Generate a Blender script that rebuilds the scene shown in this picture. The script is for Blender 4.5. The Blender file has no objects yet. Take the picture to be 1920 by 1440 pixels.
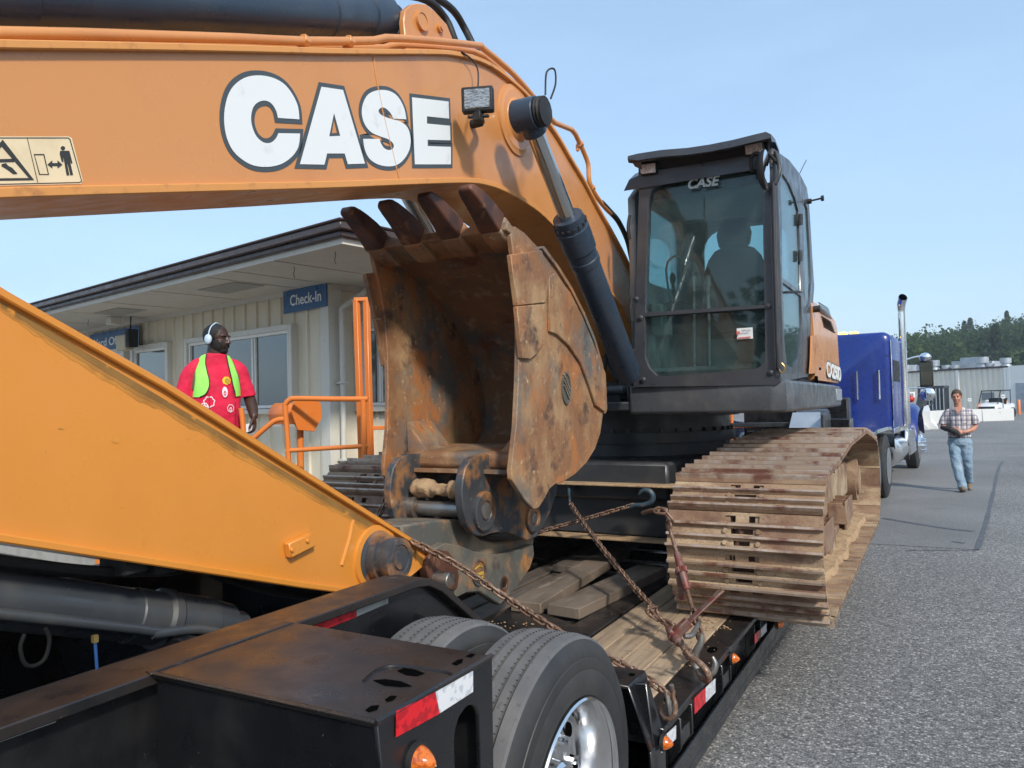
import bpy, bmesh, math, random
from mathutils import Vector, Matrix, Euler, noise as mnoise
random.seed(7)
SC = bpy.context.scene
COL = SC.collection
R = math.radians
V = Vector

# ------------------------------------------------------------------ camera
FPX = 1440.0
CAMP = V((2.21, 0.0, 1.65))
YAW, PITCH, ROLL = R(28.8), R(1.63), R(1.3)
F = V((-math.sin(YAW)*math.cos(PITCH), math.cos(YAW)*math.cos(PITCH), math.sin(PITCH)))
R0 = F.cross(V((0, 0, 1))).normalized()
U0 = R0.cross(F).normalized()
UP = U0*math.cos(ROLL) + R0*math.sin(ROLL)
RT = R0*math.cos(ROLL) - U0*math.sin(ROLL)
cd = bpy.data.cameras.new('camera')
cam = bpy.data.objects.new('camera', cd)
COL.objects.link(cam)
cd.sensor_width = 36; cd.lens = 36*FPX/1920
cd.clip_start = 0.05; cd.clip_end = 2000
m3 = Matrix((RT, UP, -F)).transposed()
cam.matrix_world = Matrix.Translation(CAMP) @ m3.to_4x4()
SC.camera = cam

# ------------------------------------------------------------------ light
SUN_EL, SUN_AZ = R(38), math.atan2(0.78, -0.62)      # azimuth measured from +Y towards +X
SUND = V((math.sin(SUN_AZ)*math.cos(SUN_EL), math.cos(SUN_AZ)*math.cos(SUN_EL), math.sin(SUN_EL)))
W = bpy.data.worlds.new('World'); SC.world = W; W.use_nodes = True
wn = W.node_tree; wn.nodes.clear()
wo = wn.nodes.new('ShaderNodeOutputWorld'); bg = wn.nodes.new('ShaderNodeBackground')
sky = wn.nodes.new('ShaderNodeTexSky'); sky.sky_type = 'NISHITA'; sky.sun_disc = False
sky.sun_elevation = SUN_EL; sky.sun_rotation = SUN_AZ
sky.air_density = 1.0; sky.dust_density = 1.5; sky.ozone_density = 1.3; sky.altitude = 50
bg.inputs['Strength'].default_value = 0.15
tc = wn.nodes.new('ShaderNodeTexCoord'); mp = wn.nodes.new('ShaderNodeMapping')
mp.inputs['Scale'].default_value = (1.0, 1.6, 4.5)
wz = wn.nodes.new('ShaderNodeTexNoise'); wz.inputs['Scale'].default_value = 1.6; wz.inputs['Detail'].default_value = 7
wz.inputs['Roughness'].default_value = 0.55
wr = wn.nodes.new('ShaderNodeMapRange'); wr.inputs[1].default_value = 0.42; wr.inputs[2].default_value = 0.85
wr.inputs[3].default_value = 0.5; wr.inputs[4].default_value = 0.95
wm = wn.nodes.new('ShaderNodeMixRGB'); wm.inputs[2].default_value = (2.45, 3.6, 4.95, 1)
wn.links.new(tc.outputs['Generated'], mp.inputs[0]); wn.links.new(mp.outputs[0], wz.inputs['Vector'])
wn.links.new(wz.outputs['Fac'], wr.inputs[0]); wn.links.new(wr.outputs[0], wm.inputs[0])
wn.links.new(sky.outputs[0], wm.inputs[1]); wn.links.new(wm.outputs[0], bg.inputs[0])
wn.links.new(bg.outputs[0], wo.inputs[0])
sl = bpy.data.lights.new('sun', 'SUN'); sl.energy = 2.5; sl.angle = R(5); sl.color = (1.0, 0.94, 0.85)
so = bpy.data.objects.new('sun', sl); COL.objects.link(so)
so.rotation_euler = SUND.to_track_quat('Z', 'Y').to_euler(); so.location = (5, -5, 12)
SC.view_settings.view_transform = 'Standard'; SC.view_settings.look = 'None'
SC.view_settings.gamma = 1; SC.view_settings.use_curve_mapping = False
SC.view_settings.exposure = 0.58
SC.cycles.max_bounces = 8; SC.cycles.transparent_max_bounces = 24

# ------------------------------------------------------------------ photograph rays onto real planes
def ray(px, py):
    return (F + RT*((px-960)/FPX) + UP*((720-py)/FPX))
def onP(px, py, P, n):
    d = ray(px, py); P = V(P); n = V(n)
    return CAMP + d*((P-CAMP).dot(n)/d.dot(n))
def onX(px, py, X): return onP(px, py, (X, 0, 0), (1, 0, 0))
def onY(px, py, Y): return onP(px, py, (0, Y, 0), (0, 1, 0))
def onZ(px, py, Z): return onP(px, py, (0, 0, Z), (0, 0, 1))
def at(px, py, t): return CAMP + ray(px, py)*t          # t = depth along the view axis

# ------------------------------------------------------------------ materials
def srgb(h):
    if isinstance(h, str):
        h = h.lstrip('#'); c = [int(h[i:i+2], 16)/255 for i in (0, 2, 4)]
        return tuple((x/12.92 if x <= .04045 else ((x+.055)/1.055)**2.4) for x in c) + (1,)
    return tuple(h[:3]) + (1,)
MATS = {}
def mat(name, base, rough=0.5, metal=0.0, layers=(), bump=0.0, bscale=40, rand=0.0, coat=0.0, spec=0.5,
        rvar=0.15, bdist=0.01, piecerand=True, emit=None, trans=0.0, stretch=(1, 1, 1), alpha=None):
    """layers: (colour, scale, low, high, detail, stretch, rough or None)"""
    if name in MATS: return MATS[name]
    m = bpy.data.materials.new(name); m.use_nodes = True
    nt = m.node_tree; N = nt.nodes; L = nt.links
    b = N['Principled BSDF']
    b.inputs['Roughness'].default_value = rough; b.inputs['Metallic'].default_value = metal
    b.inputs['Specular IOR Level'].default_value = spec
    if coat: b.inputs['Coat Weight'].default_value = coat; b.inputs['Coat Roughness'].default_value = 0.08
    if trans: b.inputs['Transmission Weight'].default_value = trans
    t = N.new('ShaderNodeTexCoord'); oi = N.new('ShaderNodeObjectInfo')
    add = N.new('ShaderNodeVectorMath'); add.operation = 'MULTIPLY_ADD'
    cmb = N.new('ShaderNodeCombineXYZ')
    for i in range(3): L.new(oi.outputs['Random'], cmb.inputs[i])
    L.new(cmb.outputs[0], add.inputs[0]); add.inputs[1].default_value = (37.0, 11.0, 23.0) if piecerand else (0.0, 0.0, 0.0)
    L.new(t.outputs['Object'], add.inputs[2])
    col = None
    rgb = N.new('ShaderNodeRGB'); rgb.outputs[0].default_value = srgb(base); col = rgb.outputs[0]
    rsock = None
    for i, ly in enumerate(layers):
        c, sc, lo, hi, det, st, rr = (list(ly) + [5, (1, 1, 1), None])[:7] if len(ly) < 7 else ly
        if len(ly) == 4: det, st, rr = 5, (1, 1, 1), None
        elif len(ly) == 5: det, st, rr = ly[4], (1, 1, 1), None
        elif len(ly) == 6: det, st, rr = ly[4], ly[5], None
        mpn = N.new('ShaderNodeMapping'); mpn.inputs['Scale'].default_value = st
        mpn.inputs['Location'].default_value = (i*3.7, i*1.9, i*5.3)
        L.new(add.outputs[0], mpn.inputs[0])
        nz = N.new('ShaderNodeTexNoise'); nz.inputs['Scale'].default_value = sc; nz.inputs['Detail'].default_value = det
        nz.inputs['Roughness'].default_value = 0.62
        L.new(mpn.outputs[0], nz.inputs['Vector'])
        mr = N.new('ShaderNodeMapRange'); mr.inputs[1].default_value = lo; mr.inputs[2].default_value = hi
        L.new(nz.outputs['Fac'], mr.inputs[0])
        mx = N.new('ShaderNodeMixRGB'); L.new(mr.outputs[0], mx.inputs[0]); L.new(col, mx.inputs[1])
        mx.inputs[2].default_value = srgb(c); col = mx.outputs[0]
        if rr is not None:
            mm = N.new('ShaderNodeMix'); L.new(mr.outputs[0], mm.inputs[0])
            if rsock: L.new(rsock, mm.inputs[2])
            else: mm.inputs[2].default_value = rough
            mm.inputs[3].default_value = rr; rsock = mm.outputs[0]
    if rand:
        hs = N.new('ShaderNodeHueSaturation'); mr = N.new('ShaderNodeMapRange')
        mr.inputs[3].default_value = 1-rand; mr.inputs[4].default_value = 1+rand
        L.new(oi.outputs['Random'], mr.inputs[0]); L.new(mr.outputs[0], hs.inputs['Value'])
        L.new(col, hs.inputs['Color']); col = hs.outputs[0]
    L.new(col, b.inputs['Base Color'])
    if rvar:
        nz = N.new('ShaderNodeTexNoise'); nz.inputs['Scale'].default_value = 9; nz.inputs['Detail'].default_value = 6
        L.new(add.outputs[0], nz.inputs['Vector'])
        mr = N.new('ShaderNodeMapRange'); mr.inputs[1].default_value = 0.3; mr.inputs[2].default_value = 0.7
        mr.inputs[3].default_value = -rvar; mr.inputs[4].default_value = rvar
        L.new(nz.outputs['Fac'], mr.inputs[0])
        ad = N.new('ShaderNodeMath'); ad.operation = 'ADD'; ad.use_clamp = True
        L.new(mr.outputs[0], ad.inputs[0])
        if rsock: L.new(rsock, ad.inputs[1])
        else: ad.inputs[1].default_value = rough
        L.new(ad.outputs[0], b.inputs['Roughness'])
    if bump:
        nz = N.new('ShaderNodeTexNoise'); nz.inputs['Scale'].default_value = bscale; nz.inputs['Detail'].default_value = 6
        mpn = N.new('ShaderNodeMapping'); mpn.inputs['Scale'].default_value = stretch
        L.new(add.outputs[0], mpn.inputs[0]); L.new(mpn.outputs[0], nz.inputs['Vector'])
        bp = N.new('ShaderNodeBump'); bp.inputs['Strength'].default_value = bump; bp.inputs['Distance'].default_value = bdist
        L.new(nz.outputs['Fac'], bp.inputs['Height']); L.new(bp.outputs[0], b.inputs['Normal'])
    if emit:
        b.inputs['Emission Color'].default_value = srgb(emit[0]); b.inputs['Emission Strength'].default_value = emit[1]
    MATS[name] = m
    return m

def glass(name, tint, trans=0.7, rough=0.02):
    """thin pane: tinted see-through mixed with a sharp fresnel reflection"""
    m = bpy.data.materials.new(name); m.use_nodes = True; nt = m.node_tree; N = nt.nodes; L = nt.links
    N.remove(N['Principled BSDF']); o = N['Material Output']
    tr = N.new('ShaderNodeBsdfTransparent'); tr.inputs[0].default_value = srgb(tint)
    gl = N.new('ShaderNodeBsdfGlossy'); gl.inputs['Roughness'].default_value = rough
    gl.inputs[0].default_value = (0.9, 0.95, 0.95, 1)
    fr = N.new('ShaderNodeFresnel'); fr.inputs[0].default_value = 1.5
    ml = N.new('ShaderNodeMath'); ml.operation = 'MULTIPLY_ADD'; ml.inputs[1].default_value = 0.75; ml.inputs[2].default_value = 0.0; ml.use_clamp = True
    L.new(fr.outputs[0], ml.inputs[0])
    mx = N.new('ShaderNodeMixShader'); L.new(ml.outputs[0], mx.inputs[0]); L.new(tr.outputs[0], mx.inputs[1]); L.new(gl.outputs[0], mx.inputs[2])
    df = N.new('ShaderNodeBsdfDiffuse'); df.inputs[0].default_value = (0.26, 0.36, 0.36, 1)
    nz = N.new('ShaderNodeTexNoise'); nz.inputs['Scale'].default_value = 5; nz.inputs['Detail'].default_value = 7
    tcn = N.new('ShaderNodeTexCoord'); L.new(tcn.outputs['Object'], nz.inputs['Vector'])
    mr = N.new('ShaderNodeMapRange'); mr.inputs[1].default_value = 0.2; mr.inputs[2].default_value = 0.9; mr.inputs[3].default_value = 0.03; mr.inputs[4].default_value = 0.11
    L.new(nz.outputs['Fac'], mr.inputs[0])
    m2 = N.new('ShaderNodeMixShader'); L.new(mr.outputs[0], m2.inputs[0]); L.new(mx.outputs[0], m2.inputs[1]); L.new(df.outputs[0], m2.inputs[2])
    L.new(m2.outputs[0], o.inputs[0])
    MATS[name] = m
    return m

# ------------------------------------------------------------------ objects
def tag(o, label=None, cat=None, group=None, kind=None):
    if label: o['label'] = label
    if cat: o['category'] = cat
    if group: o['group'] = group
    if kind: o['kind'] = kind
    return o
def thing(name, label, cat, loc=(0, 0, 0), group=None):
    o = bpy.data.objects.new(name, None); COL.objects.link(o); o.location = loc
    o.empty_display_size = 0.3
    return tag(o, label, cat, group)
def adopt(o, parent):
    if parent is not None:
        o.parent = parent
        if parent.type == 'EMPTY': o.matrix_parent_inverse = Matrix.Translation(-V(parent.location))
    return o
def inst(src, name, parent, M):
    """one more piece sharing src's mesh, placed by matrix M"""
    o = bpy.data.objects.new(name, src if isinstance(src, bpy.types.Mesh) else src.data)
    COL.objects.link(o); adopt(o, parent); o.matrix_basis = M
    return o

class MB:
    def __init__(s, M=None): s.v = []; s.f = []; s.M = M
    def add(s, vs, fs):
        n = len(s.v); s.v += [V(p) for p in vs]; s.f += [tuple(i+n for i in f) for f in fs]
        return s
    def box(s, x0, x1, y0, y1, z0, z1):
        vs = [(x, y, z) for x in (x0, x1) for y in (y0, y1) for z in (z0, z1)]
        return s.add(vs, [(0, 1, 3, 2), (4, 6, 7, 5), (0, 4, 5, 1), (2, 3, 7, 6), (0, 2, 6, 4), (1, 5, 7, 3)])
    def obox(s, c, a, b, d):
        c, a, b, d = V(c), V(a), V(b), V(d)
        vs = [c + a*i + b*j + d*k for i in (-1, 1) for j in (-1, 1) for k in (-1, 1)]
        return s.add(vs, [(0, 1, 3, 2), (4, 6, 7, 5), (0, 4, 5, 1), (2, 3, 7, 6), (0, 2, 6, 4), (1, 5, 7, 3)])
    def bar(s, p0, p1, w, h, up=(0, 0, 1)):
        p0, p1 = V(p0), V(p1); d = (p1-p0); l = d.length; d.normalize(); up = V(up)
        sd = d.cross(up)
        if sd.length < 1e-4: sd = d.cross(V((1, 0, 0)))
        sd.normalize(); u = sd.cross(d).normalized()
        return s.obox((p0+p1)/2, d*l/2, sd*w/2, u*h/2)
    def rings(s, rings, closed=True, cap=True):
        n = len(rings[0]); base = len(s.v)
        for r in rings: s.v += [V(p) for p in r]
        for i in range(len(rings)-1):
            for j in range(n if closed else n-1):
                k = (j+1) % n
                s.f.append((base+i*n+j, base+i*n+k, base+(i+1)*n+k, base+(i+1)*n+j))
        if cap:
            s.f.append(tuple(base+j for j in range(n))[::-1]); s.f.append(tuple(base+(len(rings)-1)*n+j for j in range(n)))
        return s
    def cyl(s, p0, p1, r0, r1=None, n=24, cap=True):
        if r1 is None: r1 = r0
        p0, p1 = V(p0), V(p1); d = (p1-p0).normalized()
        a = d.orthogonal().normalized(); b = d.cross(a)
        rg = [[p + (a*math.cos(t*2*math.pi/n) + b*math.sin(t*2*math.pi/n))*r for t in range(n)] for p, r in ((p0, r0), (p1, r1))]
        return s.rings(rg, cap=cap)
    def lathe(s, p0, d, prof, n=32, cap=True):
        """prof: (distance along d, radius)"""
        p0, d = V(p0), V(d).normalized(); a = d.orthogonal().normalized(); b = d.cross(a)
        rg = [[p0 + d*h + (a*math.cos(t*2*math.pi/n) + b*math.sin(t*2*math.pi/n))*r for t in range(n)] for h, r in prof]
        return s.rings(rg, cap=cap)
    def tube(s, pts, r, n=10, smooth=0, cap=True, flat=1.0):
        pts = [V(p) for p in pts]
        if smooth: pts = catmull(pts, smooth)
        rs = r if isinstance(r, (list, tuple)) else [r]*len(pts)
        if len(rs) != len(pts):
            k = len(rs)-1; rs = [rs[min(int(i/(len(pts)-1)*k), k-1)]*(1-(i/(len(pts)-1)*k-min(int(i/(len(pts)-1)*k), k-1))) + rs[min(int(i/(len(pts)-1)*k), k-1)+1]*(i/(len(pts)-1)*k-min(int(i/(len(pts)-1)*k), k-1)) for i in range(len(pts))]
        a = None; rg = []
        for i, p in enumerate(pts):
            d = (pts[min(i+1, len(pts)-1)] - pts[max(i-1, 0)]).normalized()
            if a is None: a = d.orthogonal().normalized()
            a = (a - d*a.dot(d)).normalized(); b = d.cross(a)
            rg.append([p + (a*math.cos(t*2*math.pi/n) + b*flat*math.sin(t*2*math.pi/n))*rs[i] for t in range(n)])
        return s.rings(rg, cap=cap)
    def prism(s, pts, vec):
        pts = [V(p) for p in pts]; vec = V(vec); n = len(pts); b = len(s.v)
        s.v += pts + [p+vec for p in pts]
        s.f.append(tuple(range(b, b+n))[::-1]); s.f.append(tuple(range(b+n, b+2*n)))
        for i in range(n):
            k = (i+1) % n; s.f.append((b+i, b+k, b+n+k, b+n+i))
        return s
    def ell(s, c, r, rot=None, nu=16, nv=10):
        c = V(c); r = V(r) if not isinstance(r, (int, float)) else V((r, r, r)); rg = []
        Q = rot or Matrix.Identity(3)
        for i in range(nv+1):
            ph = math.pi*(i/nv) ; ph = min(max(ph, 0.02), math.pi-0.02)
            rg.append([c + Q @ V((r.x*math.sin(ph)*math.cos(2*math.pi*j/nu), r.y*math.sin(ph)*math.sin(2*math.pi*j/nu), r.z*math.cos(ph))) for j in range(nu)])
        return s.rings(rg)
    def loft(s, secs, n=20):
        """secs: (centre, rx, ry) horizontal ellipses (superellipse-ish)"""
        rg = []
        for c, rx, ry in secs:
            c = V(c); rg.append([c + V((rx*math.cos(2*math.pi*j/n), ry*math.sin(2*math.pi*j/n), 0)) for j in range(n)])
        return s.rings(rg)
    def build(s, name, m, parent=None, bevel=0, smooth=40, seg=1, mesh_only=False, sub=0, remesh=0, disp=None, recalc=True):
        vs = [s.M @ p for p in s.v] if s.M is not None else s.v
        me = bpy.data.meshes.new(name); me.from_pydata([tuple(p) for p in vs], [], s.f)
        if recalc:
            bm = bmesh.new(); bm.from_mesh(me); bmesh.ops.recalc_face_normals(bm, faces=bm.faces); bm.to_mesh(me); bm.free()
        for q in (m if isinstance(m, (list, tuple)) else [m]): me.materials.append(q)
        if smooth:
            me.shade_smooth(); me.set_sharp_from_angle(angle=R(smooth))
        if mesh_only: return me
        o = bpy.data.objects.new(name, me); COL.objects.link(o); adopt(o, parent)
        if remesh:
            mo = o.modifiers.new('r', 'REMESH'); mo.mode = 'VOXEL'; mo.voxel_size = remesh; mo.use_smooth_shade = True
            mo = o.modifiers.new('s', 'SMOOTH'); mo.factor = 0.6; mo.iterations = 4
        if bevel:
            mo = o.modifiers.new('b', 'BEVEL'); mo.width = bevel; mo.segments = seg; mo.limit_method = 'ANGLE'; mo.angle_limit = R(35)
            mo.harden_normals = False
        if sub:
            mo = o.modifiers.new('s', 'SUBSURF'); mo.levels = sub; mo.render_levels = sub
        return o
def catmull(p, k):
    if len(p) < 3: return p
    out = []
    for i in range(len(p)-1):
        a, b, c, d = p[max(i-1, 0)], p[i], p[i+1], p[min(i+2, len(p)-1)]
        for j in range(k):
            t = j/k
            out.append(0.5*((2*b) + (c-a)*t + (2*a-5*b+4*c-d)*t*t + (3*b-a-3*c+d)*t**3))
    out.append(p[-1]); return out
def lerp(a, b, t): return V(a)*(1-t) + V(b)*t

# flat shapes with holes: 2D splines filled by a curve, then mapped onto a frame (origin, u, v)
def shape(name, splines, O, u, v, depth, m, parent=None, offset=0.0, smooth_sp=(), lift=0.0, bevel=0, mesh_only=False):
    cu = bpy.data.curves.new('c', 'CURVE'); cu.dimensions = '2D'; cu.fill_mode = 'BOTH'
    cu.extrude = depth/2; cu.offset = offset
    for sp in splines:
        s = cu.splines.new('POLY'); s.points.add(len(sp)-1)
        for i, (a, b) in enumerate(sp): s.points[i].co = (a, b, 0, 1)
        s.use_cyclic_u = True
    ob = bpy.data.objects.new('c', cu)
    me = bpy.data.meshes.new_from_object(ob)
    bpy.data.objects.remove(ob); bpy.data.curves.remove(cu)
    O, u, v = V(O), V(u).normalized(), V(v); v = (v - u*v.dot(u)).normalized(); n = u.cross(v)
    for q in me.vertices:
        c = q.co; q.co = O + u*c.x + v*c.y + n*(c.z + lift)
    me.name = name; me.materials.clear(); me.materials.append(m)
    bm = bmesh.new(); bm.from_mesh(me); bmesh.ops.remove_doubles(bm, verts=bm.verts, dist=1e-5)
    bmesh.ops.recalc_face_normals(bm, faces=bm.faces); bm.to_mesh(me); bm.free()
    if mesh_only: return me
    o = bpy.data.objects.new(name, me); COL.objects.link(o); adopt(o, parent)
    if bevel:
        mo = o.modifiers.new('b', 'BEVEL'); mo.width = bevel; mo.segments = 1; mo.limit_method = 'ANGLE'; mo.angle_limit = R(40)
    return o
def text(name, body, O, u, v, width, height, m, parent=None, offset=0.0, depth=0.002, lift=0.0, shear=0.0):
    cu = bpy.data.curves.new('t', 'FONT'); cu.body = body; cu.extrude = depth/2; cu.offset = offset; cu.size = 1; cu.shear = shear
    ob = bpy.data.objects.new('t', cu); me = bpy.data.meshes.new_from_object(ob)
    bpy.data.objects.remove(ob); bpy.data.curves.remove(cu)
    xs = [q.co.x for q in me.vertices]; ys = [q.co.y for q in me.vertices]
    x0, x1, y0, y1 = min(xs), max(xs), min(ys), max(ys)
    O, u, v = V(O), V(u).normalized(), V(v); v = (v - u*v.dot(u)).normalized(); n = u.cross(v)
    sy = height/(y1-y0); sx = width/(x1-x0) if width else sy
    for q in me.vertices:
        c = q.co; q.co = O + u*((c.x-x0)*sx) + v*((c.y-y0)*sy) + n*(c.z+lift)
    me.name = name; me.materials.clear(); me.materials.append(m)
    o = bpy.data.objects.new(name, me); COL.objects.link(o); adopt(o, parent)
    return o
def copy_tree(o, parent=None, loc=None, label=None):
    c = o.copy(); COL.objects.link(c); c.parent = parent
    if loc is not None: c.location = loc
    if label: c['label'] = label
    for ch in o.children: copy_tree(ch, c)
    return c
def circ(cx, cy, r, n=24, ry=None, a0=0, a1=2*math.pi):
    ry = ry or r; k = n if abs(a1-a0-2*math.pi) < 1e-6 else n-1
    return [(cx+r*math.cos(a0+(a1-a0)*i/k), cy+ry*math.sin(a0+(a1-a0)*i/k)) for i in range(n)]
def rrect(x0, x1, y0, y1, r, n=5):
    out = []
    for cx, cy, a in ((x1-r, y1-r, 0), (x0+r, y1-r, 90), (x0+r, y0+r, 180), (x1-r, y0+r, 270)):
        out += [(cx+r*math.cos(R(a+90*i/n)), cy+r*math.sin(R(a+90*i/n))) for i in range(n+1)]
    return out

# ------------------------------------------------------------------ material library
M = {}
M['orange'] = mat('orange_paint', (0.58, 0.245, 0.072), 0.36, coat=0.25, layers=[((0.50, 0.205, 0.065), 2.2, 0.45, 0.75, 4), ((0.62, 0.36, 0.16), 60, 0.66, 0.8, 6), ((0.34, 0.17, 0.08), 5, 0.66, 0.76, 9, (1, 1, .35), 0.6)], bump=0.06, bscale=220, bdist=0.002)
M['stick'] = mat('amber_paint', (0.66, 0.250, 0.036), 0.34, coat=0.3, layers=[((0.60, 0.225, 0.03), 1.8, 0.4, 0.75, 4), ((0.30, 0.13, 0.03), 9, 0.69, 0.76, 7)], bump=0.06, bscale=200, bdist=0.002)
M['orange_edge'] = mat('orange_edge_paint', (0.62, 0.27, 0.07), 0.42, layers=[((0.36, 0.15, 0.05), 14, 0.55, 0.75, 6)])
M['grime'] = mat('grimy_amber_paint', (0.24, 0.125, 0.03), 0.7, layers=[((0.62, 0.25, 0.035), 11, 0.44, 0.58, 9, (1, 1, 1)), ((0.10, 0.065, 0.03), 30, 0.6, 0.7, 7)])
M['rail'] = mat('orange_rail_paint', (0.72, 0.20, 0.035), 0.4, layers=[((0.6, 0.28, 0.1), 12, 0.6, 0.8)])
M['black'] = mat('black_trailer_paint', (0.007, 0.0075, 0.009), 0.30, coat=0.3, layers=[((0.020, 0.019, 0.018), 3, 0.5, 0.8, 7, (1, 1, 1), 0.45), ((0.25, 0.22, 0.18), 90, 0.73, 0.78, 3)], bump=0.05, bscale=60, bdist=0.003)
M['black_worn_tinted'] = mat('worn_boom_tinted_steel', (0.014, 0.014, 0.015), 0.30, layers=[((0.040, 0.028, 0.022), 2.6, 0.42, 0.68, 7, (1, 1, 1), 0.42), ((0.15, 0.135, 0.12), 5, 0.64, 0.76, 8, (1, 1, 1), 0.7), ((0.35, 0.32, 0.28), 110, 0.72, 0.77, 3)], bump=0.1, bscale=50, bdist=0.003)  # scuffs and chips, plus brown that paints in the orange boom's reflection
M['dark'] = mat('dark_machine_paint', (0.028, 0.031, 0.036), 0.42, layers=[((0.055, 0.052, 0.048), 4, 0.45, 0.75, 6)], bump=0.04, bscale=80, bdist=0.002)
M['cylpaint'] = mat('cylinder_grey_paint', (0.045, 0.05, 0.056), 0.33, layers=[((0.075, 0.072, 0.066), 3.5, 0.5, 0.75, 7, (1, 1, 1), 0.55), ((0.16, 0.15, 0.13), 30, 0.70, 0.76, 5)], bump=0.03, bscale=90, bdist=0.002)
M['boomcyl'] = mat('boom_cylinder_paint', (0.028, 0.045, 0.07), 0.34, layers=[((0.045, 0.06, 0.08), 4, 0.45, 0.75, 5)])
M['skirt'] = mat('grey_skirt_paint', (0.055, 0.058, 0.062), 0.36, layers=[((0.10, 0.098, 0.095), 5, 0.5, 0.78, 6)])
M['cabpaint'] = mat('cab_charcoal_paint', (0.038, 0.040, 0.046), 0.38, layers=[((0.07, 0.068, 0.065), 5, 0.5, 0.8, 6)], coat=0.15)
M['rubber'] = mat('black_rubber', (0.014, 0.014, 0.014), 0.65)
M['tyre'] = mat('tyre_rubber', (0.017, 0.017, 0.019), 0.6, layers=[((0.045, 0.044, 0.042), 3, 0.35, 0.7, 6)], bump=0.25, bscale=70, bdist=0.003)
M['tread'] = mat('dusty_tyre_tread', (0.10, 0.10, 0.102), 0.85, layers=[((0.15, 0.145, 0.14), 5, 0.4, 0.7, 6), ((0.05, 0.05, 0.05), 30, 0.6, 0.75, 4)], bump=0.4, bscale=90, bdist=0.003)
M['chrome'] = mat('polished_chrome', (0.86, 0.87, 0.88), 0.07, 1.0, rvar=0.05)
M['alu'] = mat('polished_aluminium', (0.80, 0.80, 0.80), 0.16, 1.0, rvar=0.08)
M['rod'] = mat('chromed_rod', (0.60, 0.60, 0.58), 0.14, 1.0, rvar=0.05)
M['steel'] = mat('bare_steel', (0.30, 0.29, 0.27), 0.42, 0.8, layers=[((0.16, 0.09, 0.05), 14, 0.5, 0.66, 7, (1, 1, 1), 0.8)])
M['bucket'] = mat('rusty_bucket_steel', (0.23, 0.112, 0.052), 0.62, 0.0, piecerand=False, layers=[
    ((0.37, 0.235, 0.12), 3.0, 0.46, 0.64, 10, (1, 1.2, .8)), ((0.125, 0.122, 0.11), 1.9, 0.50, 0.62, 10, (1, 1, .8)),
    ((0.36, 0.14, 0.045), 4.6, 0.52, 0.64, 10, (1, 1, .8)), ((0.09, 0.05, 0.035), 6, 0.56, 0.68, 10), ((0.50, 0.36, 0.21), 26, 0.60, 0.74, 9)], bump=0.6, bscale=38, bdist=0.006)
M['bucket_in'] = mat('bucket_inside_steel', (0.19, 0.115, 0.065), 0.75, 0.0, piecerand=False, layers=[
    ((0.22, 0.115, 0.055), 2.0, 0.42, 0.62, 8), ((0.10, 0.098, 0.09), 3.1, 0.50, 0.62, 8), ((0.14, 0.05, 0.025), 1.7, 0.52, 0.56, 9), ((0.34, 0.25, 0.17), 12, 0.56, 0.74, 9)], bump=0.5, bscale=26, bdist=0.008)
M['tooth'] = mat('rusty_tooth_steel', (0.135, 0.050, 0.026), 0.55, 0.1, layers=[((0.045, 0.022, 0.018), 6, 0.42, 0.62, 8, (1, 1, .4)), ((0.34, 0.17, 0.07), 11, 0.58, 0.74, 8)], bump=0.4, bscale=50, bdist=0.004)
M['ear'] = mat('worn_grey_steel', (0.050, 0.054, 0.060), 0.48, 0.1, layers=[((0.12, 0.125, 0.12), 5, 0.5, 0.7, 8), ((0.30, 0.145, 0.06), 5.5, 0.49, 0.60, 10), ((0.38, 0.34, 0.30), 26, 0.66, 0.73, 8), ((0.14, 0.06, 0.03), 9, 0.62, 0.7, 8)], bump=0.2, bscale=40, bdist=0.004)
M['coupler'] = mat('muddy_coupler_steel', (0.085, 0.085, 0.075), 0.62, 0.0, layers=[((0.22, 0.165, 0.105), 3.6, 0.42, 0.62, 8), ((0.36, 0.16, 0.05), 5.5, 0.58, 0.67, 9), ((0.07, 0.05, 0.04), 7, 0.6, 0.7, 8)], bump=0.35, bscale=40, bdist=0.004)
M['shoe'] = mat('muddy_track_steel', (0.30, 0.205, 0.125), 0.78, 0.0, layers=[((0.17, 0.095, 0.06), 2.2, 0.44, 0.60, 9), ((0.44, 0.335, 0.215), 3.6, 0.50, 0.62, 9, (.5, 1, 1)), ((0.16, 0.07, 0.04), 110, 0.54, 0.68, 6), ((0.10, 0.065, 0.045), 3.7, 0.60, 0.70, 9), ((0.60, 0.55, 0.48), 40, 0.70, 0.76, 5)], bump=0.5, bscale=70, bdist=0.004, rand=0.07)
M['shoe_dark'] = mat('brown_track_steel', (0.13, 0.068, 0.045), 0.55, 0.2, layers=[((0.20, 0.12, 0.08), 5, 0.45, 0.68, 8), ((0.06, 0.035, 0.028), 9, 0.55, 0.7, 8)], bump=0.35, bscale=60, bdist=0.003, rand=0.12)
M['grouser'] = mat('worn_lit_grouser_edge', (0.45, 0.34, 0.25), 0.42, 0.5, layers=[((0.52, 0.44, 0.38), 20, 0.5, 0.66, 7), ((0.22, 0.10, 0.07), 6, 0.5, 0.62, 8)], bump=0.3, bscale=60, bdist=0.003, rand=0.1)  # worn pale steel, with sunlit grouser tips painted into the colour
M['dirt'] = mat('dry_tan_dirt', (0.40, 0.27, 0.15), 0.95, layers=[((0.26, 0.16, 0.09), 9, 0.45, 0.7, 8)], bump=0.8, bscale=45, bdist=0.012)
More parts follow.
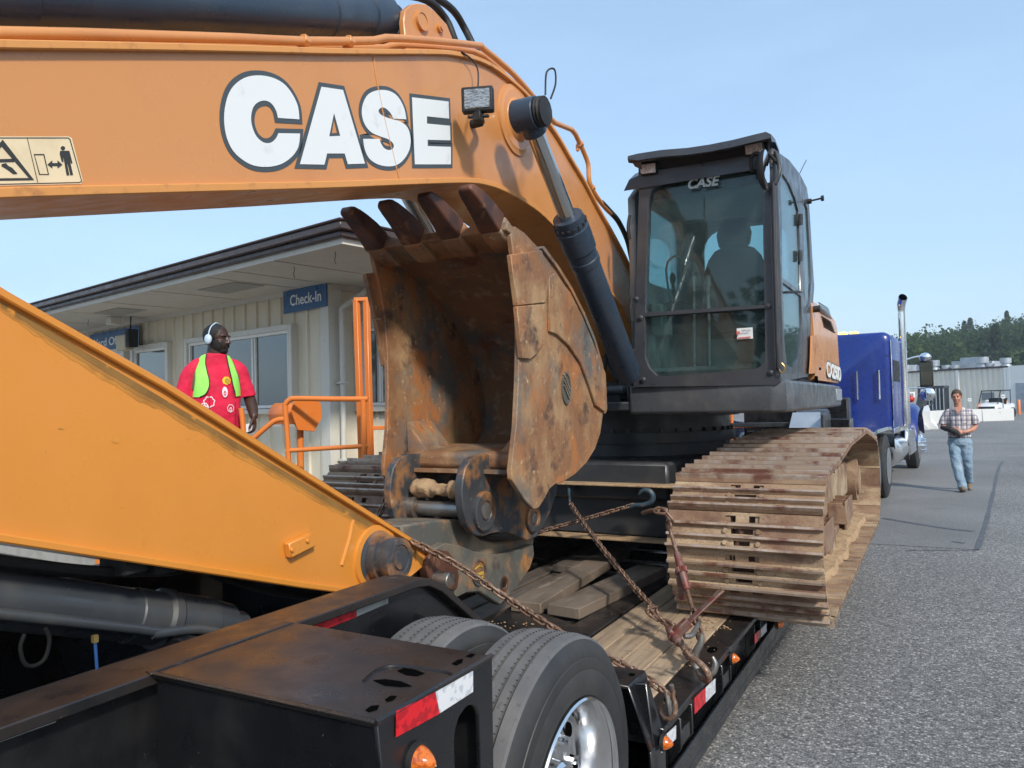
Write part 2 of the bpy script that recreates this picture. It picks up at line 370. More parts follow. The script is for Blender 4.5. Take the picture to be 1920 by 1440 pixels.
M['chain'] = mat('rusty_chain_steel', (0.20, 0.115, 0.075), 0.55, 0.35, layers=[((0.36, 0.27, 0.20), 60, 0.5, 0.68, 5), ((0.09, 0.05, 0.035), 30, 0.55, 0.7, 5)], bump=0.3, bscale=150, bdist=0.002, rand=0.2)
M['binder'] = mat('worn_red_binder', (0.17, 0.045, 0.035), 0.5, 0.2, layers=[((0.16, 0.11, 0.09), 18, 0.45, 0.62, 7), ((0.30, 0.22, 0.17), 34, 0.6, 0.72, 6)], bump=0.25, bscale=90, bdist=0.002)
M['hookblue'] = mat('blue_grey_hook', (0.05, 0.085, 0.11), 0.45, 0.3, layers=[((0.2, 0.15, 0.11), 25, 0.55, 0.7, 6)])
M['plank'] = mat('weathered_plank', (0.38, 0.275, 0.175), 0.85, layers=[((0.17, 0.12, 0.08), 3.0, 0.45, 0.70, 9, (9, 0.7, 1)), ((0.45, 0.35, 0.25), 4.2, 0.55, 0.75, 8, (12, 0.6, 1)), ((0.07, 0.055, 0.045), 3.2, 0.60, 0.70, 8, (1, 1, 1))], bump=0.5, bscale=22, bdist=0.004, stretch=(12, 0.6, 1), rand=0.14)
M['plank_dark'] = mat('dark_plank', (0.10, 0.078, 0.058), 0.75, layers=[((0.04, 0.035, 0.03), 3.0, 0.45, 0.70, 9, (8, 0.7, 1)), ((0.17, 0.13, 0.09), 4.2, 0.58, 0.75, 8, (9, 0.6, 1))], bump=0.5, bscale=22, bdist=0.004, stretch=(12, 0.6, 1), rand=0.2)  # darker wood colour for the inner and left-hand boards
M['red_tape'] = mat('red_reflective_tape', (0.62, 0.012, 0.02), 0.3, layers=[((0.40, 0.008, 0.015), 40, 0.5, 0.55, 1)])
M['white_tape'] = mat('white_reflective_tape', (0.66, 0.67, 0.68), 0.35, layers=[((0.48, 0.50, 0.53), 45, 0.5, 0.56, 1)])
M['old_tape'] = mat('worn_grey_tape', (0.34, 0.35, 0.32), 0.5, layers=[((0.22, 0.22, 0.2), 14, 0.5, 0.7, 6)])
M['amber'] = mat('amber_lens', (0.80, 0.19, 0.010), 0.12, trans=0.3, layers=[((0.45, 0.07, 0.0), 90, 0.45, 0.6, 2)], emit=((1.0, 0.25, 0.02), 0.06), coat=0.6, rvar=0.0)
M['amber_on'] = mat('amber_beacon_lens', (0.95, 0.5, 0.08), 0.2, emit=((1.0, 0.55, 0.12), 2.5))
M['white'] = mat('white_decal', (0.72, 0.74, 0.73), 0.42, layers=[((0.58, 0.60, 0.58), 12, 0.6, 0.75, 7)])
M['decal_dark'] = mat('dark_decal', (0.055, 0.068, 0.075), 0.42)
M['cream_decal'] = mat('cream_warning_decal', (0.74, 0.60, 0.38), 0.42, layers=[((0.62, 0.48, 0.28), 7, 0.5, 0.75, 6)])
M['lens'] = mat('lamp_lens', (0.42, 0.40, 0.37), 0.14, 0.75, layers=[((0.16, 0.14, 0.12), 40, 0.45, 0.6, 2, (1, 1, 4))], coat=0.8)
M['lens_fog'] = mat('pale_cab_lamp_lens', (0.78, 0.70, 0.66), 0.2, 0.0, layers=[((0.45, 0.38, 0.36), 60, 0.45, 0.55, 2, (4, 1, 1))], coat=0.8)
M['blue'] = mat('metallic_blue_paint', (0.003, 0.022, 0.19), 0.28, 0.0, coat=0.4, layers=[((0.003, 0.018, 0.15), 2, 0.4, 0.7, 3)], rvar=0.04)
M['siding'] = mat('cream_metal_siding', (0.66, 0.59, 0.45), 0.45, layers=[((0.58, 0.51, 0.38), 2, 0.45, 0.75, 6, (1, 1, .3)), ((0.30, 0.25, 0.18), 40, 0.74, 0.78, 3)], bump=0.03, bscale=20)
M['trim'] = mat('cream_trim', (0.60, 0.58, 0.51), 0.4, layers=[((0.45, 0.42, 0.35), 6, 0.6, 0.8, 6)])
M['soffit'] = mat('grey_beige_soffit', (0.56, 0.52, 0.45), 0.6, layers=[((0.48, 0.45, 0.39), 1.5, 0.5, 0.8, 5)])
M['gutter'] = mat('brown_gutter', (0.060, 0.040, 0.035), 0.38, layers=[((0.09, 0.065, 0.055), 3, 0.5, 0.8, 6)])
M['officeglass'] = mat('dark_office_glass', (0.05, 0.065, 0.065), 0.04, 0.0, spec=1.0, rvar=0.0, coat=1.0)
M['signblue'] = mat('blue_sign_panel', (0.025, 0.10, 0.24), 0.4, layers=[((0.04, 0.13, 0.28), 8, 0.6, 0.8)])
M['signwhite'] = mat('white_sign_print', (0.78, 0.80, 0.80), 0.4)
M['concrete'] = mat('weathered_concrete', (0.36, 0.34, 0.30), 0.9, layers=[((0.22, 0.20, 0.17), 3, 0.5, 0.75, 8), ((0.45, 0.43, 0.39), 8, 0.55, 0.75, 7)], bump=0.3, bscale=50)
M['barrier'] = mat('white_painted_concrete', (0.60, 0.60, 0.58), 0.75, layers=[((0.42, 0.40, 0.37), 4, 0.60, 0.72, 8)], bump=0.2, bscale=20)
M['warehouse'] = mat('pale_warehouse_metal', (0.80, 0.74, 0.62), 0.5, layers=[((0.72, 0.66, 0.56), 0.3, 0.45, 0.7, 4)])
M['whtrim'] = mat('pale_warehouse_trim', (0.78, 0.77, 0.72), 0.5)
M['galv'] = mat('galvanised_steel', (0.42, 0.45, 0.48), 0.42, 0.6, layers=[((0.30, 0.33, 0.36), 2, 0.4, 0.7, 5)])
M['greymetal'] = mat('grey_painted_metal', (0.20, 0.21, 0.22), 0.5)
M['whitepaint'] = mat('white_vehicle_paint', (0.72, 0.72, 0.72), 0.3, coat=0.5)
M['seat'] = mat('dark_seat_fabric', (0.016, 0.018, 0.020), 0.9)
M['timber'] = mat('grey_brown_timber', (0.17, 0.13, 0.095), 0.85, layers=[((0.09, 0.065, 0.045), 3.0, 0.45, 0.66, 9, (1, .5, 1)), ((0.25, 0.20, 0.15), 6, 0.56, 0.72, 8, (3, .6, 1))], bump=0.6, bscale=22, bdist=0.004, stretch=(8, 0.6, 1), rand=0.1)
M['interior'] = mat('grey_cab_interior', (0.26, 0.28, 0.27), 0.6, layers=[((0.09, 0.095, 0.09), 3, 0.45, 0.7, 5)])
M['headliner'] = mat('pale_headliner', (0.30, 0.34, 0.34), 0.7)
M['glass'] = glass('tinted_cab_glass', (0.74, 0.86, 0.85))
M['sideglass'] = glass('tinted_side_glass', (0.72, 0.86, 0.87))
M['mirror'] = mat('mirror_glass', (0.85, 0.87, 0.88), 0.02, 1.0, rvar=0)
M['skin_dark'] = mat('dark_brown_skin', (0.050, 0.024, 0.016), 0.46, layers=[((0.075, 0.036, 0.024), 14, 0.5, 0.7, 4)], bump=0.08, bscale=160, bdist=0.002)
M['skin_light'] = mat('tanned_skin', (0.46, 0.22, 0.145), 0.5, layers=[((0.40, 0.16, 0.10), 12, 0.5, 0.7, 4)], bump=0.08, bscale=160, bdist=0.002)
M['hair_black'] = mat('black_hair', (0.010, 0.009, 0.009), 0.75, bump=0.6, bscale=260, bdist=0.004)
M['hair_brown'] = mat('brown_hair', (0.065, 0.035, 0.02), 0.75, bump=0.6, bscale=200, bdist=0.004)
M['red_shirt'] = mat('bright_red_cotton', (0.66, 0.012, 0.055), 0.85, layers=[((0.50, 0.008, 0.04), 7, 0.5, 0.8, 5)], bump=0.55, bscale=7, bdist=0.03)
M['hivis'] = mat('lime_mesh_vest', (0.30, 0.80, 0.12), 0.75, layers=[((0.42, 0.82, 0.16), 9, 0.45, 0.7, 4)], bump=0.5, bscale=60, bdist=0.004)
M['piping'] = mat('dark_piping', (0.03, 0.03, 0.03), 0.7)
M['strap'] = mat('olive_strap', (0.15, 0.11, 0.055), 0.8, bump=0.3, bscale=150)
M['denim'] = mat('faded_denim', (0.20, 0.29, 0.37), 0.85, layers=[((0.32, 0.42, 0.50), 5, 0.48, 0.72, 7), ((0.10, 0.15, 0.21), 8, 0.55, 0.75, 6)], bump=0.6, bscale=10, bdist=0.02)
M['denim_dark'] = mat('dark_denim', (0.035, 0.055, 0.10), 0.85, layers=[((0.10, 0.14, 0.2), 9, 0.55, 0.7, 6)], bump=0.6, bscale=10, bdist=0.02)
M['boot'] = mat('tan_work_boot', (0.17, 0.12, 0.075), 0.7)
M['phones'] = mat('pale_blue_plastic', (0.50, 0.62, 0.72), 0.32, coat=0.3)
M['paper'] = mat('white_paper', (0.74, 0.76, 0.80), 0.7)
M['yellow_print'] = mat('yellow_print', (0.80, 0.52, 0.02), 0.8)
M['white_print'] = mat('pale_print', (0.78, 0.66, 0.68), 0.8)
M['hole'] = mat('dark_recess', (0.003, 0.003, 0.003), 0.95, spec=0.0)
M['air_red'] = mat('red_air_line', (0.25, 0.012, 0.02), 0.5)
M['air_blue'] = mat('blue_air_line', (0.02, 0.07, 0.2), 0.5)
M['brass'] = mat('brass', (0.55, 0.38, 0.14), 0.35, 0.9)
M['yellow_mark'] = mat('yellow_paint_mark', (0.55, 0.38, 0.05), 0.6)
M['beige_plastic'] = mat('beige_plastic', (0.50, 0.44, 0.30), 0.5)
M['alarm_red'] = mat('red_plastic', (0.5, 0.03, 0.02), 0.35)

# plaid shirt: woven stripes in the cloth's own coordinates
def plaid():
    m = bpy.data.materials.new('plaid_cotton'); m.use_nodes = True; nt = m.node_tree; N = nt.nodes; L = nt.links
    b = N['Principled BSDF']; b.inputs['Roughness'].default_value = 0.85
    t = N.new('ShaderNodeTexCoord'); sp = N.new('ShaderNodeSeparateXYZ'); L.new(t.outputs['Object'], sp.inputs[0])
    def stripe(sock, freq, lo):
        a = N.new('ShaderNodeMath'); a.operation = 'MULTIPLY'; a.inputs[1].default_value = freq; L.new(sock, a.inputs[0])
        s = N.new('ShaderNodeMath'); s.operation = 'SINE'; L.new(a.outputs[0], s.inputs[0])
        g = N.new('ShaderNodeMapRange'); g.inputs[1].default_value = lo; g.inputs[2].default_value = lo+0.15; L.new(s.outputs[0], g.inputs[0])
        return g.outputs[0]
    col = (0.66, 0.62, 0.58, 1); cur = None
    for ax, fr, lo, c, k in ((0, 78, 0.1, (0.10, 0.10, 0.19, 1), 0.6), (2, 78, 0.25, (0.10, 0.10, 0.18, 1), 0.55), (0, 156, 0.75, (0.02, 0.02, 0.06, 1), 0.7), (2, 156, 0.8, (0.22, 0.10, 0.12, 1), 0.5)):
        st = stripe(sp.outputs[ax], fr, lo); mu = N.new('ShaderNodeMath'); mu.operation = 'MULTIPLY'; mu.inputs[1].default_value = k; L.new(st, mu.inputs[0])
        mx = N.new('ShaderNodeMixRGB'); L.new(mu.outputs[0], mx.inputs[0])
        if cur is None: mx.inputs[1].default_value = col
        else: L.new(cur, mx.inputs[1])
        mx.inputs[2].default_value = c; cur = mx.outputs[0]
    L.new(cur, b.inputs['Base Color']); return m
M['plaid'] = plaid()

def asphalt(name, coarse, c1, c2, c3, sc):
    m = bpy.data.materials.new(name); m.use_nodes = True; nt = m.node_tree; N = nt.nodes; L = nt.links
    b = N['Principled BSDF']; b.inputs['Roughness'].default_value = 0.85; b.inputs['Specular IOR Level'].default_value = 0.3
    t = N.new('ShaderNodeTexCoord')
    vo = N.new('ShaderNodeTexVoronoi'); vo.inputs['Scale'].default_value = sc; L.new(t.outputs['Object'], vo.inputs['Vector'])
    sep = N.new('ShaderNodeSeparateColor'); L.new(vo.outputs['Color'], sep.inputs[0])
    cr = N.new('ShaderNodeValToRGB'); L.new(sep.outputs[0], cr.inputs[0])
    e = cr.color_ramp.elements; e[0].position = 0.0; e[0].color = srgb(c1); e[1].position = 1.0; e[1].color = srgb(c3)
    x = e.new(0.45); x.color = srgb(c2); x = e.new(0.80); x.color = srgb([q*1.15 for q in c2])
    nz = N.new('ShaderNodeTexNoise'); nz.inputs['Scale'].default_value = 0.35; nz.inputs['Detail'].default_value = 8; L.new(t.outputs['Object'], nz.inputs['Vector'])
    mr = N.new('ShaderNodeMapRange'); mr.inputs[1].default_value = 0.3; mr.inputs[2].default_value = 0.7; mr.inputs[3].default_value = 0.80; mr.inputs[4].default_value = 1.18
    L.new(nz.outputs['Fac'], mr.inputs[0])
    nz2 = N.new('ShaderNodeTexNoise'); nz2.inputs['Scale'].default_value = 1.1; nz2.inputs['Detail'].default_value = 9; nz2.inputs['Roughness'].default_value = 0.7; L.new(t.outputs['Object'], nz2.inputs['Vector'])
    st = N.new('ShaderNodeMapRange'); st.inputs[1].default_value = 0.60; st.inputs[2].default_value = 0.72; st.inputs[3].default_value = 1.0; st.inputs[4].default_value = 0.62; L.new(nz2.outputs['Fac'], st.inputs[0])
    ms = N.new('ShaderNodeMath'); ms.operation = 'MULTIPLY'; L.new(mr.outputs[0], ms.inputs[0]); L.new(st.outputs[0], ms.inputs[1])
    dk = N.new('ShaderNodeMapRange'); dk.inputs[1].default_value = 0.0; dk.inputs[2].default_value = 0.75; dk.inputs[3].default_value = 1.0; dk.inputs[4].default_value = 0.55
    L.new(vo.outputs['Distance'], dk.inputs[0])
    mu = N.new('ShaderNodeMath'); mu.operation = 'MULTIPLY'; L.new(ms.outputs[0], mu.inputs[0]); L.new(dk.outputs[0], mu.inputs[1])
    hs = N.new('ShaderNodeHueSaturation'); L.new(cr.outputs[0], hs.inputs['Color']); L.new(mu.outputs[0], hs.inputs['Value'])
    L.new(hs.outputs[0], b.inputs['Base Color'])
    bp = N.new('ShaderNodeBump'); bp.inputs['Strength'].default_value = coarse; bp.inputs['Distance'].default_value = 0.006; bp.invert = True
    L.new(vo.outputs['Distance'], bp.inputs['Height']); L.new(bp.outputs[0], b.inputs['Normal'])
    return m
M['asphalt'] = asphalt('chip_seal_asphalt', 0.55, (0.12, 0.118, 0.118), (0.26, 0.255, 0.248), (0.60, 0.575, 0.54), 78)
M['patch'] = asphalt('smooth_asphalt_patch', 0.2, (0.19, 0.19, 0.188), (0.25, 0.248, 0.244), (0.33, 0.325, 0.315), 110)
M['seam'] = mat('tar_seam', (0.085, 0.088, 0.097), 0.7)

def leafmat():
    m = bpy.data.materials.new('tree_foliage'); m.use_nodes = True; nt = m.node_tree; N = nt.nodes; L = nt.links
    N.remove(N['Principled BSDF']); o = N['Material Output']; t = N.new('ShaderNodeTexCoord'); cur = None
    rgb = N.new('ShaderNodeRGB'); rgb.outputs[0].default_value = (.055, .088, .036, 1); cur = rgb.outputs[0]
    for sc, lo, hi, c in ((.14, .45, .55, (.080, .115, .040, 1)), (.17, .50, .62, (.036, .066, .040, 1)), (1.2, .5, .7, (.060, .100, .045, 1))):
        nz = N.new('ShaderNodeTexNoise'); nz.inputs['Scale'].default_value = sc; nz.inputs['Detail'].default_value = 2; L.new(t.outputs['Object'], nz.inputs['Vector'])
        mr = N.new('ShaderNodeMapRange'); mr.inputs[1].default_value = lo; mr.inputs[2].default_value = hi; L.new(nz.outputs['Fac'], mr.inputs[0])
        mx = N.new('ShaderNodeMixRGB'); L.new(mr.outputs[0], mx.inputs[0]); L.new(cur, mx.inputs[1]); mx.inputs[2].default_value = c; cur = mx.outputs[0]
    d = N.new('ShaderNodeBsdfDiffuse'); tr = N.new('ShaderNodeBsdfTranslucent'); L.new(cur, d.inputs[0]); L.new(cur, tr.inputs[0])
    mx = N.new('ShaderNodeMixShader'); mx.inputs[0].default_value = .42; L.new(d.outputs[0], mx.inputs[1]); L.new(tr.outputs[0], mx.inputs[2]); L.new(mx.outputs[0], o.inputs[0]); return m
M['leaf'] = leafmat()
M['shoe_mid'] = mat('rusty_upper_track_steel', (0.22, 0.13, 0.08), 0.7, 0.0, layers=[((0.32, 0.22, 0.14), 3.2, 0.48, 0.64, 9, (.5, 1, 1)), ((0.12, 0.055, 0.04), 6, 0.52, 0.66, 8)], bump=0.4, bscale=55, bdist=0.004, rand=0.15)
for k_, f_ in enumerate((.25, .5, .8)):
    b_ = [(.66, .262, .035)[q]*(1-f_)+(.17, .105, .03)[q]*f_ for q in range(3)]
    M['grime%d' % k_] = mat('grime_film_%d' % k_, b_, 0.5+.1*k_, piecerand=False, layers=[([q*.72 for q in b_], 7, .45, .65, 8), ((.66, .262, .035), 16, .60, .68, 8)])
# =================================================================== EXCAVATOR
EX = thing('excavator', 'large orange tracked excavator with a black cab and rusty bucket, chained on the lowboy trailer', 'excavator', (0, 6.35, 0.45))
def ribbon(mb, pts, x0, x1, th, up=1):
    rg = []
    for i, p in enumerate(pts):
        a, b = pts[max(i-1, 0)], pts[min(i+1, len(pts)-1)]
        d = (V((0, b.y-a.y, b.z-a.z))).normalized(); n = V((0, -d.z, d.y))*th
        rg.append([V((x0, p.y, p.z)), V((x1, p.y, p.z)), V((x1, p.y, p.z))+n, V((x0, p.y, p.z))+n])
    return mb.rings(rg)
XB = 0.235
top_px = [(-60, 94), (0, 95), (220, 97), (440, 100), (640, 104), (807, 104), (850, 107), (893, 117), (930, 136), (973, 171), (1000, 200), (1018, 224), (1044, 262), (1066, 300), (1092, 343), (1115, 387), (1145, 440), (1168, 483), (1184, 518)]
bot_px = [(-60, 356), (0, 353), (220, 348), (440, 344), (640, 340), (760, 336), (873, 334), (912, 340), (940, 350), (973, 368), (1007, 391), (1040, 423), (1072, 460), (1103, 496), (1135, 535), (1165, 572)]
btop = [onX(a, b, XB) for a, b in top_px]; bbot = [onX(a, b, XB) for a, b in bot_px]
btop = [V((XB, 0.62, btop[0].z-0.07)), ] + btop + [V((XB, 6.05, 2.22)), V((XB, 6.25, 1.95))]
bbot = [V((XB, 0.55, bbot[0].z+0.02))] + bbot + [V((XB, 5.75, 1.85)), V((XB, 6.05, 1.72))]
btop = [btop[0]] + catmull(btop[1:-2], 3) + btop[-2:]
bbot = [bbot[0]] + catmull(bbot[1:-2], 3) + bbot[-2:]
mb = MB(); mb.prism(btop + bbot[::-1], (-2*XB, 0, 0))
boom = mb.build('boom', M['orange'], EX, smooth=20)
mb = MB(); ribbon(mb, btop, -XB-0.022, XB+0.022, 0.022)
mb.build('top_flange', M['orange_edge'], boom, bevel=0.003, smooth=30)
mb = MB(); ribbon(mb, bbot, -XB-0.018, XB+0.018, -0.026)
mb.build('bottom_flange', M['orange_edge'], boom, bevel=0.003, smooth=30)
# weld seam down the boom side
mb = MB(); mb.tube([onX(700, 106, XB+.001), onX(706, 150, XB+.001), onX(722, 230, XB+.001), onX(748, 334, XB+.001)], 0.0035, 6, smooth=4)
mb.build('weld_seam', M['orange'], boom)
# pin boss on the boom side and its pin
hp = onX(966, 226, XB); hd = onX(990, 215, 0.46)
mb = MB(); mb.lathe(V((XB-0.002, hp.y, hp.z)), (1, 0, 0), [(0, .195), (0.012, .192), (0.015, .165), (0.018, .16), (0.02, .12), (0.05, .092), (0.10, .082), (0.155, .08)], 40)
mb.build('pin_boss', M['orange'], boom, smooth=25)
mb = MB(); mb.lathe(V((XB+.12, hp.y, hp.z)), (1, 0, 0), [(0, .088), (0.01, .092), (.02, .084), (.03, .09), (0.04, .086), (0.045, .075)], 22)
mb.build('rubber_seal', M['rubber'], boom)

# ---- lettering on the boom: white letters on a dark outline, traced as flat decals on the boom side
def bp(pts): # pixel outline -> boom plane coordinates (y, z)
    return [(onX(a, b, XB).y, onX(a, b, XB).z) for a, b in pts]
def smoothpx(pts, k=4):
    q = catmull([V((a, b, 0)) for a, b in (pts + [pts[0]])], k)
    return [(p.x, p.y) for p in q[:-1]]
def c3(pts, ox, oy, s=1/3): return [(ox+a*s, oy+b*s) for a, b in pts]
# C : arcs smoothed, square terminals kept
cO = [(1680, 672), (1672, 600), (1640, 530), (1590, 470), (1520, 435), (1440, 425), (1370, 440), (1310, 485), (1275, 550), (1258, 640), (1262, 730), (1285, 810), (1325, 870), (1390, 918), (1450, 937), (1520, 938), (1585, 920), (1640, 880), (1675, 825), (1684, 752)]
cI = [(1563, 750), (1548, 780), (1520, 803), (1480, 803), (1440, 770), (1415, 715), (1408, 660), (1420, 605), (1450, 575), (1490, 567), (1525, 585), (1550, 625), (1560, 664)]
def sm_open(pts, k=3):
    return [(p.x, p.y) for p in catmull([V((a, b, 0)) for a, b in pts], k)]
C_ = c3(sm_open(cO) + sm_open(cI), 0, 0)
A_ = c3([(1805, 488), (1920, 500), (1975, 505), (2058, 920), (1975+10, 920), (1960, 870), (1840, 870), (1815, 927), (1682, 925)], 0, 0)
# use second crop for the right letters
A_ = [(601.7, 163), (642, 169), (683, 307), (651, 308), (645, 288), (612, 288), (607, 309), (561, 308)]
A_h = [(625, 212), (637, 255), (616, 256)]
sO = [(362, 672), (350, 610), (315, 545), (265, 512), (205, 508), (150, 530), (120, 580), (112, 640), (128, 700), (165, 745), (215, 768), (262, 785), (290, 812), (288, 836), (262, 845), (235, 832), (216, 800), (212, 782)]
sB = [(120, 782), (128, 838), (152, 890), (195, 922), (250, 936), (305, 930), (350, 895), (380, 840), (386, 780), (370, 720), (330, 685), (270, 668), (222, 648), (205, 625), (222, 606), (248, 612), (275, 640), (288, 668)]
S_ = c3(sm_open(sO) + sm_open(sB), 640, 0)
E_ = c3([(395, 548), (600, 572), (603, 668), (478, 655), (478, 696), (608, 708), (610, 790), (482, 787), (482, 822), (613, 827), (613, 925), (410, 925)], 640, 0)
dec = thing
for nm, pts, holes in (('decal_letter', C_, []), ('decal_letter', A_, [A_h]), ('decal_letter', S_, []), ('decal_letter', E_, [])):
    sp = [bp(pts)] + [bp(h) for h in holes]
    shape(nm, sp, (XB, 0, 0), (0, 1, 0), (0, 0, 1), 0.0012, M['white'], boom, lift=0.0030)
    # dark outline: the same outline grown outwards; the hole shrinks
    def grow(sp, d):
        ar = sum(sp[i][0]*sp[(i+1) % len(sp)][1]-sp[(i+1) % len(sp)][0]*sp[i][1] for i in range(len(sp)))
        sg = 1 if ar > 0 else -1; out = []
        n = len(sp)
        for i in range(n):
            a, b, c = V(sp[i-1]), V(sp[i]), V(sp[(i+1) % n])
            e1 = (b-a).normalized(); e2 = (c-b).normalized()
            n1 = V((e1.y, -e1.x))*sg; n2 = V((e2.y, -e2.x))*sg
            m = (n1+n2)
            if m.length < 0.3: m = n1
            m.normalize(); k = min(1/max(m.dot(n1), 0.35), 2.0)
            out.append(tuple(b+m*d*k))
        return out
    g = [grow(sp[0], 0.0165)] + [grow(h, -0.012) for h in sp[1:]]
    shape('letter_outline', g, (XB, 0, 0), (0, 1, 0), (0, 0, 1), 0.0010, M['decal_dark'], boom, lift=0.0012)
# warning decal near the boom tip
dq = [(-70, 256), (128, 256), (134, 259), (155, 340), (151, 345), (-70, 350)]
shape('warning_decal', [bp(dq)], (XB, 0, 0), (0, 1, 0), (0, 0, 1), 0.001, M['cream_decal'], boom, lift=0.001)
blk = M['piping']
def ring_px(o, i): shape('decal_print', [bp(o), bp(i)], (XB, 0, 0), (0, 1, 0), (0, 0, 1), 0.0008, blk, boom, lift=0.0022)
def fill_px(o): shape('decal_print', [bp(o)], (XB, 0, 0), (0, 1, 0), (0, 0, 1), 0.0008, blk, boom, lift=0.0022)
ring_px([(-66, 258), (127, 258), (131, 261), (153, 340), (149, 343), (-66, 348)], [(-65, 259.5), (126, 259.5), (129.5, 262), (151.5, 339.5), (148, 341.5), (-65, 346.5)])
ring_px([(4, 262), (63, 338), (-60, 340)], [(2, 275), (53, 334), (-50, 335)])
fill_px([(-25, 299), (24, 298), (26, 304), (-25, 305)])
fill_px([(2, 308), (10, 306), (14, 311), (22, 315), (32, 326), (24, 327), (12, 318), (2, 312)])
ring_px([(62.5, 289), (82, 289), (91, 328), (72.5, 328)], [(64, 291), (80.5, 291), (89, 326.5), (74, 326.5)])
fill_px([(88, 309), (97, 301), (97, 306), (107, 306), (107, 301), (116, 309), (107, 316), (107, 311.5), (97, 311.5), (97, 316)])
fill_px([(112, 283), (129, 283), (135, 306), (132, 307), (128, 292), (131, 306), (136, 328), (131, 329), (126, 308), (125, 308), (129, 329), (124, 329), (120, 306), (117, 292), (118, 304), (115, 304), (111, 289)])
fill_px([(117+4.2*math.cos(t*.7), 278+4*math.sin(t*.7)) for t in range(9)])
fill_px([(49.5, 258.5), (50.5, 258.5), (70.5, 342), (69.2, 342)])

# ---- boom pipes
mb = MB()
p1 = [(-60, 60), (0, 62), (150, 64), (300, 68), (450, 72), (570, 77), (700, 76), (722, 71), (800, 75), (895, 85), (905, 90), (950, 127), (980, 158), (1020, 206), (1040, 230), (1072, 243), (1084, 262), (1095, 286), (1103, 308), (1104, 330), (1108, 350), (1128, 382), (1145, 400)]
pts = [onX(a, b, 0.20) for a, b in p1]; pts = [V((0.2, .62, pts[0].z-.05))] + pts
mb.tube(pts, 0.0165, 12, smooth=2); mb.build('hydraulic_pipe', M['orange'], boom, smooth=60)
mb = MB(); p2 = [(-60, 78), (300, 82), (600, 89), (720, 90), (745, 84), (860, 92), (905, 104), (945, 138)]
pts = [onX(a, b, 0.13) for a, b in p2]; mb.tube(pts, 0.0165, 12, smooth=2); mb.build('hydraulic_pipe', M['orange'], boom, smooth=60)
for a, b in ((571, 77), (655, 78), (1088, 270), (1110, 352)):
    p = onX(a, b, 0.2); q = onX(a+4, b+3, 0.2); dd = (q-p).normalized()
    m_ = MB(); m_.cyl(p-dd*.015, p+dd*.015, .024, n=6); m_.box(.17, .19, p.y-.01, p.y+.01, p.z-.045, p.z); m_.build('pipe_clamp', M['orange'], boom, bevel=.003)
mb = MB(); mb.tube([onX(1128, 380, .2), onX(1145, 398, .2), onX(1160, 416, .2), onX(1176, 450, .2), onX(1184, 485, .2), onX(1190, 520, .25)], 0.02, 10, smooth=4); mb.build('hydraulic_hose', M['rubber'], boom)
mb = MB()
mb.tube([onX(735, -14, .06), onX(800, 0, .06), onX(835, 35, .06), onX(852, 75, .1), onX(862, 100, .1)], 0.02, 10, smooth=4)
mb.tube([onX(760, -20, .0), onX(815, -4, .0), onX(850, 20, .0), onX(872, 55, .0), onX(890, 90, .05), onX(915, 128, .05)], 0.02, 10, smooth=4)
mb.build('hydraulic_hose', M['rubber'], boom)
# arm cylinder on top of the boom
a0, a1 = V((0, 0.9, 2.73)), V((0, 2.90, 3.505)); dv = (a1-a0).normalized()
kk = (a1-a0).length
mb = MB(); mb.lathe(a0, dv, [(-.1, .05), (.12, .05), (.12, .13), (.30, .13), (.31, .118), (.72, .118), (.725, .105), (kk-.52, .105), (kk-.515, .111), (kk-.49, .111), (kk-.485, .105), (kk-.24, .105), (kk-.235, .112), (kk-.08, .112), (kk-.06, .09), (kk+.02, .07)], 40)
ac = mb.build('arm_cylinder', M['boomcyl'], EX, smooth=25)
for i in range(14):
    an = i*2*math.pi/14; a = dv.orthogonal().normalized(); b = dv.cross(a)
    m_ = MB() if i == 0 else m_; c = a0+dv*.10+(a*math.cos(an)+b*math.sin(an))*.108; m_.cyl(c, c+dv*.03, .012, n=6)
m_.build('gland_bolts', M['dark'], ac)
mb = MB(); off = V((0.07, 0, 0.105)); mb.tube([a0+dv*.3+off, a0+dv*(kk-.45)+off, a0+dv*(kk-.3)+off, a0+dv*(kk-.22)+V((.05, 0, .08))], .014, 10, smooth=2); mb.build('hydraulic_pipe', M['boomcyl'], ac)
# lug plates that carry the arm cylinder
for xs in (0.125, -0.125):
    o = [(772, 8), (782, 6), (800, 8), (815, 20), (838, 45), (848, 70), (856, 98), (756, 98), (762, 88), (757, 40), (760, 18)]
    pp = [onX(a, b, 0.14) for a, b in o]
    m_ = MB(); m_.prism([V((xs-.015, p.y, p.z)) for p in pp], (.03, 0, 0)); m_.build('cylinder_lug', M['orange'], boom, bevel=.004)
pc = onX(789, 40, .14); m_ = MB(); m_.lathe(V((.14, pc.y, pc.z)), (1, 0, 0), [(0, .046), (.016, .046), (.016, .036), (.012, .036)], 28); m_.cyl(V((-.16, pc.y, pc.z)), V((.145, pc.y, pc.z)), .03); m_.build('cylinder_pin', M['orange'], boom)
pc = onX(823, 53, .14); m_ = MB(); m_.lathe(V((.14, pc.y, pc.z)), (1, 0, 0), [(0, .022), (.014, .022), (.014, .012), (.022, .012)], 20); m_.build('cylinder_pin_bolt', M['orange'], boom)

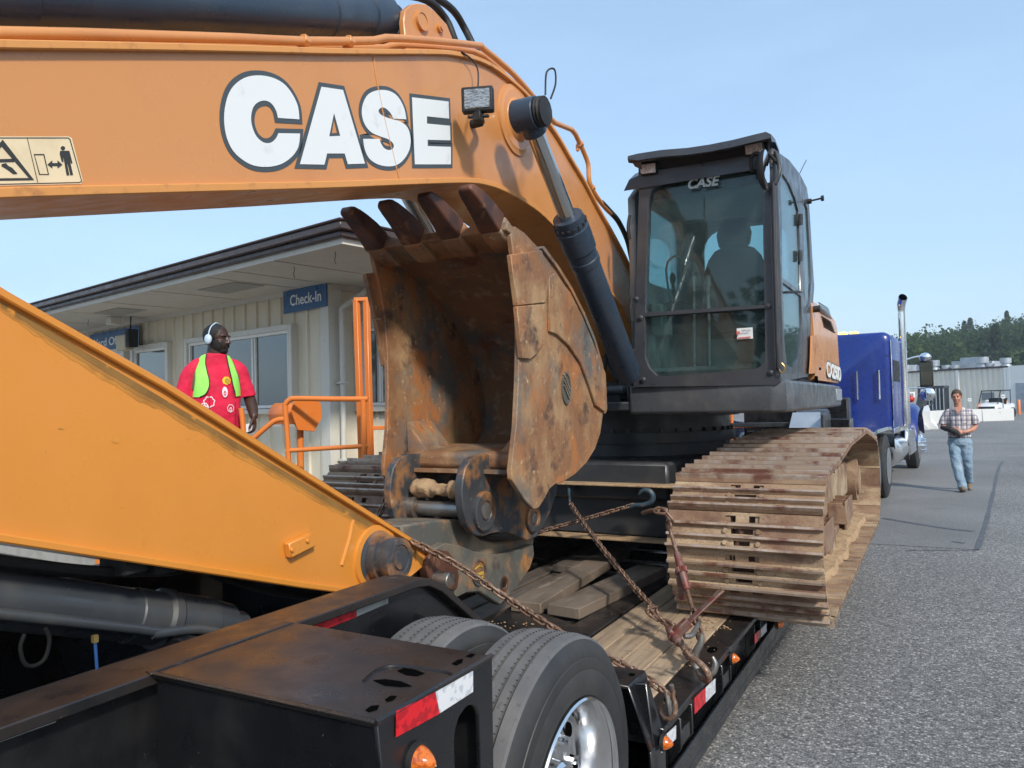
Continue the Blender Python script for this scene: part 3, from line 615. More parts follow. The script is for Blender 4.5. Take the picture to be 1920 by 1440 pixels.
# ---- work light on the boom side
wc = onX(896, 188, 0.40)
wl = MB(); fx = (CAMP - wc); fx.z = 0; fd = V((0.36, -0.93, -.05)).normalized(); sd = fd.cross(V((0, 0, 1))).normalized(); ud = sd.cross(fd).normalized()
wl.obox(wc, sd*.074, ud*.058, fd*.025); hsg = wl.build('work_light', M['rubber'], boom, bevel=.008, seg=2)
m_ = MB(); m_.obox(wc+fd*.026, sd*.060, ud*.045, fd*.004); m_.build('lens', M['lens'], hsg, bevel=.003)
jb = onX(884, 233, XB); m_ = MB(); m_.cyl(jb, jb+V((.06, 0, 0)), .022); m_.bar(jb+V((.06, 0, 0)), wc-ud*.07, .03, .02); m_.bar(wc-ud*.075-sd*.05, wc-ud*.075+sd*.05, .02, .012); m_.box(wc.x-.02, wc.x+.02, wc.y-.02, wc.y+.02, wc.z-.10, wc.z-.055); m_.build('work_light_bracket', M['rubber'], boom, bevel=.003)
m_ = MB(); m_.tube([onX(865, 97, .26), onX(885, 112, .27), onX(896, 132, .3), wc+ud*.05-fd*.01], .004, 6, smooth=5); m_.build('light_cable', M['rubber'], boom)

# ---- boom cylinders either side
def boom_cyl(sx):
    X = 0.46*sx
    h = V((X, onX(990, 215, 0.46).y, onX(990, 215, 0.46).z)); q = onX(1160, 655, 0.46); q = V((X, q.y, q.z)); d = (q-h).normalized(); L = (q-h).length + .25
    mid = onX(1068, 408, .46); km = (V((X, mid.y, mid.z))-h).length
    m_ = MB(); m_.lathe(h, d, [(km-.02, .086), (km+.05, .088), (km+.055, .098), (km+.20, .096), (km+.21, .088), (km+.26, .086), (km+.265, .090), (km+.30, .090), (km+.305, .083), (L-.05, .083), (L, .07)], 40)
    bc = m_.build('boom_cylinder', M['boomcyl'], EX, smooth=25)
    m_ = MB(); a = d.orthogonal().normalized(); b = d.cross(a)
    for i in range(16):
        c = h+d*(km+.025)+(a*math.cos(i*math.pi/8)+b*math.sin(i*math.pi/8))*.088; e = (a*math.cos(i*math.pi/8)+b*math.sin(i*math.pi/8)); m_.cyl(c-e*.01, c+e*.01, .010, n=6)
    m_.build('gland_bolts', M['dark'], bc)
    m_ = MB(); m_.cyl(h+d*.06, h+d*(km+.02), .047, n=32); m_.build('piston_rod', M['rod'], bc)
    m_ = MB(); m_.cyl(h-V((.07, 0, 0)), h+V((.055, 0, 0)), .083, n=32); m_.cyl(h, h+d*.11, .062, n=24); m_.build('rod_eye', M['boomcyl'], bc, bevel=.004)
    m_ = MB(); m_.lathe(h+V((.055*sx, 0, 0)), (sx, 0, 0), [(0, .070), (.01, .078), (.018, .068), (.026, .077), (.036, .070), (.046, .074), (.05, .045)], 14); m_.build('pin_cover', M['rubber'], bc)
    m_ = MB(); g = h+V((.1*sx, 0, .08)); m_.tube([g, g+V((.0, .02, .12)), g+V((.02, .07, .15)), g+V((.02, .08, .08)), g+V((.0, .06, .0))], .005, 6, smooth=5); m_.build('grease_line', M['rubber'], bc)
boom_cyl(1); boom_cyl(-1)

# ---- stick
XS = 0.18
st = [onX(a, b, XS) for a, b in [(800, 1040), (572, 899), (300, 729), (0, 562)]]
sb = [onX(a, b, XS) for a, b in [(0, 1000), (217, 1035), (400, 1064), (560, 1090), (640, 1101), (690, 1106)]]
end = [onX(a, b, XS) for a, b in [(730, 1100), (765, 1085), (795, 1060)]]
stc = st + [V((XS, .45, 2.27)), V((XS, .1, 2.42)), V((XS, -.35, 2.52)), V((XS, -.42, 2.38)), V((XS, .2, 1.62))] + sb
mb = MB(); mb.prism(stc + end, (-2*XS, 0, 0)); stick = mb.build('stick', M['stick'], EX)
mb = MB(); ribbon(mb, [V((XS, .1, 2.43))] + [V((XS, .45, 2.28))] + st[::-1], -XS-.022, XS+.022, .022); mb.build('top_flange', M['stick'], stick, bevel=.004)
mb = MB(); ribbon(mb, [V((XS, .2, 1.62))] + sb + [end[0]], -XS-.02, XS+.02, -.022); mb.build('bottom_flange', M['stick'], stick, bevel=.004)
# line of grime that has collected under the stick's top flange
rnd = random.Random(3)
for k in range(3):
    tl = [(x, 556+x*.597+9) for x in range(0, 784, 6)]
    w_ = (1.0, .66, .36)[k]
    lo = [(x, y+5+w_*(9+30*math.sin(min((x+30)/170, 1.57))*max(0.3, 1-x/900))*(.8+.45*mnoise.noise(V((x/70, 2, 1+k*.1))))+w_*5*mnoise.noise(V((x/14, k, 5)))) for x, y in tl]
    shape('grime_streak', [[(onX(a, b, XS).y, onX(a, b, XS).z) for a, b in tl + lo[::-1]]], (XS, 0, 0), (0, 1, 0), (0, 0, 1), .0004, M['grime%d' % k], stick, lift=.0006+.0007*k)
mb = MB(); mb.prism([onX(a, b, XS) for a, b in [(530, 1018), (577, 998), (582, 1022), (535, 1046)]], (.03, 0, 0)); lp = mb.build('bolted_block', M['stick'], stick, bevel=.004)
for a, b in ((547, 1031), (576, 1014)):
    p = onX(a, b, XS+.03); m_ = MB(); m_.cyl(p, p+V((.007, 0, 0)), .0085, n=10); m_.build('bolt_head', M['stick'], lp, bevel=.002)
mb = MB(); mb.tube([onX(662, 975, XS), onX(655, 1010, XS), onX(640, 1060, XS)], .008, 8); mb.build('weld_seam', M['stick'], stick)
for (a, b, c, d_) in ((115, 803, 5, 3), (217, 822, 6, 12), (352, 823, 3, 2)):
    q = [(a+c*math.cos(t)*(1+.4*math.sin(3*t)), b+d_*math.sin(t)*(1+.3*math.cos(2*t))) for t in [i*.7 for i in range(9)]]
    shape('paint_chip', [[(onX(x, y, XS).y, onX(x, y, XS).z) for x, y in q]], (XS, 0, 0), (0, 1, 0), (0, 0, 1), .0006, M['grime'], stick, lift=.001)
# pin boss of the link at the stick's end
p = onX(704, 1045, XS); c0 = V((XS, p.y, p.z))
mb = MB(); mb.lathe(c0, (1, 0, 0), [(0, .11), (.015, .11), (.018, .098), (.022, .092), (.022, .094), (.06, .094), (.062, .083), (.085, .083), (.09, .088), (.125, .085), (.128, .06), (.122, .058), (.122, .04), (.13, .038)], 40)
mb.build('pin_boss', M['ear'], stick, smooth=25)
mb = MB(); mb.lathe(c0-V((.001, 0, 0)), (1, 0, 0), [(0, .135), (.012, .132), (.016, .10)], 40); mb.build('boss_ring', M['stick'], stick, smooth=25)
mb = MB(); mb.cyl(c0+V((.03, -.06, -.085)), c0+V((.11, -.06, -.085)), .016, n=6); mb.build('boss_bolt', M['tooth'], stick, bevel=.002)
# bucket cylinder under the stick
q0, q1 = V((0, .30, 1.47)), V((0, 1.95, .875)); dq_ = (q1-q0).normalized(); LL = (q1-q0).length
mb = MB(); mb.lathe(q0, dq_, [(0, .08), (LL-.46, .08), (LL-.455, .084), (LL-.36, .084), (LL-.35, .096), (LL-.32, .096), (LL-.31, .09), (LL-.16, .09), (LL-.155, .086), (LL-.07, .08), (LL-.05, .06), (LL+.0, .06)], 40)
bcy = mb.build('bucket_cylinder', M['cylpaint'], EX, smooth=25)
mb = MB(); mb.cyl(q1, q1+dq_*.75, .042, n=28); mb.build('piston_rod', M['rod'], bcy)
so_ = V((.092, 0, -.035)); mb = MB(); mb.tube([q0+so_, q0+dq_*(LL-.5)+so_, q0+dq_*(LL-.44)+so_+V((.0, 0, -.01)), q0+dq_*(LL-.28)+so_+V((.015, 0, .02)), q0+dq_*(LL-.1)+so_+V((.01, 0, .01))], .0165, 12, smooth=4); mb.build('hydraulic_pipe', M['cylpaint'], bcy)
cp = q0+dq_*(LL-.1)+so_+V((.0, 0, .015)); mb = MB(); mb.obox(cp, V((.022, 0, 0)), dq_*.03, V((0, .3, .95)).normalized()*.025); mb.build('pipe_flange', M['cylpaint'], bcy, bevel=.004)
for s_ in (-.013, .013):
    mb = MB(); c = cp+dq_*s_+V((.022, 0, .012)); mb.lathe(c, (1, 0, 0), [(0, .009), (.012, .009), (.012, .005), (.006, .005)], 14); mb.build('flange_bolt', M['dark'], bcy)
# hoses slung under the stick
mb = MB(); mb.tube([onX(-60, 1040, .1), onX(60, 1058, .1), onX(180, 1070, .1), onX(300, 1073, .1), onX(370, 1062, .1)], .014, 8, smooth=4); mb.tube([onX(-60, 1052, .02), onX(60, 1068, .02), onX(200, 1076, .02), onX(340, 1068, .02)], .014, 8, smooth=4)
mb.tube([onX(390, 1075, .05), onX(470, 1100, .05), onX(560, 1118, .05), onX(640, 1110, .05)], .012, 8, smooth=4)
mb.build('hydraulic_hose', M['rubber'], stick)
for a in (232, 290):
    p = onX(a, 1048, .1); mb = MB(); mb.box(.04, .16, p.y-.04, p.y+.04, p.z-.04, p.z+.04); mb.build('hose_clamp', M['rubber'], stick, bevel=.006)

# ---- quick coupler between stick and bucket
XC = 0.17
cpl_px = [(800, 1052), (812, 1030), (835, 1018), (860, 1022), (890, 1034), (930, 1040), (965, 1034), (1000, 1020), (1002, 1040), (994, 1066), (970, 1100), (948, 1124), (938, 1135), (925, 1126), (900, 1110), (875, 1112), (855, 1122), (840, 1125), (815, 1112), (802, 1085)]
cp3 = [onX(a, b, XC) for a, b in cpl_px]
mb = MB(); mb.prism(cp3, (-.05, 0, 0)); coupler = mb.build('quick_coupler', M['coupler'], EX, bevel=.006)
mb = MB(); mb.prism([p+V((-.33, 0, 0)) for p in cp3], (.05, 0, 0)); mb.build('side_plate', M['coupler'], coupler, bevel=.006)
up_px = [(752, 985), (820, 975), (872, 975), (880, 995), (905, 1012), (930, 1018), (960, 1012), (1003, 1004), (1000, 1022), (960, 1046), (900, 1040), (840, 1034), (800, 1050), (760, 1020)]
up3 = [onX(a, b, XC-.05) for a, b in up_px]
mb = MB(); mb.prism(up3, (-.23, 0, 0)); mb.build('coupler_body', M['coupler'], coupler, bevel=.01)
mb = MB()
for (a, b, c, d_) in ((752, 980, 800, 1000), (812, 978, 870, 1000)):
    pass
mb.box(-.11, .0, *(sorted((onX(760, 980, 0).y-.02, onX(760, 980, 0).y+.10))), onX(760, 990, 0).z-.06, onX(760, 978, 0).z+.0)
mb.build('coupler_hook', M['coupler'], coupler, bevel=.008)
lc = onX(897, 1073, XC)
mb = MB(); mb.lathe(V((XC-.001, lc.y, lc.z)), (1, 0, 0), [(0, .066), (.010, .066), (.010, .056), (.003, .056)], 36); mb.build('round_emblem', M['ear'], coupler, smooth=25)
text('emblem_text', 'STRICKLAND', V((XC+.004, lc.y+.044, lc.z-.004)), (0, -1, 0.05), (0, -.05, -1), .088, .014, M['yellow_mark'], coupler, offset=.02, depth=.003)
for dz in (-.026, .022):
    mb = MB(); mb.tube([V((XC+.004, lc.y-.04*1, lc.z+dz)), V((XC+.006, lc.y, lc.z+dz-.010*(1 if dz < 0 else -1))), V((XC+.004, lc.y+.035, lc.z+dz-.002))], .0028, 6, smooth=4); mb.build('emblem_bar', M['yellow_mark'], coupler)
pp = onX(945, 1095, XC); mb = MB(); mb.lathe(V((XC-.002, pp.y, pp.z)), (1, 0, 0), [(0, .042), (.006, .042), (.006, .030), (.002, .028)], 24); mb.build('pin_recess', M['tooth'], coupler)
# rusty bucket link and its pin
ll = onX(826, 1062, XC+.02); ps = onX(848, 1088, XC+.10)
mb = MB(); mb.prism([onX(a, b, XC+.035) for a, b in [(800, 1062), (806, 1040), (822, 1030), (842, 1034), (856, 1052), (862, 1080), (858, 1105), (838, 1112), (818, 1100), (804, 1082)]], (-.05, 0, 0)); link = mb.build('bucket_link', M['tooth'], EX, bevel=.006)
mb = MB(); s0 = V((XC+.01, ps.y-.03, ps.z+.005)); mb.lathe(s0, (1, 0, 0), [(0, .052), (.022, .052), (.022, .038), (.10, .038), (.103, .035)], 30); mb.build('link_pin', M['steel'], link, smooth=30)
mb = MB(); mb.box(-.12, .12, q1.y+.55, ps.y+.02, ps.z-.06, ps.z+.05); mb.build('link_body', M['ear'], link, bevel=.02)

# ---- bucket
XR, XL = 0.46, -0.405
side_px = [(966, 424), (985, 437), (1012, 466), (1040, 503), (1066, 544), (1090, 592), (1110, 640), (1124, 688), (1131, 735), (1131, 775), (1126, 812), (1116, 842), (1100, 868), (1078, 890), (1056, 904), (1040, 909), (1030, 918), (1020, 938), (1010, 953), (1001, 955), (985, 938), (960, 899), (959, 880), (968, 800), (972, 720), (974, 640), (972, 560), (966, 500), (958, 440)]
side = [onX(a, b, XR) for a, b in side_px]
mb = MB(); mb.prism(side, (-.028, 0, 0)); bucket = mb.build('bucket', M['bucket'], EX, bevel=.004, smooth=25)
mb = MB(); mb.prism([V((XL+.028, p.y, p.z)) for p in side], (-.028, 0, 0)); mb.build('side_plate', M['bucket'], bucket, bevel=.004, smooth=25)
# shell between the plates
sh_px = [(950, 420), (975, 445), (1012, 480), (1045, 525), (1072, 575), (1094, 628), (1108, 680), (1116, 728), (1117, 775), (1110, 815), (1092, 850), (1066, 876), (1035, 890), (1000, 893), (975, 890)]
sh = catmull([onX(a, b, XR-.02) for a, b in sh_px], 4)
mb = MB(); rg = []
for i, p in enumerate(sh):
    a, b = sh[max(i-1, 0)], sh[min(i+1, len(sh)-1)]; d = (b-a).normalized(); n = V((0, d.z, -d.y))*.022
    rg.append([V((XR-.028, p.y, p.z)), V((XL+.028, p.y, p.z)), V((XL+.028, p.y, p.z))+n, V((XR-.028, p.y, p.z))+n])
mb.rings(rg); mb.build('shell', M['bucket_in'], bucket, smooth=50)
# wear strips on the back edge of the shell
for X0 in (XR-.02, XL-.01):
    mb = MB(); rg = []
    for i, p in enumerate(side[2:10]):
        rg.append([V((X0, p.y, p.z)), V((X0+.035, p.y, p.z)), V((X0+.035, p.y+.02, p.z+.015)), V((X0, p.y+.02, p.z+.015))])
    mb.rings(rg); mb.build('edge_strip', M['bucket'], bucket)
# side wear plate (overlay) with curved edge
sw = [(1131, 700), (1134, 768), (1128, 772), (1112, 760), (1100, 722), (1084, 680), (1062, 648), (1040, 628), (1026, 622), (1024, 520), (1036, 512), (1064, 548), (1088, 596), (1108, 644), (1122, 680)]
mb = MB(); mb.prism([onX(a, b, XR) for a, b in sw], (.018, 0, 0)); mb.build('wear_plate', M['bucket'], bucket, bevel=.004)
# side cutter plates at the front edge
for X0, dx in ((XR-.006, .026), (XL+.006, -.026)):
    for q in ([(951, 478), (1010, 470), (1024, 520), (1018, 568), (963, 574)], [(963, 575), (1018, 570), (1016, 640), (1000, 664), (988, 674), (972, 672)]):
        pp3 = [onX(a, b, XR) for a, b in q]
        mb = MB(); mb.prism([V((X0, p.y, p.z)) for p in pp3], (dx, 0, 0)); mb.build('side_cutter', M['bucket'], bucket, bevel=.004)
# oval cast badge with a raised stripe
oc = onX(1060, 728, XR)
mb = MB(); n_ = 28; mb.rings([[V((XR+h, oc.y+r*.055*math.cos(t*2*math.pi/n_), oc.z+r*.088*math.sin(t*2*math.pi/n_))) for t in range(n_)] for h, r in ((0, 1), (.010, 1), (.010, .86), (.005, .84))]); bd = mb.build('oval_badge', M['coupler'], bucket, smooth=25)
for s_ in (-.03, 0, .03):
    mb = MB(); mb.bar(V((XR+.007, oc.y-.034, oc.z+.045+s_)), V((XR+.007, oc.y+.034, oc.z-.035+s_)), .012, .012); mb.build('badge_stripe', M['coupler'], bd)
# lip and the four teeth
lipA = onX(962, 432, XR); ld = (onX(880, 348, XR-.1)-onX(935, 430, XR-.1)); ld.x = 0; ld.normalize()     # direction the teeth point
bk = (onX(1012, 466, XR)-onX(966, 424, XR)); bk.x = 0; bk.normalize()
nn = V((0, -ld.z, ld.y))
LZ = V((0, lipA.y, lipA.z))
mb = MB(); mb.obox(LZ-bk*-.05+V((.0275, 0, 0)), V((.432, 0, 0)), bk*.11, V((0, -bk.z, bk.y))*.022); mb.build('lip', M['bucket'], bucket, bevel=.005)
tp = [(935, 428), (868, 440), (790, 452), (717, 462)]
TX = [.375, .145, -.09, -.325]
for i, x in enumerate(TX):
    c = LZ + V((x, 0, 0))
    mb = MB()
    def sec(o, w, h, sh_=0): return [c+ld*o+V((sx*w, 0, 0))+nn*(sy*h+sh_) for sx, sy in ((-1, -1), (1, -1), (1, 1), (-1, 1))]
    mb.rings([sec(-.13, .045, .02, .0), sec(-.08, .055, .045, 0), sec(.0, .06, .052, 0), sec(.055, .058, .05, 0)])
    ad = mb.build('tooth_adapter', M['bucket'], bucket, bevel=.012, seg=2, smooth=60)
    mb = MB(); mb.rings([sec(.05, .052, .046, 0), sec(.07, .056, .052, 0), sec(.15, .051, .046, -.004), sec(.22, .047, .038, -.002), sec(.275, .044, .031, .004), sec(.315, .040, .023, .010), sec(.335, .030, .013, .014)])
    tt = mb.build('tooth', M['tooth'], bucket, bevel=.010, seg=3, smooth=60)
    mb = MB(); mb.cyl(c+ld*.03+V((.045, 0, 0)), c+ld*.03+V((.066, 0, 0)), .012, n=12); mb.build('tooth_pin', M['tooth'], ad)
LIPN = 0
# torque tube between the ears, and the ears with pins
tf, tb = onX(962, 872, XR), onX(1010, 890, XR)
TY, TZ = onX(921, 868, .235).y, onX(921, 868, .235).z
mb = MB(); tbx = [V((XL+.02, TY+a, TZ+b)) for a, b in ((-.02, .035), (.0, .055), (.34, .08), (.36, .02), (.2, -.06), (.02, -.045), (-.02, -.02))]
mb.prism(tbx, (.825, 0, 0)); mb.build('torque_tube', M['bucket'], bucket, bevel=.014, seg=2)
for X0, s_ in ((XL+.028, 1), (XR-.028, -1)):
    mb = MB(); mb.prism([V((X0, TY+.0, TZ+.04)), V((X0, TY+.02, TZ+.22)), V((X0+.17*s_, TY+.02, TZ+.045))], (0, .25, 0)); mb.build('corner_gusset', M['bucket'], bucket, bevel=.01)
XE = .235
ear_px = [(868, 900), (872, 880), (882, 862), (898, 853), (920, 852), (945, 870), (975, 885), (1010, 885), (1046, 900), (1044, 925), (1032, 960), (1020, 985), (1006, 1007), (990, 1014), (970, 1005), (948, 997), (925, 1000), (905, 1006), (890, 1003), (877, 985), (869, 955), (866, 925)]
er = [onX(a, b, XE) for a, b in ear_px]
for X0 in (XE, -XE+.045):
    mb = MB(); mb.prism([V((X0, p.y, p.z)) for p in er], (-.045, 0, 0)); e = mb.build('bucket_ear', M['ear'], bucket, bevel=.005, smooth=25)
for (a, b, rr) in ((905, 958, .098), (996, 972, .074)):
    p = onX(a, b, XE)
    mb = MB(); mb.lathe(V((XE-.001, p.y, p.z)), (1, 0, 0), [(0, rr), (.02, rr), (.024, rr*.92), (.024, rr*.55), (.017, rr*.5), (.017, rr*.12), (.013, .003)], 36); mb.build('pin_collar', M['ear'], bucket, smooth=25)
    mb = MB(); mb.lathe(V((XE+.015, p.y, p.z)), (1, 0, 0), [(0, rr*.42), (.009, rr*.42), (.011, rr*.35)], 24); mb.build('pin_end', M['steel'], bucket)
    mb = MB(); mb.cyl(V((XE-.04, p.y, p.z)), V((-XE+.04, p.y, p.z)), .04, n=28); mb.cyl(V((XE-.045, p.y, p.z)), V((XE-.075, p.y, p.z)), .062); mb.cyl(V((-XE+.045, p.y, p.z)), V((-XE+.085, p.y, p.z)), .066); mb.build('bucket_pin', M['steel'], bucket)
# dried clay sitting on the pin
p = onX(905, 945, XE); mb = MB()
rnd = random.Random(5)
for i in range(9):
    x = -.15+.3*i/8; s_ = .035 if 2 < i < 6 else .055
    mb.ell(V((x, p.y-.01+rnd.uniform(-.01, .01), p.z+.055+s_*.25)), (.032, .06, s_*.9), nu=10, nv=6)
dc = mb.build('dried_clay', M['dirt'], bucket, remesh=.009)
tx = bpy.data.textures.new('cl', 'CLOUDS'); tx.noise_scale = .04
md = dc.modifiers.new('d', 'DISPLACE'); md.texture = tx; md.strength = .02; md.mid_level = .5

# the bucket narrows towards its hinge: draw its left side in
for o in [bucket] + list(bucket.children):
    if o.name.split('.')[0] in ('side_plate', 'shell', 'edge_strip', 'side_cutter', 'corner_gusset', 'torque_tube'):
        for q in o.data.vertices:
            c = q.co
            if c.x < 0: c.x += .085*min(max((2.42-c.z)/1.0, 0), 1.1)*min(1, -c.x/.40)
# ---- crawler tracks: every shoe is a piece
ZD = 0.46                                   # deck height the tracks stand on
def shoe_mesh(name, mats, w=.80):
    """one triple-grouser shoe, local x across, y along travel, z outwards"""
    mb = MB(); h = w/2
    # plate in strips around the two slots
    xs = [-h, -.088, -.058, -.042, -.034, .034, .042, .058, .088, h]; ys = [-.092, -.068, -.044, -.008, .020, .054, .088, .100]
    def hole(x, y): return (abs(x) < .042 and -.068 < y < -.044) or (abs(x) < .058 and -.008 < y < .020) or (.034 < abs(x) < .088 and .054 < y < .088)
    for a, b in zip(xs, xs[1:]):
        for c, d in zip(ys, ys[1:]):
            if not hole((a+b)/2, (c+d)/2): mb.box(a, b, c, d, 0, .011)
    for bx in (-.085, .085):
        for by in (-.056, .007): mb.cyl((bx, by, .011), (bx, by, .024), .014, n=6)
    nb = len(mb.f)
    # three tapered grousers, upper halves in the worn, lit-tip colour
    for gy, gh in ((-.086, .054), (-.025, .038), (.038, .038)):
        a, b = -h, h; hm = .011+(gh-.011)*.5
        for z0, z1, w0, w1 in ((.011, hm, .013, .009), (hm, gh, .009, .006)):
            mb.add([(a, gy-w0, z0), (b, gy-w0, z0), (b, gy+w0, z0), (a, gy+w0, z0), (a, gy-w1, z1), (b, gy-w1, z1), (b, gy+w1, z1), (a, gy+w1, z1)],
                   [(0, 1, 2, 3), (4, 5, 6, 7), (0, 1, 5, 4), (1, 2, 6, 5), (2, 3, 7, 6), (3, 0, 4, 7)])
    ng = len(mb.f)
    # bent leading lip
    mb.add([(-h, .098, 0), (h, .098, 0), (h, .098, .011), (-h, .098, .011), (-h, .112, -.012), (h, .112, -.012), (h, .114, -.001), (-h, .114, -.001)], [(0, 1, 5, 4), (1, 2, 6, 5), (2, 3, 7, 6), (3, 0, 4, 7), (0, 1, 2, 3), (4, 5, 6, 7)])
    # chain link pads behind the plate
    for lx in (-.085, .085): mb.box(lx-.020, lx+.020, -.085, .095, -.075, -.001)
    me = mb.build(name, list(mats), mesh_only=True, smooth=30)
    for i, f in enumerate(me.polygons):
        f.material_index = 1 if (nb <= i < ng and ((i-nb)//6) % 2 == 1) else 0
    return me
def crawler(xc, me, me2=None):
    yF, yR, zc, rF = 4.49, 8.20, ZD+.395, .362
    # path of the chain (outer plate line), clockwise from bottom front
    path = []
    def arc(cy, r, a0, a1, n):
        for i in range(n): 
            a = R(a0+(a1-a0)*i/n); path.append(V((0, cy+r*math.cos(a), zc+r*math.sin(a))))
    arc(yF, rF, 270, 90, 40)                        # front idler (faces the camera)
    n = 60
    for i in range(n):                              # upper run sags between the carrier rollers
        t = i/n; y = yF+(yR-yF)*t; s = -.012*abs(math.sin(math.pi*t*2.9))
        z = zc+rF + .125*max(0, math.sin(math.pi*min(t/.63, 1)*.5))*(1 if t < .63 else max(0, math.cos((t-.63)/.37*math.pi/2))**.8) + s
        path.append(V((0, y, z)))
    arc(yR, rF, 90, -90, 40)
    for i in range(40): path.append(V((0, yR+(yF-yR)*i/40, zc-rF)))
    path.append(path[0].copy())
    L = [0]
    for i in range(len(path)-1): L.append(L[-1]+(path[i+1]-path[i]).length)
    N_ = round(L[-1]/.19); pitch = L[-1]/N_
    trk = thing  # noqa
    mb = MB()
    # side frame
    mb.box(xc-.16, xc+.16, yF+.25, yR-.30, ZD+.28, ZD+.60)
    fr = mb.build('crawler_track', M['shoe'], EX, bevel=.04, seg=3)
    j = 0
    for k in range(N_):
        s = (k+.5)*pitch
        while L[j+1] < s: j += 1
        t = (s-L[j])/(L[j+1]-L[j]); p = path[j].lerp(path[j+1], t); d = (path[j+1]-path[j]).normalized()
        # smooth tangent
        a, b = path[max(j-1, 0)], path[min(j+2, len(path)-1)]; d = (b-a).normalized()
        out = V((0, d.z, -d.y))*-1; c = V((0, (yF+yR)/2, zc)); 
        if out.dot(p-V((0, min(max(p.y, yF), yR), zc))) < 0: out = -out
        x = V((1, 0, 0)); y = out.cross(x)
        Mx = Matrix((x, y, out)).transposed().to_4x4(); Mx.translation = V((xc, p.y, p.z)) + out*.012
        inst(me2 if (out.z > .93 and me2) else me, 'track_shoe', fr, Mx)
    # idler, sprocket, rollers, guards
    mb = MB(); mb.lathe(V((xc-.06, yF, zc)), (1, 0, 0), [(0, .28), (.01, .31), (.03, .31), (.03, .29), (.09, .29), (.09, .31), (.11, .31), (.12, .28)], 36); mb.cyl(V((xc-.18, yF, zc)), V((xc+.18, yF, zc)), .09); mb.build('idler', M['shoe_dark'], fr)
    mb = MB()
    n = 21; prof = []
    for i in range(n*4):
        a = i*2*math.pi/(n*4); r = .33 if (i % 4) in (0, 1) else .275; prof.append(V((xc-.035, yR+r*math.cos(a), zc+r*math.sin(a))))
    mb.prism(prof, (.07, 0, 0)); mb.cyl(V((xc-.2, yR, zc)), V((xc+.22, yR, zc)), .2, n=32); mb.lathe(V((xc+.2, yR, zc)), (1, 0, 0), [(0, .15), (.04, .14), (.04, .05)], 28); mb.build('sprocket', M['shoe'], fr)
    for i in range(8):
        y = yF+.42+i*(yR-yF-.85)/7
        mb = MB(); mb.lathe(V((xc-.13, y, ZD+.17)), (1, 0, 0), [(0, .06), (.01, .105), (.06, .105), (.06, .085), (.20, .085), (.20, .105), (.25, .105), (.26, .06)], 24); mb.build('track_roller', M['shoe_dark'], fr)
    for y in (yF+1.1, yR-1.0):
        mb = MB(); mb.cyl(V((xc-.1, y, zc+.28)), V((xc+.16, y, zc+.28)), .07); mb.build('carrier_roller', M['shoe'], fr)
    # roller guards: open-topped folded plates hung outside the frame
    for y in (yF+.55, yF+1.85):
        x1 = xc+(.29 if xc > 0 else -.29); x0 = xc+(.16 if xc > 0 else -.16)
        mb = MB(); mb.prism([V((x1, y, ZD+.40)), V((x1, y+.55, ZD+.40)), V((x1, y+.48, ZD+.22)), V((x1, y+.07, ZD+.22))], (-.015, 0, 0))
        mb.bar((x0, y+.02, ZD+.31), (x1, y+.02, ZD+.31), .015, .16); mb.bar((x0, y+.53, ZD+.31), (x1, y+.53, ZD+.31), .015, .16); mb.bar((x0, y+.2, ZD+.33), (x1, y+.2, ZD+.33), .012, .1); mb.bar((x0, y+.37, ZD+.33), (x1, y+.37, ZD+.33), .012, .1)
        mb.build('roller_guard', M['shoe_mid'], fr, bevel=.004)
    for y in (yF+.35, yF+1.35, yF+2.5):
        mb = MB(); s_ = 1 if xc > 0 else -1; mb.bar((xc+.21*s_, y, ZD+.20), (xc+.21*s_, y+.55, ZD+.20), .05, .06); mb.bar((xc+.21*s_, y+.1, ZD+.12), (xc+.21*s_, y+.45, ZD+.12), .02, .12); mb.build('track_guide', M['shoe'], fr, bevel=.005)
    # loose soil lying on the lower run
    mb = MB(); rnd = random.Random(int(xc*10)+40)
    nx, ny = 10, 60; s_ = 1 if xc > 0 else -1; g = []
    for i in range(ny):
        row = []
        for k in range(nx):
            x = xc+s_*(.08+.22*k/(nx-1)*(1+.25*mnoise.noise(V((i*.13, 0, 0))))); y = yF+.1+(yR-yF-.2)*i/(ny-1)
            hgt = .075*(1-k/(nx-1))**1.3*(0.5+1.0*mnoise.noise(V((x*4, y*2.2, 3)))) + .012*mnoise.noise(V((x*30, y*30, 1)))
            if k == nx-1: hgt = -.06
            row.append(V((x, y, ZD+.062+hgt)))
        g.append(row)
    mb.rings(g, closed=False, cap=False); mb.build('packed_soil', M['dirt'], fr)
    return fr
sh_t = shoe_mesh('track_shoe', (M['shoe'], M['grouser'])); sh_d = shoe_mesh('brown_track_shoe', (M['shoe_mid'], M['grouser']))
sh_m = shoe_mesh('rusty_track_shoe', (M['shoe_mid'], M['grouser']))
crawler(1.30, sh_t, sh_m); crawler(-1.30, sh_d)

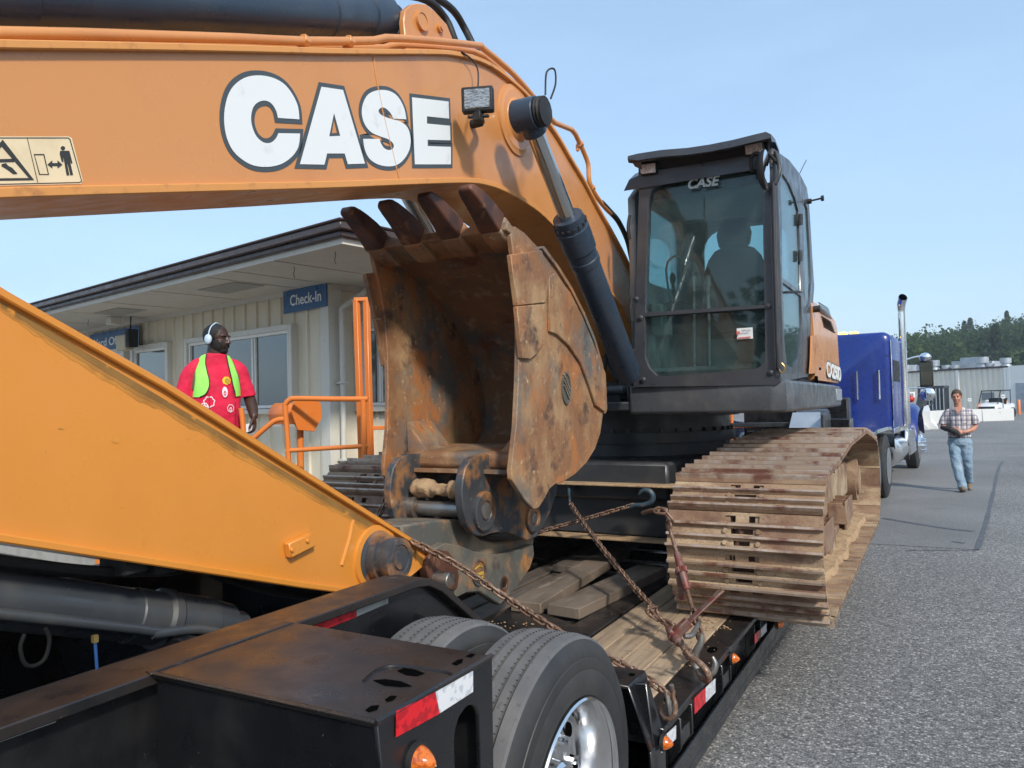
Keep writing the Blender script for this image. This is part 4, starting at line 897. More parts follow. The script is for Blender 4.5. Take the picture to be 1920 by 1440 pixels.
# ---- carbody and swing ring
mb = MB(); mb.box(-.95, .95, 5.35, 7.4, .92, 1.20); mb.box(-.62, .62, 5.05, 7.6, .98, 1.24); cb = mb.build('carbody', M['dark'], EX, bevel=.02)
for y in (5.12, 7.0):
    mb = MB(); mb.add([(-1.2, y, .72), (1.2, y, .72), (1.2, y+.5, .72), (-1.2, y+.5, .72), (-1.0, y, 1.02), (1.0, y, 1.02), (1.0, y+.5, 1.02), (-1.0, y+.5, 1.02)], [(0, 1, 2, 3), (4, 5, 6, 7), (0, 1, 5, 4), (1, 2, 6, 5), (2, 3, 7, 6), (3, 0, 4, 7)]); mb.build('carbody_leg', M['dark'], cb, bevel=.015)
mb = MB(); mb.box(-1.1, 1.1, 4.98, 5.12, .705, .722); mb.box(-.72, .72, 4.92, 5.1, 1.085, 1.10); mb.build('dirt_ledge', M['dirt'], cb, bevel=.004)
mb = MB(); mb.lathe((0, 6.35, 1.2), (0, 0, 1), [(0, .70), (.14, .70), (.14, .76), (.22, .76), (.22, .72), (.34, .72), (.34, .80), (.44, .80)], 64); mb.build('swing_ring', M['dark'], EX, smooth=25)
mb = MB()
for i in range(36):
    a = i*2*math.pi/36; c = V((.73*math.cos(a), 6.35+.73*math.sin(a), 1.42)); mb.cyl(c, c+V((0, 0, .03)), .016, n=6)
mb.build('ring_bolts', M['dark'], cb)
mb = MB(); mb.bar((.62, 5.08, .86), (1.02, 4.98, .86), .03, .03); mb.build('tow_bar', M['chain'], cb)

# ---- upper structure
mb = MB(); mb.box(-1.40, .34, 5.75, 8.9, 1.60, 1.80); mb.box(.34, 1.30, 5.05, 8.9, 1.62, 1.78); mb.box(-.42, .42, 4.95, 5.9, 1.60, 1.66)
dk = mb.build('turntable_frame', M['dark'], EX, bevel=.01)
# hydraulics in the dark gap beside the boom foot
mb = MB(); rnd = random.Random(2)
for i in range(9):
    y0 = rnd.uniform(5.2, 5.7); x0 = rnd.uniform(-.2, .36); mb.tube([V((x0, y0, 1.66)), V((x0+rnd.uniform(-.1, .1), y0-.12, 1.8)), V((x0+rnd.uniform(-.12, .05), y0-.05, 2.0)), V((x0, y0+.2, 2.15))], .016, 8, smooth=4)
mb.build('hydraulic_hose', M['rubber'], dk)
mb = MB(); mb.box(-.2, .38, 5.75, 5.95, 1.7, 2.2); mb.box(.18, .36, 5.3, 5.5, 1.68, 1.86); mb.cyl((.1, 5.3, 1.75), (.3, 5.2, 1.75), .04); mb.build('swivel_block', M['dark'], dk, bevel=.02)
for X in (.29, -.29):
    mb = MB(); mb.prism([V((X, 5.3, 1.66)), V((X, 6.5, 1.66)), V((X, 6.5, 2.3)), V((X, 6.1, 2.3)), V((X, 5.5, 1.95))], (.03*(1 if X > 0 else -1), 0, 0)); mb.build('boom_bracket', M['dark'], dk, bevel=.01)
# grey skirt under the cab
zs0, zs1 = 1.572, 1.775
o = [(.40, 4.93), (1.34, 4.90), (1.41, 4.96), (1.43, 6.2), (1.41, 7.6), (1.37, 8.5), (1.1, 8.9), (.40, 8.9)]
mb = MB(); mb.prism([V((x, y, zs0)) for x, y in o], (0, 0, zs1-zs0)); sk = mb.build('side_skirt', M['skirt'], EX, bevel=.022, seg=3, smooth=50)
mb = MB(); mb.box(.40, 1.36, 4.93, 6.5, zs1, zs1+.03); mb.build('cab_mount', M['rubber'], EX)
for k in range(3):
    pass
mb = MB(); mb.box(1.385, 1.415, 7.7, 8.15, 1.63, 1.74); mb.build('skirt_plate', M['galv'], sk, bevel=.004)

# engine house behind the cab
hx = 1.395
hs_ = [(6.38, 1.80), (6.38, 2.46), (6.9, 2.48), (7.6, 2.45), (8.2, 2.36), (8.6, 2.2), (8.8, 2.0), (8.86, 1.80)]
mb = MB(); rg = []
nS = 14
def tailx(y): return hx if y < 8.1 else hx - .30*((y-8.1)/.8)**2
prof = [(6.38, 1), (6.8, 1), (7.2, 1), (7.5, 1), (7.8, 1), (8.1, 1), (8.35, .99), (8.6, .95), (8.8, .85), (8.88, .7)]
for y, k in prof:
    hw = tailx(y); zt = 1.80 + .68*k - .10*max(0, (y-7.4)/1.5)**2
    rg.append([V((hw, y, 1.80)), V((hw+.01, y, 1.95)), V((hw, y, zt-.12)), V((hw-.015, y, zt-.05)), V((hw-.05, y, zt-.01)), V((hw-.16, y, zt+.01)), V((0, y, zt+.03)), V((-hw+.3, y, zt+.02)), V((-hw, y, zt-.12)), V((-hw, y, 1.80))])
mb.rings(rg); eh = mb.build('engine_house', M['orange'], EX, smooth=35)
def panel(px, name, m, X=hx+.004, th=.006, par=eh): 
    mb = MB(); mb.prism([onX(a, b, X) for a, b in px], (th, 0, 0)); return mb.build(name, m, par, bevel=.002)
panel([(1519, 630), (1529, 628), (1528, 700), (1516, 701), (1518, 672)], 'grab_handle', M['orange'], th=.012)
panel([(1535, 655), (1539, 654), (1539, 694), (1535, 694)], 'panel_gap', M['hole'], th=.003)
for r_, (x0, y0, dx, n) in enumerate(((1534, 566, 0, 6), (1540, 592, 0, 6))):
    for i in range(5):
        a = x0 + i*1.0; b = y0 + i*4.6
        panel([(a, b), (a+19+i*.6, b+12), (a+19+i*.6, b+14.2), (a, b+2.4)], 'vent_slot', M['hole'], th=.004)
p = onX(1528, 712, hx+.005); mb = MB(); mb.lathe(p, (1, 0, 0), [(0, .03), (.02, .028), (.02, .0)], 16); mb.build('fuel_cap', M['hole'], eh)
text('model_number', 'CX250D', onX(1550.5, 706, hx+.012), (0, 1, -.02), (0, 0, 1), onX(1577, 706, hx).y-onX(1551, 706, hx).y, .135, M['white'], eh, offset=.035, depth=.003)
text('model_number_outline', 'CX250D', onX(1550.5, 706, hx+.010)+V((0, -.02, -.012)), (0, 1, -.02), (0, 0, 1), onX(1577, 706, hx).y-onX(1551, 706, hx).y+.04, .16, M['decal_dark'], eh, offset=.06, depth=.002)  # dark printed edge behind the white number
mb = MB(); mb.box(-1.38, -.5, 5.6, 6.4, 1.8, 2.45); mb.build('tank_box', M['orange'], EX, bevel=.03, seg=2)

# ---- cab
YF = 4.90; XRc = 1.385; XLc = .42; YB = 6.30; zB = zs1+.03
cab_root_mb = MB(); cab_root_mb.box(XLc+.02, XRc-.02, YF+.06, YB-.02, zB, zB+.05)
cab = cab_root_mb.build('cab', M['cabpaint'], EX, bevel=.01)
def oy(pts): return [(onY(a, b, YF).x, onY(a, b, YF).z) for a, b in pts]
outer = oy([(1188, 726), (1190, 640), (1194, 500), (1199, 345), (1206, 328), (1225, 318), (1310, 304), (1415, 288), (1432, 290), (1443, 305), (1450, 400), (1458, 560), (1463, 716), (1455, 722)])
inner_u = oy([(1210, 586), (1212, 500), (1216, 380), (1222, 358), (1234, 344), (1255, 338), (1330, 326), (1412, 312), (1424, 314), (1430, 326), (1431, 440), (1434, 572)])
inner_l = oy([(1209, 594), (1434, 578), (1435, 672), (1430, 684), (1418, 692), (1250, 706), (1232, 704), (1218, 690), (1210, 670)])
shape('front_frame', [outer, inner_u, inner_l], (0, YF+.03, 0), (1, 0, 0), (0, 0, 1), .07, M['cabpaint'], cab, bevel=.008)
shape('windshield', [inner_u], (0, YF+.035, 0), (1, 0, 0), (0, 0, 1), .005, M['glass'], cab)
shape('lower_windshield', [inner_l], (0, YF+.045, 0), (1, 0, 0), (0, 0, 1), .005, M['glass'], cab)
# black header band with the maker's lettering inside the top of the screen
hd_ = oy([(1219, 372), (1224, 356), (1236, 345), (1256, 339), (1330, 327), (1412, 313), (1424, 315), (1430, 327), (1431, 340), (1360, 349), (1290, 360)])
shape('screen_header', [hd_], (0, YF+.055, 0), (1, 0, 0), (0, 0, 1), .01, M['rubber'], cab)
a, b = onY(1290, 355, YF-.008), onY(1350, 347, YF-.008)
text('screen_lettering', 'CASE', a, (b-a), (0, 0, 1), (b-a).length, .065, mat('grey_print', (.36, .42, .40), .5), cab, offset=.03, shear=.25)
# sticker on the lower glass
stk = oy([(1379, 615), (1409, 613), (1410, 634), (1380, 636)])
shape('glass_sticker', [stk], (0, YF+.036, 0), (1, 0, 0), (0, 0, 1), .002, M['white'], cab, lift=.002)
a = onY(1390, 623, YF+.02); b = onY(1407, 622, YF+.02)
text('sticker_text', 'V09-J13', a, b-a, (0, 0, 1), (b-a).length, .014, M['piping'], cab, offset=.01)
a = onY(1383, 635, YF+.02); b = onY(1407, 633, YF+.02)
mb = MB(); mb.obox((a+b)/2+V((0, .006, .004)), (b-a)/2, V((0, .001, 0)), V((0, 0, .004))); mb.obox(onY(1384, 624, YF+.022), V((.010, 0, 0)), V((0, .001, 0)), V((0, 0, .010))); mb.build('sticker_bars', mat('red_print', (.6, .15, .12), .5), cab)
# bolts on the frame
for a, b in ((1201, 596), (1206, 712), (1441, 574), (1445, 699), (1193, 561)):
    p = onY(a, b, YF-.008); mb = MB(); mb.lathe(p, (0, -1, 0), [(0, .018), (.008, .018), (.014, .010)], 16); mb.build('frame_bolt', M['dark'], cab)
# left and rear walls with window openings
lw = [(YF+.07, zB+.05), (YB, zB+.05), (YB, 3.16), (YF+.3, 3.22), (YF+.07, 3.05)]
lh = rrect(YF+.22, YB-.22, 2.50, 3.08, .14)
shape('left_wall', [lw, lh], (XLc+.02, 0, 0), (0, 1, 0), (0, 0, 1), .05, M['interior'], cab)
shape('left_window', [lh], (XLc+.02, 0, 0), (0, 1, 0), (0, 0, 1), .005, M['sideglass'], cab)
rw = [(XLc, zB+.05), (XRc, zB+.05), (XRc-.02, 3.16), (XLc+.02, 3.16)]
rh = rrect(XLc+.16, XRc-.14, 2.46, 3.05, .16)
shape('rear_wall', [rw, rh], (0, YB, 0), (1, 0, 0), (0, 0, 1), .05, M['interior'], cab)
shape('rear_window', [rh], (0, YB, 0), (1, 0, 0), (0, 0, 1), .005, M['sideglass'], cab)
# door side (faces the camera side)
def ox(pts, X=XRc): return [(onX(a, b, X).y, onX(a, b, X).z) for a, b in pts]
so_p = ox([(1466, 716), (1461, 560), (1455, 400), (1452, 300), (1460, 286), (1480, 300), (1500, 326), (1513, 352), (1517, 378), (1522, 460), (1527, 538), (1524, 572), (1521, 600), (1517, 690), (1514, 706)])
w1 = ox([(1467, 520), (1466, 420), (1464, 335), (1468, 326), (1480, 345), (1491, 372), (1497, 395), (1500, 460), (1502, 546)])
w2 = ox([(1468, 530), (1502, 556), (1504, 610), (1497, 670), (1488, 690), (1476, 684), (1471, 640)])
w3 = ox([(1506, 420), (1505, 388), (1509, 378), (1514, 392), (1518, 460), (1521, 530), (1517, 570), (1511, 585), (1509, 510)])
shape('door_wall', [so_p, w1, w2, w3], (XRc-.025, 0, 0), (0, 1, 0), (0, 0, 1), .05, M['cabpaint'], cab, bevel=.006)
for w_ in (w1, w2, w3): shape('door_window', [w_], (XRc-.012, 0, 0), (0, 1, 0), (0, 0, 1), .005, M['sideglass'], cab)
panel([(1470, 546), (1492, 545), (1502, 549), (1470, 550)], 'door_latch', M['rubber'], XRc+.002, .02, cab)
for a, b in ((1500, 412), (1499, 480)): panel([(a-2, b-11), (a+2, b-10), (a+2, b+10), (a-2, b+11)], 'door_hinge', M['rubber'], XRc+.002, .014, cab)
mb = MB(); p = onX(1514, 378, XRc); mb.bar(p, p+V((.10, .0, .01)), .012, .012); mb.cyl(p+V((.10, 0, .01)), p+V((.12, 0, .01)), .022, n=12); mb.cyl(p, p+V((.03, 0, 0)), .02, n=12); mb.build('door_stop', M['rubber'], cab)
p = onX(1525, 580, XRc+.01); mb = MB(); mb.cyl(p, p+V((.05, 0, 0)), .026, n=14); mb.build('rubber_buffer', M['rubber'], cab)
# corner post between front and side, bright grab rail
mb = MB(); c0, c1 = onX(1447, 300, XRc-.01), onX(1464, 716, XRc-.01)
mb.tube([V((XRc-.015, YF+.035, zB+.02)), V((XRc-.015, YF+.035, c0.z-.10)), V((XRc-.03, YF+.10, c0.z+.06))], .036, 14, smooth=4); mb.build('corner_post', M['cabpaint'], cab)
g0, g1 = onY(1452, 690, YF-.03), onY(1447, 332, YF-.03)
mb = MB(); mb.tube([onY(1454, 285, YF+.02), onY(1462, 318, YF-.03), onY(1454, 345, YF-.04), onY(1450, 360, YF-.04), onY(1455, 560, YF-.04), onY(1459, 676, YF-.04), onY(1459, 690, YF)], .013, 10, smooth=3); mb.build('grab_rail', M['chrome'] if False else M['dark'], cab)
# roof and the wavy visor
zR = 3.19
mb = MB(); rg = []
for y, dz, dx in ((YF-.02, -.04, 0), (YF+.1, .03, 0), (YF+.5, .05, 0), (YB-.2, .0, 0), (YB+.02, -.06, .02)):
    rg.append([V((XLc+dx, y, zR-.07+dz)), V((XRc-dx, y, zR-.07+dz)), V((XRc-.04-dx, y, zR+dz)), V((XRc-.15, y, zR+.03+dz)), V((XLc+.15, y, zR+.03+dz)), V((XLc+.04+dx, y, zR+dz))])
mb.rings(rg); mb.build('cab_roof', M['cabpaint'], cab, smooth=50)
mb = MB(); top = [(1177, 293), (1195, 288), (1240, 281), (1290, 277), (1330, 271), (1375, 262), (1415, 252), (1436, 247), (1446, 252)]
rg = []
for i, (a, b) in enumerate(top):
    pf = onY(a, b, YF-.16); pb = V((min(max(pf.x, XLc-.02), XRc), YF+.25, zR+.07))
    pm = (pf+pb)/2 + V((0, 0, .02)); t = .018
    rg.append([pf+V((0, -.005, -.045 if 0 < i < 8 else -.02)), pf, pm, pb, pb-V((0, 0, t)), pm-V((0, 0, t)), pf+V((0, .012, -.05 if 0 < i < 8 else -.04))])
mb.rings(rg); mb.build('sun_visor', M['cabpaint'], cab, smooth=50)
mb = MB(); a, b = onY(1177, 292, YF-.16), onY(1201, 315, YF-.10); mb.prism([a, onY(1200, 287, YF-.16), onY(1203, 318, YF-.12), onY(1190, 312, YF-.12)], (0, .012, 0)); mb.build('visor_tip', M['cabpaint'], cab, bevel=.004)
mb = MB(); mb.prism([V((p[0], YF-.01, p[1])) for p in oy([(1197, 292), (1440, 262), (1444, 300), (1420, 292), (1310, 308), (1225, 322), (1207, 332), (1198, 350)])], (0, .05, 0)); mb.build('roof_fascia', M['rubber'], cab, bevel=.006)
for q in ([(1196, 308), (1230, 303), (1231, 324), (1200, 328)], [(1394, 270), (1431, 264), (1432, 287), (1396, 292)]):
    mb = MB(); mb.prism([onY(a, b, YF-.05) for a, b in q], (0, .05, 0)); l_ = mb.build('cab_light', M['rubber'], cab, bevel=.006)
    cx = sum(a for a, b in q)/4; cy = sum(b for a, b in q)/4
    mb = MB(); mb.prism([onY(cx+(a-cx)*.88, cy+(b-cy)*.84, YF-.054) for a, b in q], (0, .01, 0)); mb.build('lens', M['lens_fog'], l_, bevel=.003)
# round-ended mirror seen nearly edge-on
mc = onY(1433, 318, YF-.12); mb = MB(); n_ = 28
ax_ = V((.995, -.09, 0)).normalized(); bx = V((.09, .995, 0)).normalized()
mb.rings([[mc+ax_*h+bx*(r*.075*math.cos(t*2*math.pi/n_))+V((0, 0, r*.125*math.sin(t*2*math.pi/n_))) for t in range(n_)] for h, r in ((-.035, .55), (-.02, .85), (0, 1), (.012, 1))])
mr_ = mb.build('mirror', M['rubber'], cab, smooth=40)
mb = MB(); mb.rings([[mc+ax_*(.0135)+bx*(r*.070*math.cos(t*2*math.pi/n_))+V((0, 0, r*.118*math.sin(t*2*math.pi/n_))) for t in range(n_)] for r in (1,)], cap=False); mb.f = [tuple(range(n_))]; mb.build('mirror_glass', M['mirror'], mr_)
mb = MB(); mb.tube([onY(1410, 322, YF-.05), onY(1408, 300, YF-.08), onY(1416, 287, YF-.10), onY(1428, 290, YF-.10), onY(1440, 288, YF-.05), onY(1458, 306, YF-.0)], .011, 8, smooth=4); mb.build('mirror_arm', M['rubber'], cab)
mb = MB(); mb.tube([onX(1497, 330, XRc-.02), onX(1512, 300, XRc-.02)], .003, 5); mb.build('antenna', M['rubber'], cab)
mb = MB(); p = onY(1466, 690, YF-.03); mb.tube([p+V((.0, 0, .03)), p+V((.018, 0, .0)), p+V((0, 0, -.03)), p+V((-.018, 0, 0)), p+V((0, 0, .03))], .004, 6, smooth=3); mb.build('key_ring', M['brass'], cab)
for z_ in (.0, .35, .9):
    p = onY(1192, 700, YF); mb = MB(); mb.tube([p+V((-.01, -.02, z_)), p+V((-.015, -.03, z_+.08)), p+V((-.005, -.02, z_+.16))], .012, 8, smooth=3); mb.build('frame_clip', M['rubber'], cab)
# inside: seat, consoles, levers, ceiling, floor
mb = MB()
sc_ = V((.93, 5.82, 0))
mb.rings([[sc_+V((w*math.cos(t*math.pi/8), .07*math.sin(t*math.pi/8)+.03*(z-2.3), z)) for t in range(16)] for z, w in ((2.25, .22), (2.35, .25), (2.50, .25), (2.62, .235), (2.72, .20), (2.78, .15), (2.80, .10))])
mb.rings([[sc_+V((w*math.cos(t*math.pi/8), .05*math.sin(t*math.pi/8)+.02, z)) for t in range(16)] for z, w in ((2.77, .07), (2.82, .12), (2.90, .135), (2.97, .115), (3.01, .07))])
mb.box(.70, 1.16, 5.40, 5.85, 2.12, 2.26); st_ = mb.build('operator_seat', M['seat'], cab, bevel=.02, seg=2, smooth=60)
for x in (.62, 1.2):
    mb = MB(); mb.box(x-.06, x+.06, 5.3, 5.8, 2.15, 2.36); mb.tube([(x, 5.32, 2.34), (x, 5.28, 2.48)], .012, 8); mb.ell((x, 5.28, 2.52), (.022, .022, .045), nu=10, nv=8); mb.build('arm_console', M['seat'], cab, bevel=.02)
mb = MB()
for x in (.80, .90): mb.tube([(x, 5.12, 1.85), (x, 5.16, 2.45)], .011, 8); mb.cyl((x, 5.16, 2.43), (x, 5.16, 2.50), .018)
mb.build('travel_levers', M['steel'], cab)
mb = MB(); mb.box(XLc+.05, XLc+.14, YF+.12, YB-.1, zB+.05, 2.32); mb.box(XLc+.05, XLc+.20, YF+.12, YF+.35, 2.1, 2.32); mb.build('side_console', M['interior'], cab, bevel=.015)
mb = MB(); mb.obox((.60, 5.14, 2.28), V((.06, .02, 0)), V((0, .03, 0)), V((0, 0, .05))); mb.build('monitor', M['rubber'], cab, bevel=.008)
mb = MB(); mb.box(XLc+.05, XRc-.05, YF+.1, YB-.05, 3.10, 3.13); mb.build('headliner', M['headliner'], cab)
mb = MB(); mb.box(XLc+.04, XRc-.04, YF+.08, YB-.04, zB+.05, zB+.075); mb.build('floor_mat', M['interior'], cab)
mb = MB(); mb.tube([(.5, 6.1, 2.3), (.5, 6.1, 2.9), (.56, 6.1, 2.98)], .012, 8, smooth=3); mb.tube([(.55, 5.5, 2.3), (.52, 5.45, 2.62), (.55, 5.6, 2.74), (.58, 5.9, 2.72)], .009, 8, smooth=3); mb.build('interior_rail', M['interior'], cab)
# =================================================================== LOWBOY TRAILER
TR = thing('lowboy_trailer', 'black lowboy trailer with wooden deck and red and white tape, carrying the excavator', 'trailer', (0, 3.0, 0))
ZT = 1.072
# rear frame beams: top flange runs level then dips to the deck
def beam(xi, xo, name):
    prof = [V((xi, -1.2, ZT)), V((xi, 2.12, ZT)), V((xi, 2.20, ZT-.012)), V((xi, 2.28, ZT-.05)), V((xi, 2.72, .70)), V((xi, 3.0, .50))]
    mb = MB(); rg = []
    for i, p in enumerate(prof):
        a, b = prof[max(i-1, 0)], prof[min(i+1, 5)]; d = (b-a).normalized(); n = V((0, d.z, -d.y))*.026
        rg.append([V((xi, p.y, p.z)), V((xo, p.y, p.z)), V((xo, p.y, p.z))+n, V((xi, p.y, p.z))+n])
    mb.rings(rg); fl = mb.build(name, M['black_worn_tinted'], TR, bevel=.003, smooth=60)
    xm = (xi+xo)/2+.02*(1 if xo > 0 else -1)
    w = [V((xm, p.y, p.z-.02)) for p in prof] + [V((xm, 3.0, .42)), V((xm, 2.6, .42)), V((xm, -1.2, .55))]
    mb = MB(); mb.prism(w, (.014, 0, 0)); mb.build('beam_web', M['black'], fl)
    return fl
bR = beam(.515, .665, 'frame_beam'); bL = beam(-.515, -.665, 'frame_beam')
# box outrigger behind the axle (nearest the camera)
mb = MB(); mb.prism([V((.640, 1.118, ZT+.003)), V((1.292, 1.124, ZT+.003)), V((1.292, 1.542, ZT+.003)), V((.626, 1.555, ZT+.003))], (0, 0, -.012)); mb.build('box_top_plate', M['black_worn_tinted'], TR, bevel=.003)
mb = MB(); mb.prism([V((.668, 1.13, ZT-.010)), V((1.285, 1.13, ZT-.010)), V((1.285, 1.13, .60)), V((.668, 1.13, .62))], (0, .012, 0)); mb.build('box_rear_plate', M['black'], TR)
mb = MB(); mb.prism([V((.668, 1.53, ZT-.010)), V((1.285, 1.53, ZT-.010)), V((1.285, 1.53, .60)), V((.668, 1.53, .62))], (0, -.012, 0)); mb.build('box_front_plate', M['black'], TR)
sidef = [(1.124, ZT-.002), (1.542, ZT-.002), (1.535, .60), (1.19, .60), (1.16, .80)]
oc_ = [(1.430+.052*math.cos(t*math.pi/12)*1+.0, .845+(.10 if math.sin(t*math.pi/12) > 0 else -.10)+.052*math.sin(t*math.pi/12)) for t in range(24)]
shape('box_end_plate', [sidef, oc_], (1.288, 0, 0), (0, 1, 0), (0, 0, 1), .012, M['black'], TR, bevel=.002)
mb = MB(); mb.tube([V((.66, 1.119, ZT+.002)), V((1.29, 1.124, ZT+.002))], .006, 6); mb.tube([V((1.292, 1.122, ZT+.002)), V((1.292, 1.542, ZT+.002))], .006, 6); mb.tube([V((.665, 1.545, ZT+.002)), V((.668, 1.12, ZT+.002))], .005, 6); mb.build('weld_bead', M['black_worn_tinted'], TR, smooth=60)
# slots in the top plate: raised weld ridge, then dark holes
for q in ([(745, 1258), (757, 1253), (778, 1256), (796, 1263), (782, 1268), (762, 1266)], [(700, 1276), (722, 1274), (752, 1278), (772, 1287), (750, 1288), (720, 1285)],
          [(847, 1245), (858, 1238), (868, 1236), (866, 1243), (855, 1248)], [(873, 1231), (883, 1226), (891, 1227), (884, 1233)], [(722, 1312), (733, 1305), (744, 1306), (737, 1313), (726, 1316)], [(685, 1332), (696, 1324), (711, 1323), (707, 1331), (693, 1335)]):
    mb = MB(); mb.prism([onZ(a, b, ZT+.0035) for a, b in q], (0, 0, .0012)); mb.build('plate_slot', M['hole'], TR)
mb = MB(); mb.tube([onZ(a, b, ZT+.004) for a, b in [(682, 1277), (705, 1258), (732, 1249), (775, 1251), (840, 1262), (848, 1270)]], .004, 6, smooth=4); mb.build('weld_bead', M['black_worn_tinted'], TR)
# tapes and lamps on the box end and on the beam web
XO = 1.3025
def tapex(px, X, m, name='reflective_tape'): 
    mb = MB(); mb.prism([onX(a, b, X) for a, b in px], (.0015, 0, 0)); return mb.build(name, m, TR)
tapex([(742, 1333), (815, 1298), (823, 1338), (742, 1382)], 1.296, M['red_tape']); tapex([(816, 1297.5), (886, 1258), (886, 1297), (824, 1337)], 1.296, M['white_tape'])
tapex([(560, 1175), (667, 1134), (667, 1157), (600, 1183)], .6265, M['red_tape']); tapex([(668, 1133.5), (727, 1110), (727, 1131), (668, 1156)], .6265, M['old_tape'])
tapex([(-20, 1373), (104, 1332), (104, 1354), (-20, 1398)], .6265, M['old_tape'])
def amber_light(c, d, r, h):
    mb = MB(); mb.lathe(c-V(d)*.004, d, [(0, r*1.18), (.012, r*1.15), (.012, r)], 28); b_ = mb.build('light_grommet', M['rubber'], TR)
    mb = MB(); mb.lathe(c+V(d)*.004, d, [(0, r), (h*.35, r*.86), (h*.75, r*.5), (h, r*.16), (h*1.01, .001)], 24); mb.build('marker_light', M['amber'], b_, smooth=60)
amber_light(onX(781, 1425, 1.296), (1, 0, 0), .030, .040)
# D ring on an inner plate
mb = MB(); mb.box(.26, .28, .60, 1.5, .55, .99); mb.build('inner_plate', M['black'], TR, bevel=.01)
mb = MB(); c = onX(66, 1215, .30); mb.tube([c+V((-.0, -.024, .04)), c+V((-.0, -.034, .01)), c+V((-.0, -.024, -.03)), c+V((0, 0, -.042)), c+V((.0, .024, -.03)), c+V((.0, .034, .01)), c+V((.0, .024, .04))], .005, 10, smooth=4); mb.build('tow_ring', mat('matt_black_steel', (.010, .010, .010), .8, spec=.15), TR)
for y in (-.6, .9, 1.6, 2.3):
    mb = MB(); mb.box(-.5, .5, y, y+.05, .55, .95); mb.build('crossmember', M['black'], TR, bevel=.006)
mb = MB(); mb.box(-.48, .5, .2, 2.9, .42, .46); mb.build('belly_pan', M['black'], TR)
mb = MB(); mb.tube([V((-.2, .7, .92)), V((.1, 1.0, .90)), V((.38, 1.3, .88))], .008, 8, smooth=3); mb.build('air_line', M['air_red'], TR)
mb = MB(); c = onX(178, 1200, .35); mb.tube([c, c+V((0, .01, -.15)), c+V((0, .02, -.3))], .004, 8, smooth=3); mb.build('air_line', M['air_blue'], TR); mb = MB(); mb.box(c.x-.006, c.x+.006, c.y-.006, c.y+.006, c.z-.006, c.z+.012); mb.build('air_fitting', M['brass'], TR)
mb = MB(); mb.tube([V((.48, 1.0, .93)), V((.40, 1.15, .86)), V((.36, 1.3, .7)), V((.37, 1.4, .6))], .006, 8, smooth=4); mb.build('air_line', M['rubber'], TR)
mb = MB(); mb.box(-1.28, -.668, 1.13, 1.54, .62, ZT); mb.build('far_outrigger_box', M['black'], TR, bevel=.006)

# wheels
def tyre(xo, yc, zc, sgn, par, w=.26, r=.478, rim=True):
    mb = MB(); rr = r
    prof = [(0.02, .292), (0.004, .305), (-.004, .33), (0, .37), (.003, .378), (.0005, .386), (.004, .41), (.007, .412), (.0065, .42), (.012, .44), (.028, rr-.014), (.034, rr-.006)]
    wd = w
    g = []
    x = .034
    for gx in (.072, .108, .150, .188): g += [(gx-.005, rr), (gx-.004, rr-.014), (gx+.004, rr-.014), (gx+.005, rr)]
    prof2 = [(wd-.034, rr-.006), (wd-.028, rr-.014), (wd-.012, .44), (wd, .40), (wd, .34), (wd-.02, .292)]
    d = V((-sgn, 0, 0)); m_ = MB(); m_.lathe((xo, yc, zc), d, prof+g+prof2, 96, cap=False)
    t = m_.build('tyre', [M['tyre'], M['tread']], par, smooth=28, recalc=True)
    for f in t.data.polygons:
        k = sum(math.hypot(t.data.vertices[i].co.y-yc, t.data.vertices[i].co.z-zc) for i in f.vertices)/4
        if k > rr-.012: f.material_index = 1
    # sipe ticks along the groove shoulders
    mb = MB(); rnd = random.Random(4)
    for i in range(150):
        a = i*2*math.pi/150
        for gx in (.078, .114, .156, .195):
            q = V((xo-sgn*gx, yc+(rr-.001)*math.cos(a), zc+(rr-.001)*math.sin(a))); tdir = V((0, -math.sin(a), math.cos(a))); nrm = V((0, math.cos(a), math.sin(a)))
            mb.obox(q, V((.0035, 0, 0)), tdir*.0008, nrm*.0012)
    mb.build('tread_sipes', M['hole'], t)['kind'] = 'stuff'
    if rim:
        m_ = MB(); m_.lathe((xo, yc, zc), d, [(-.002, .2885), (-.008, .295), (-.002, .300), (.012, .296), (.02, .286), (.03, .280), (.10, .262), (.125, .258), (.13, .25), (.122, .22), (.112, .19), (.112, .15), (.12, .14), (.10, .115), (.06, .11), (.05, .10), (.04, .06), (.035, .02), (.034, .001)], 72, cap=False); rm = m_.build('rim', M['alu'], par, smooth=30)
        mb = MB()
        for i in range(10):
            a = i*2*math.pi/10; c = V((xo-sgn*.122, yc+.225*math.cos(a), zc+.225*math.sin(a))); mb.rings([[c+V((sgn*.006, 0, 0))+V((0, math.cos(a), math.sin(a)))*(.020*math.cos(q*.5236))+V((0, -math.sin(a), math.cos(a)))*(.030*math.sin(q*.5236)) for q in range(12)], [c+V((sgn*.009, 0, 0))+V((0, math.cos(a), math.sin(a)))*(.020*math.cos(q*.5236))+V((0, -math.sin(a), math.cos(a)))*(.030*math.sin(q*.5236)) for q in range(12)]])
        mb.build('hand_holes', M['hole'], rm)['kind'] = 'stuff'
        mb = MB()
        for i in range(10):
            a = (i+.5)*2*math.pi/10; c = V((xo-sgn*.112, yc+.168*math.cos(a), zc+.168*math.sin(a))); mb.cyl(c, c+V((sgn*.04, 0, 0)), .0165, .013, n=8)
        mb.build('lug_nuts', M['chrome'], rm)['kind'] = 'stuff'
    return t
def hub(y, x, z):
    mb = MB(); mb.cyl((x-.5, y, z), (x, y, z), .12); return mb
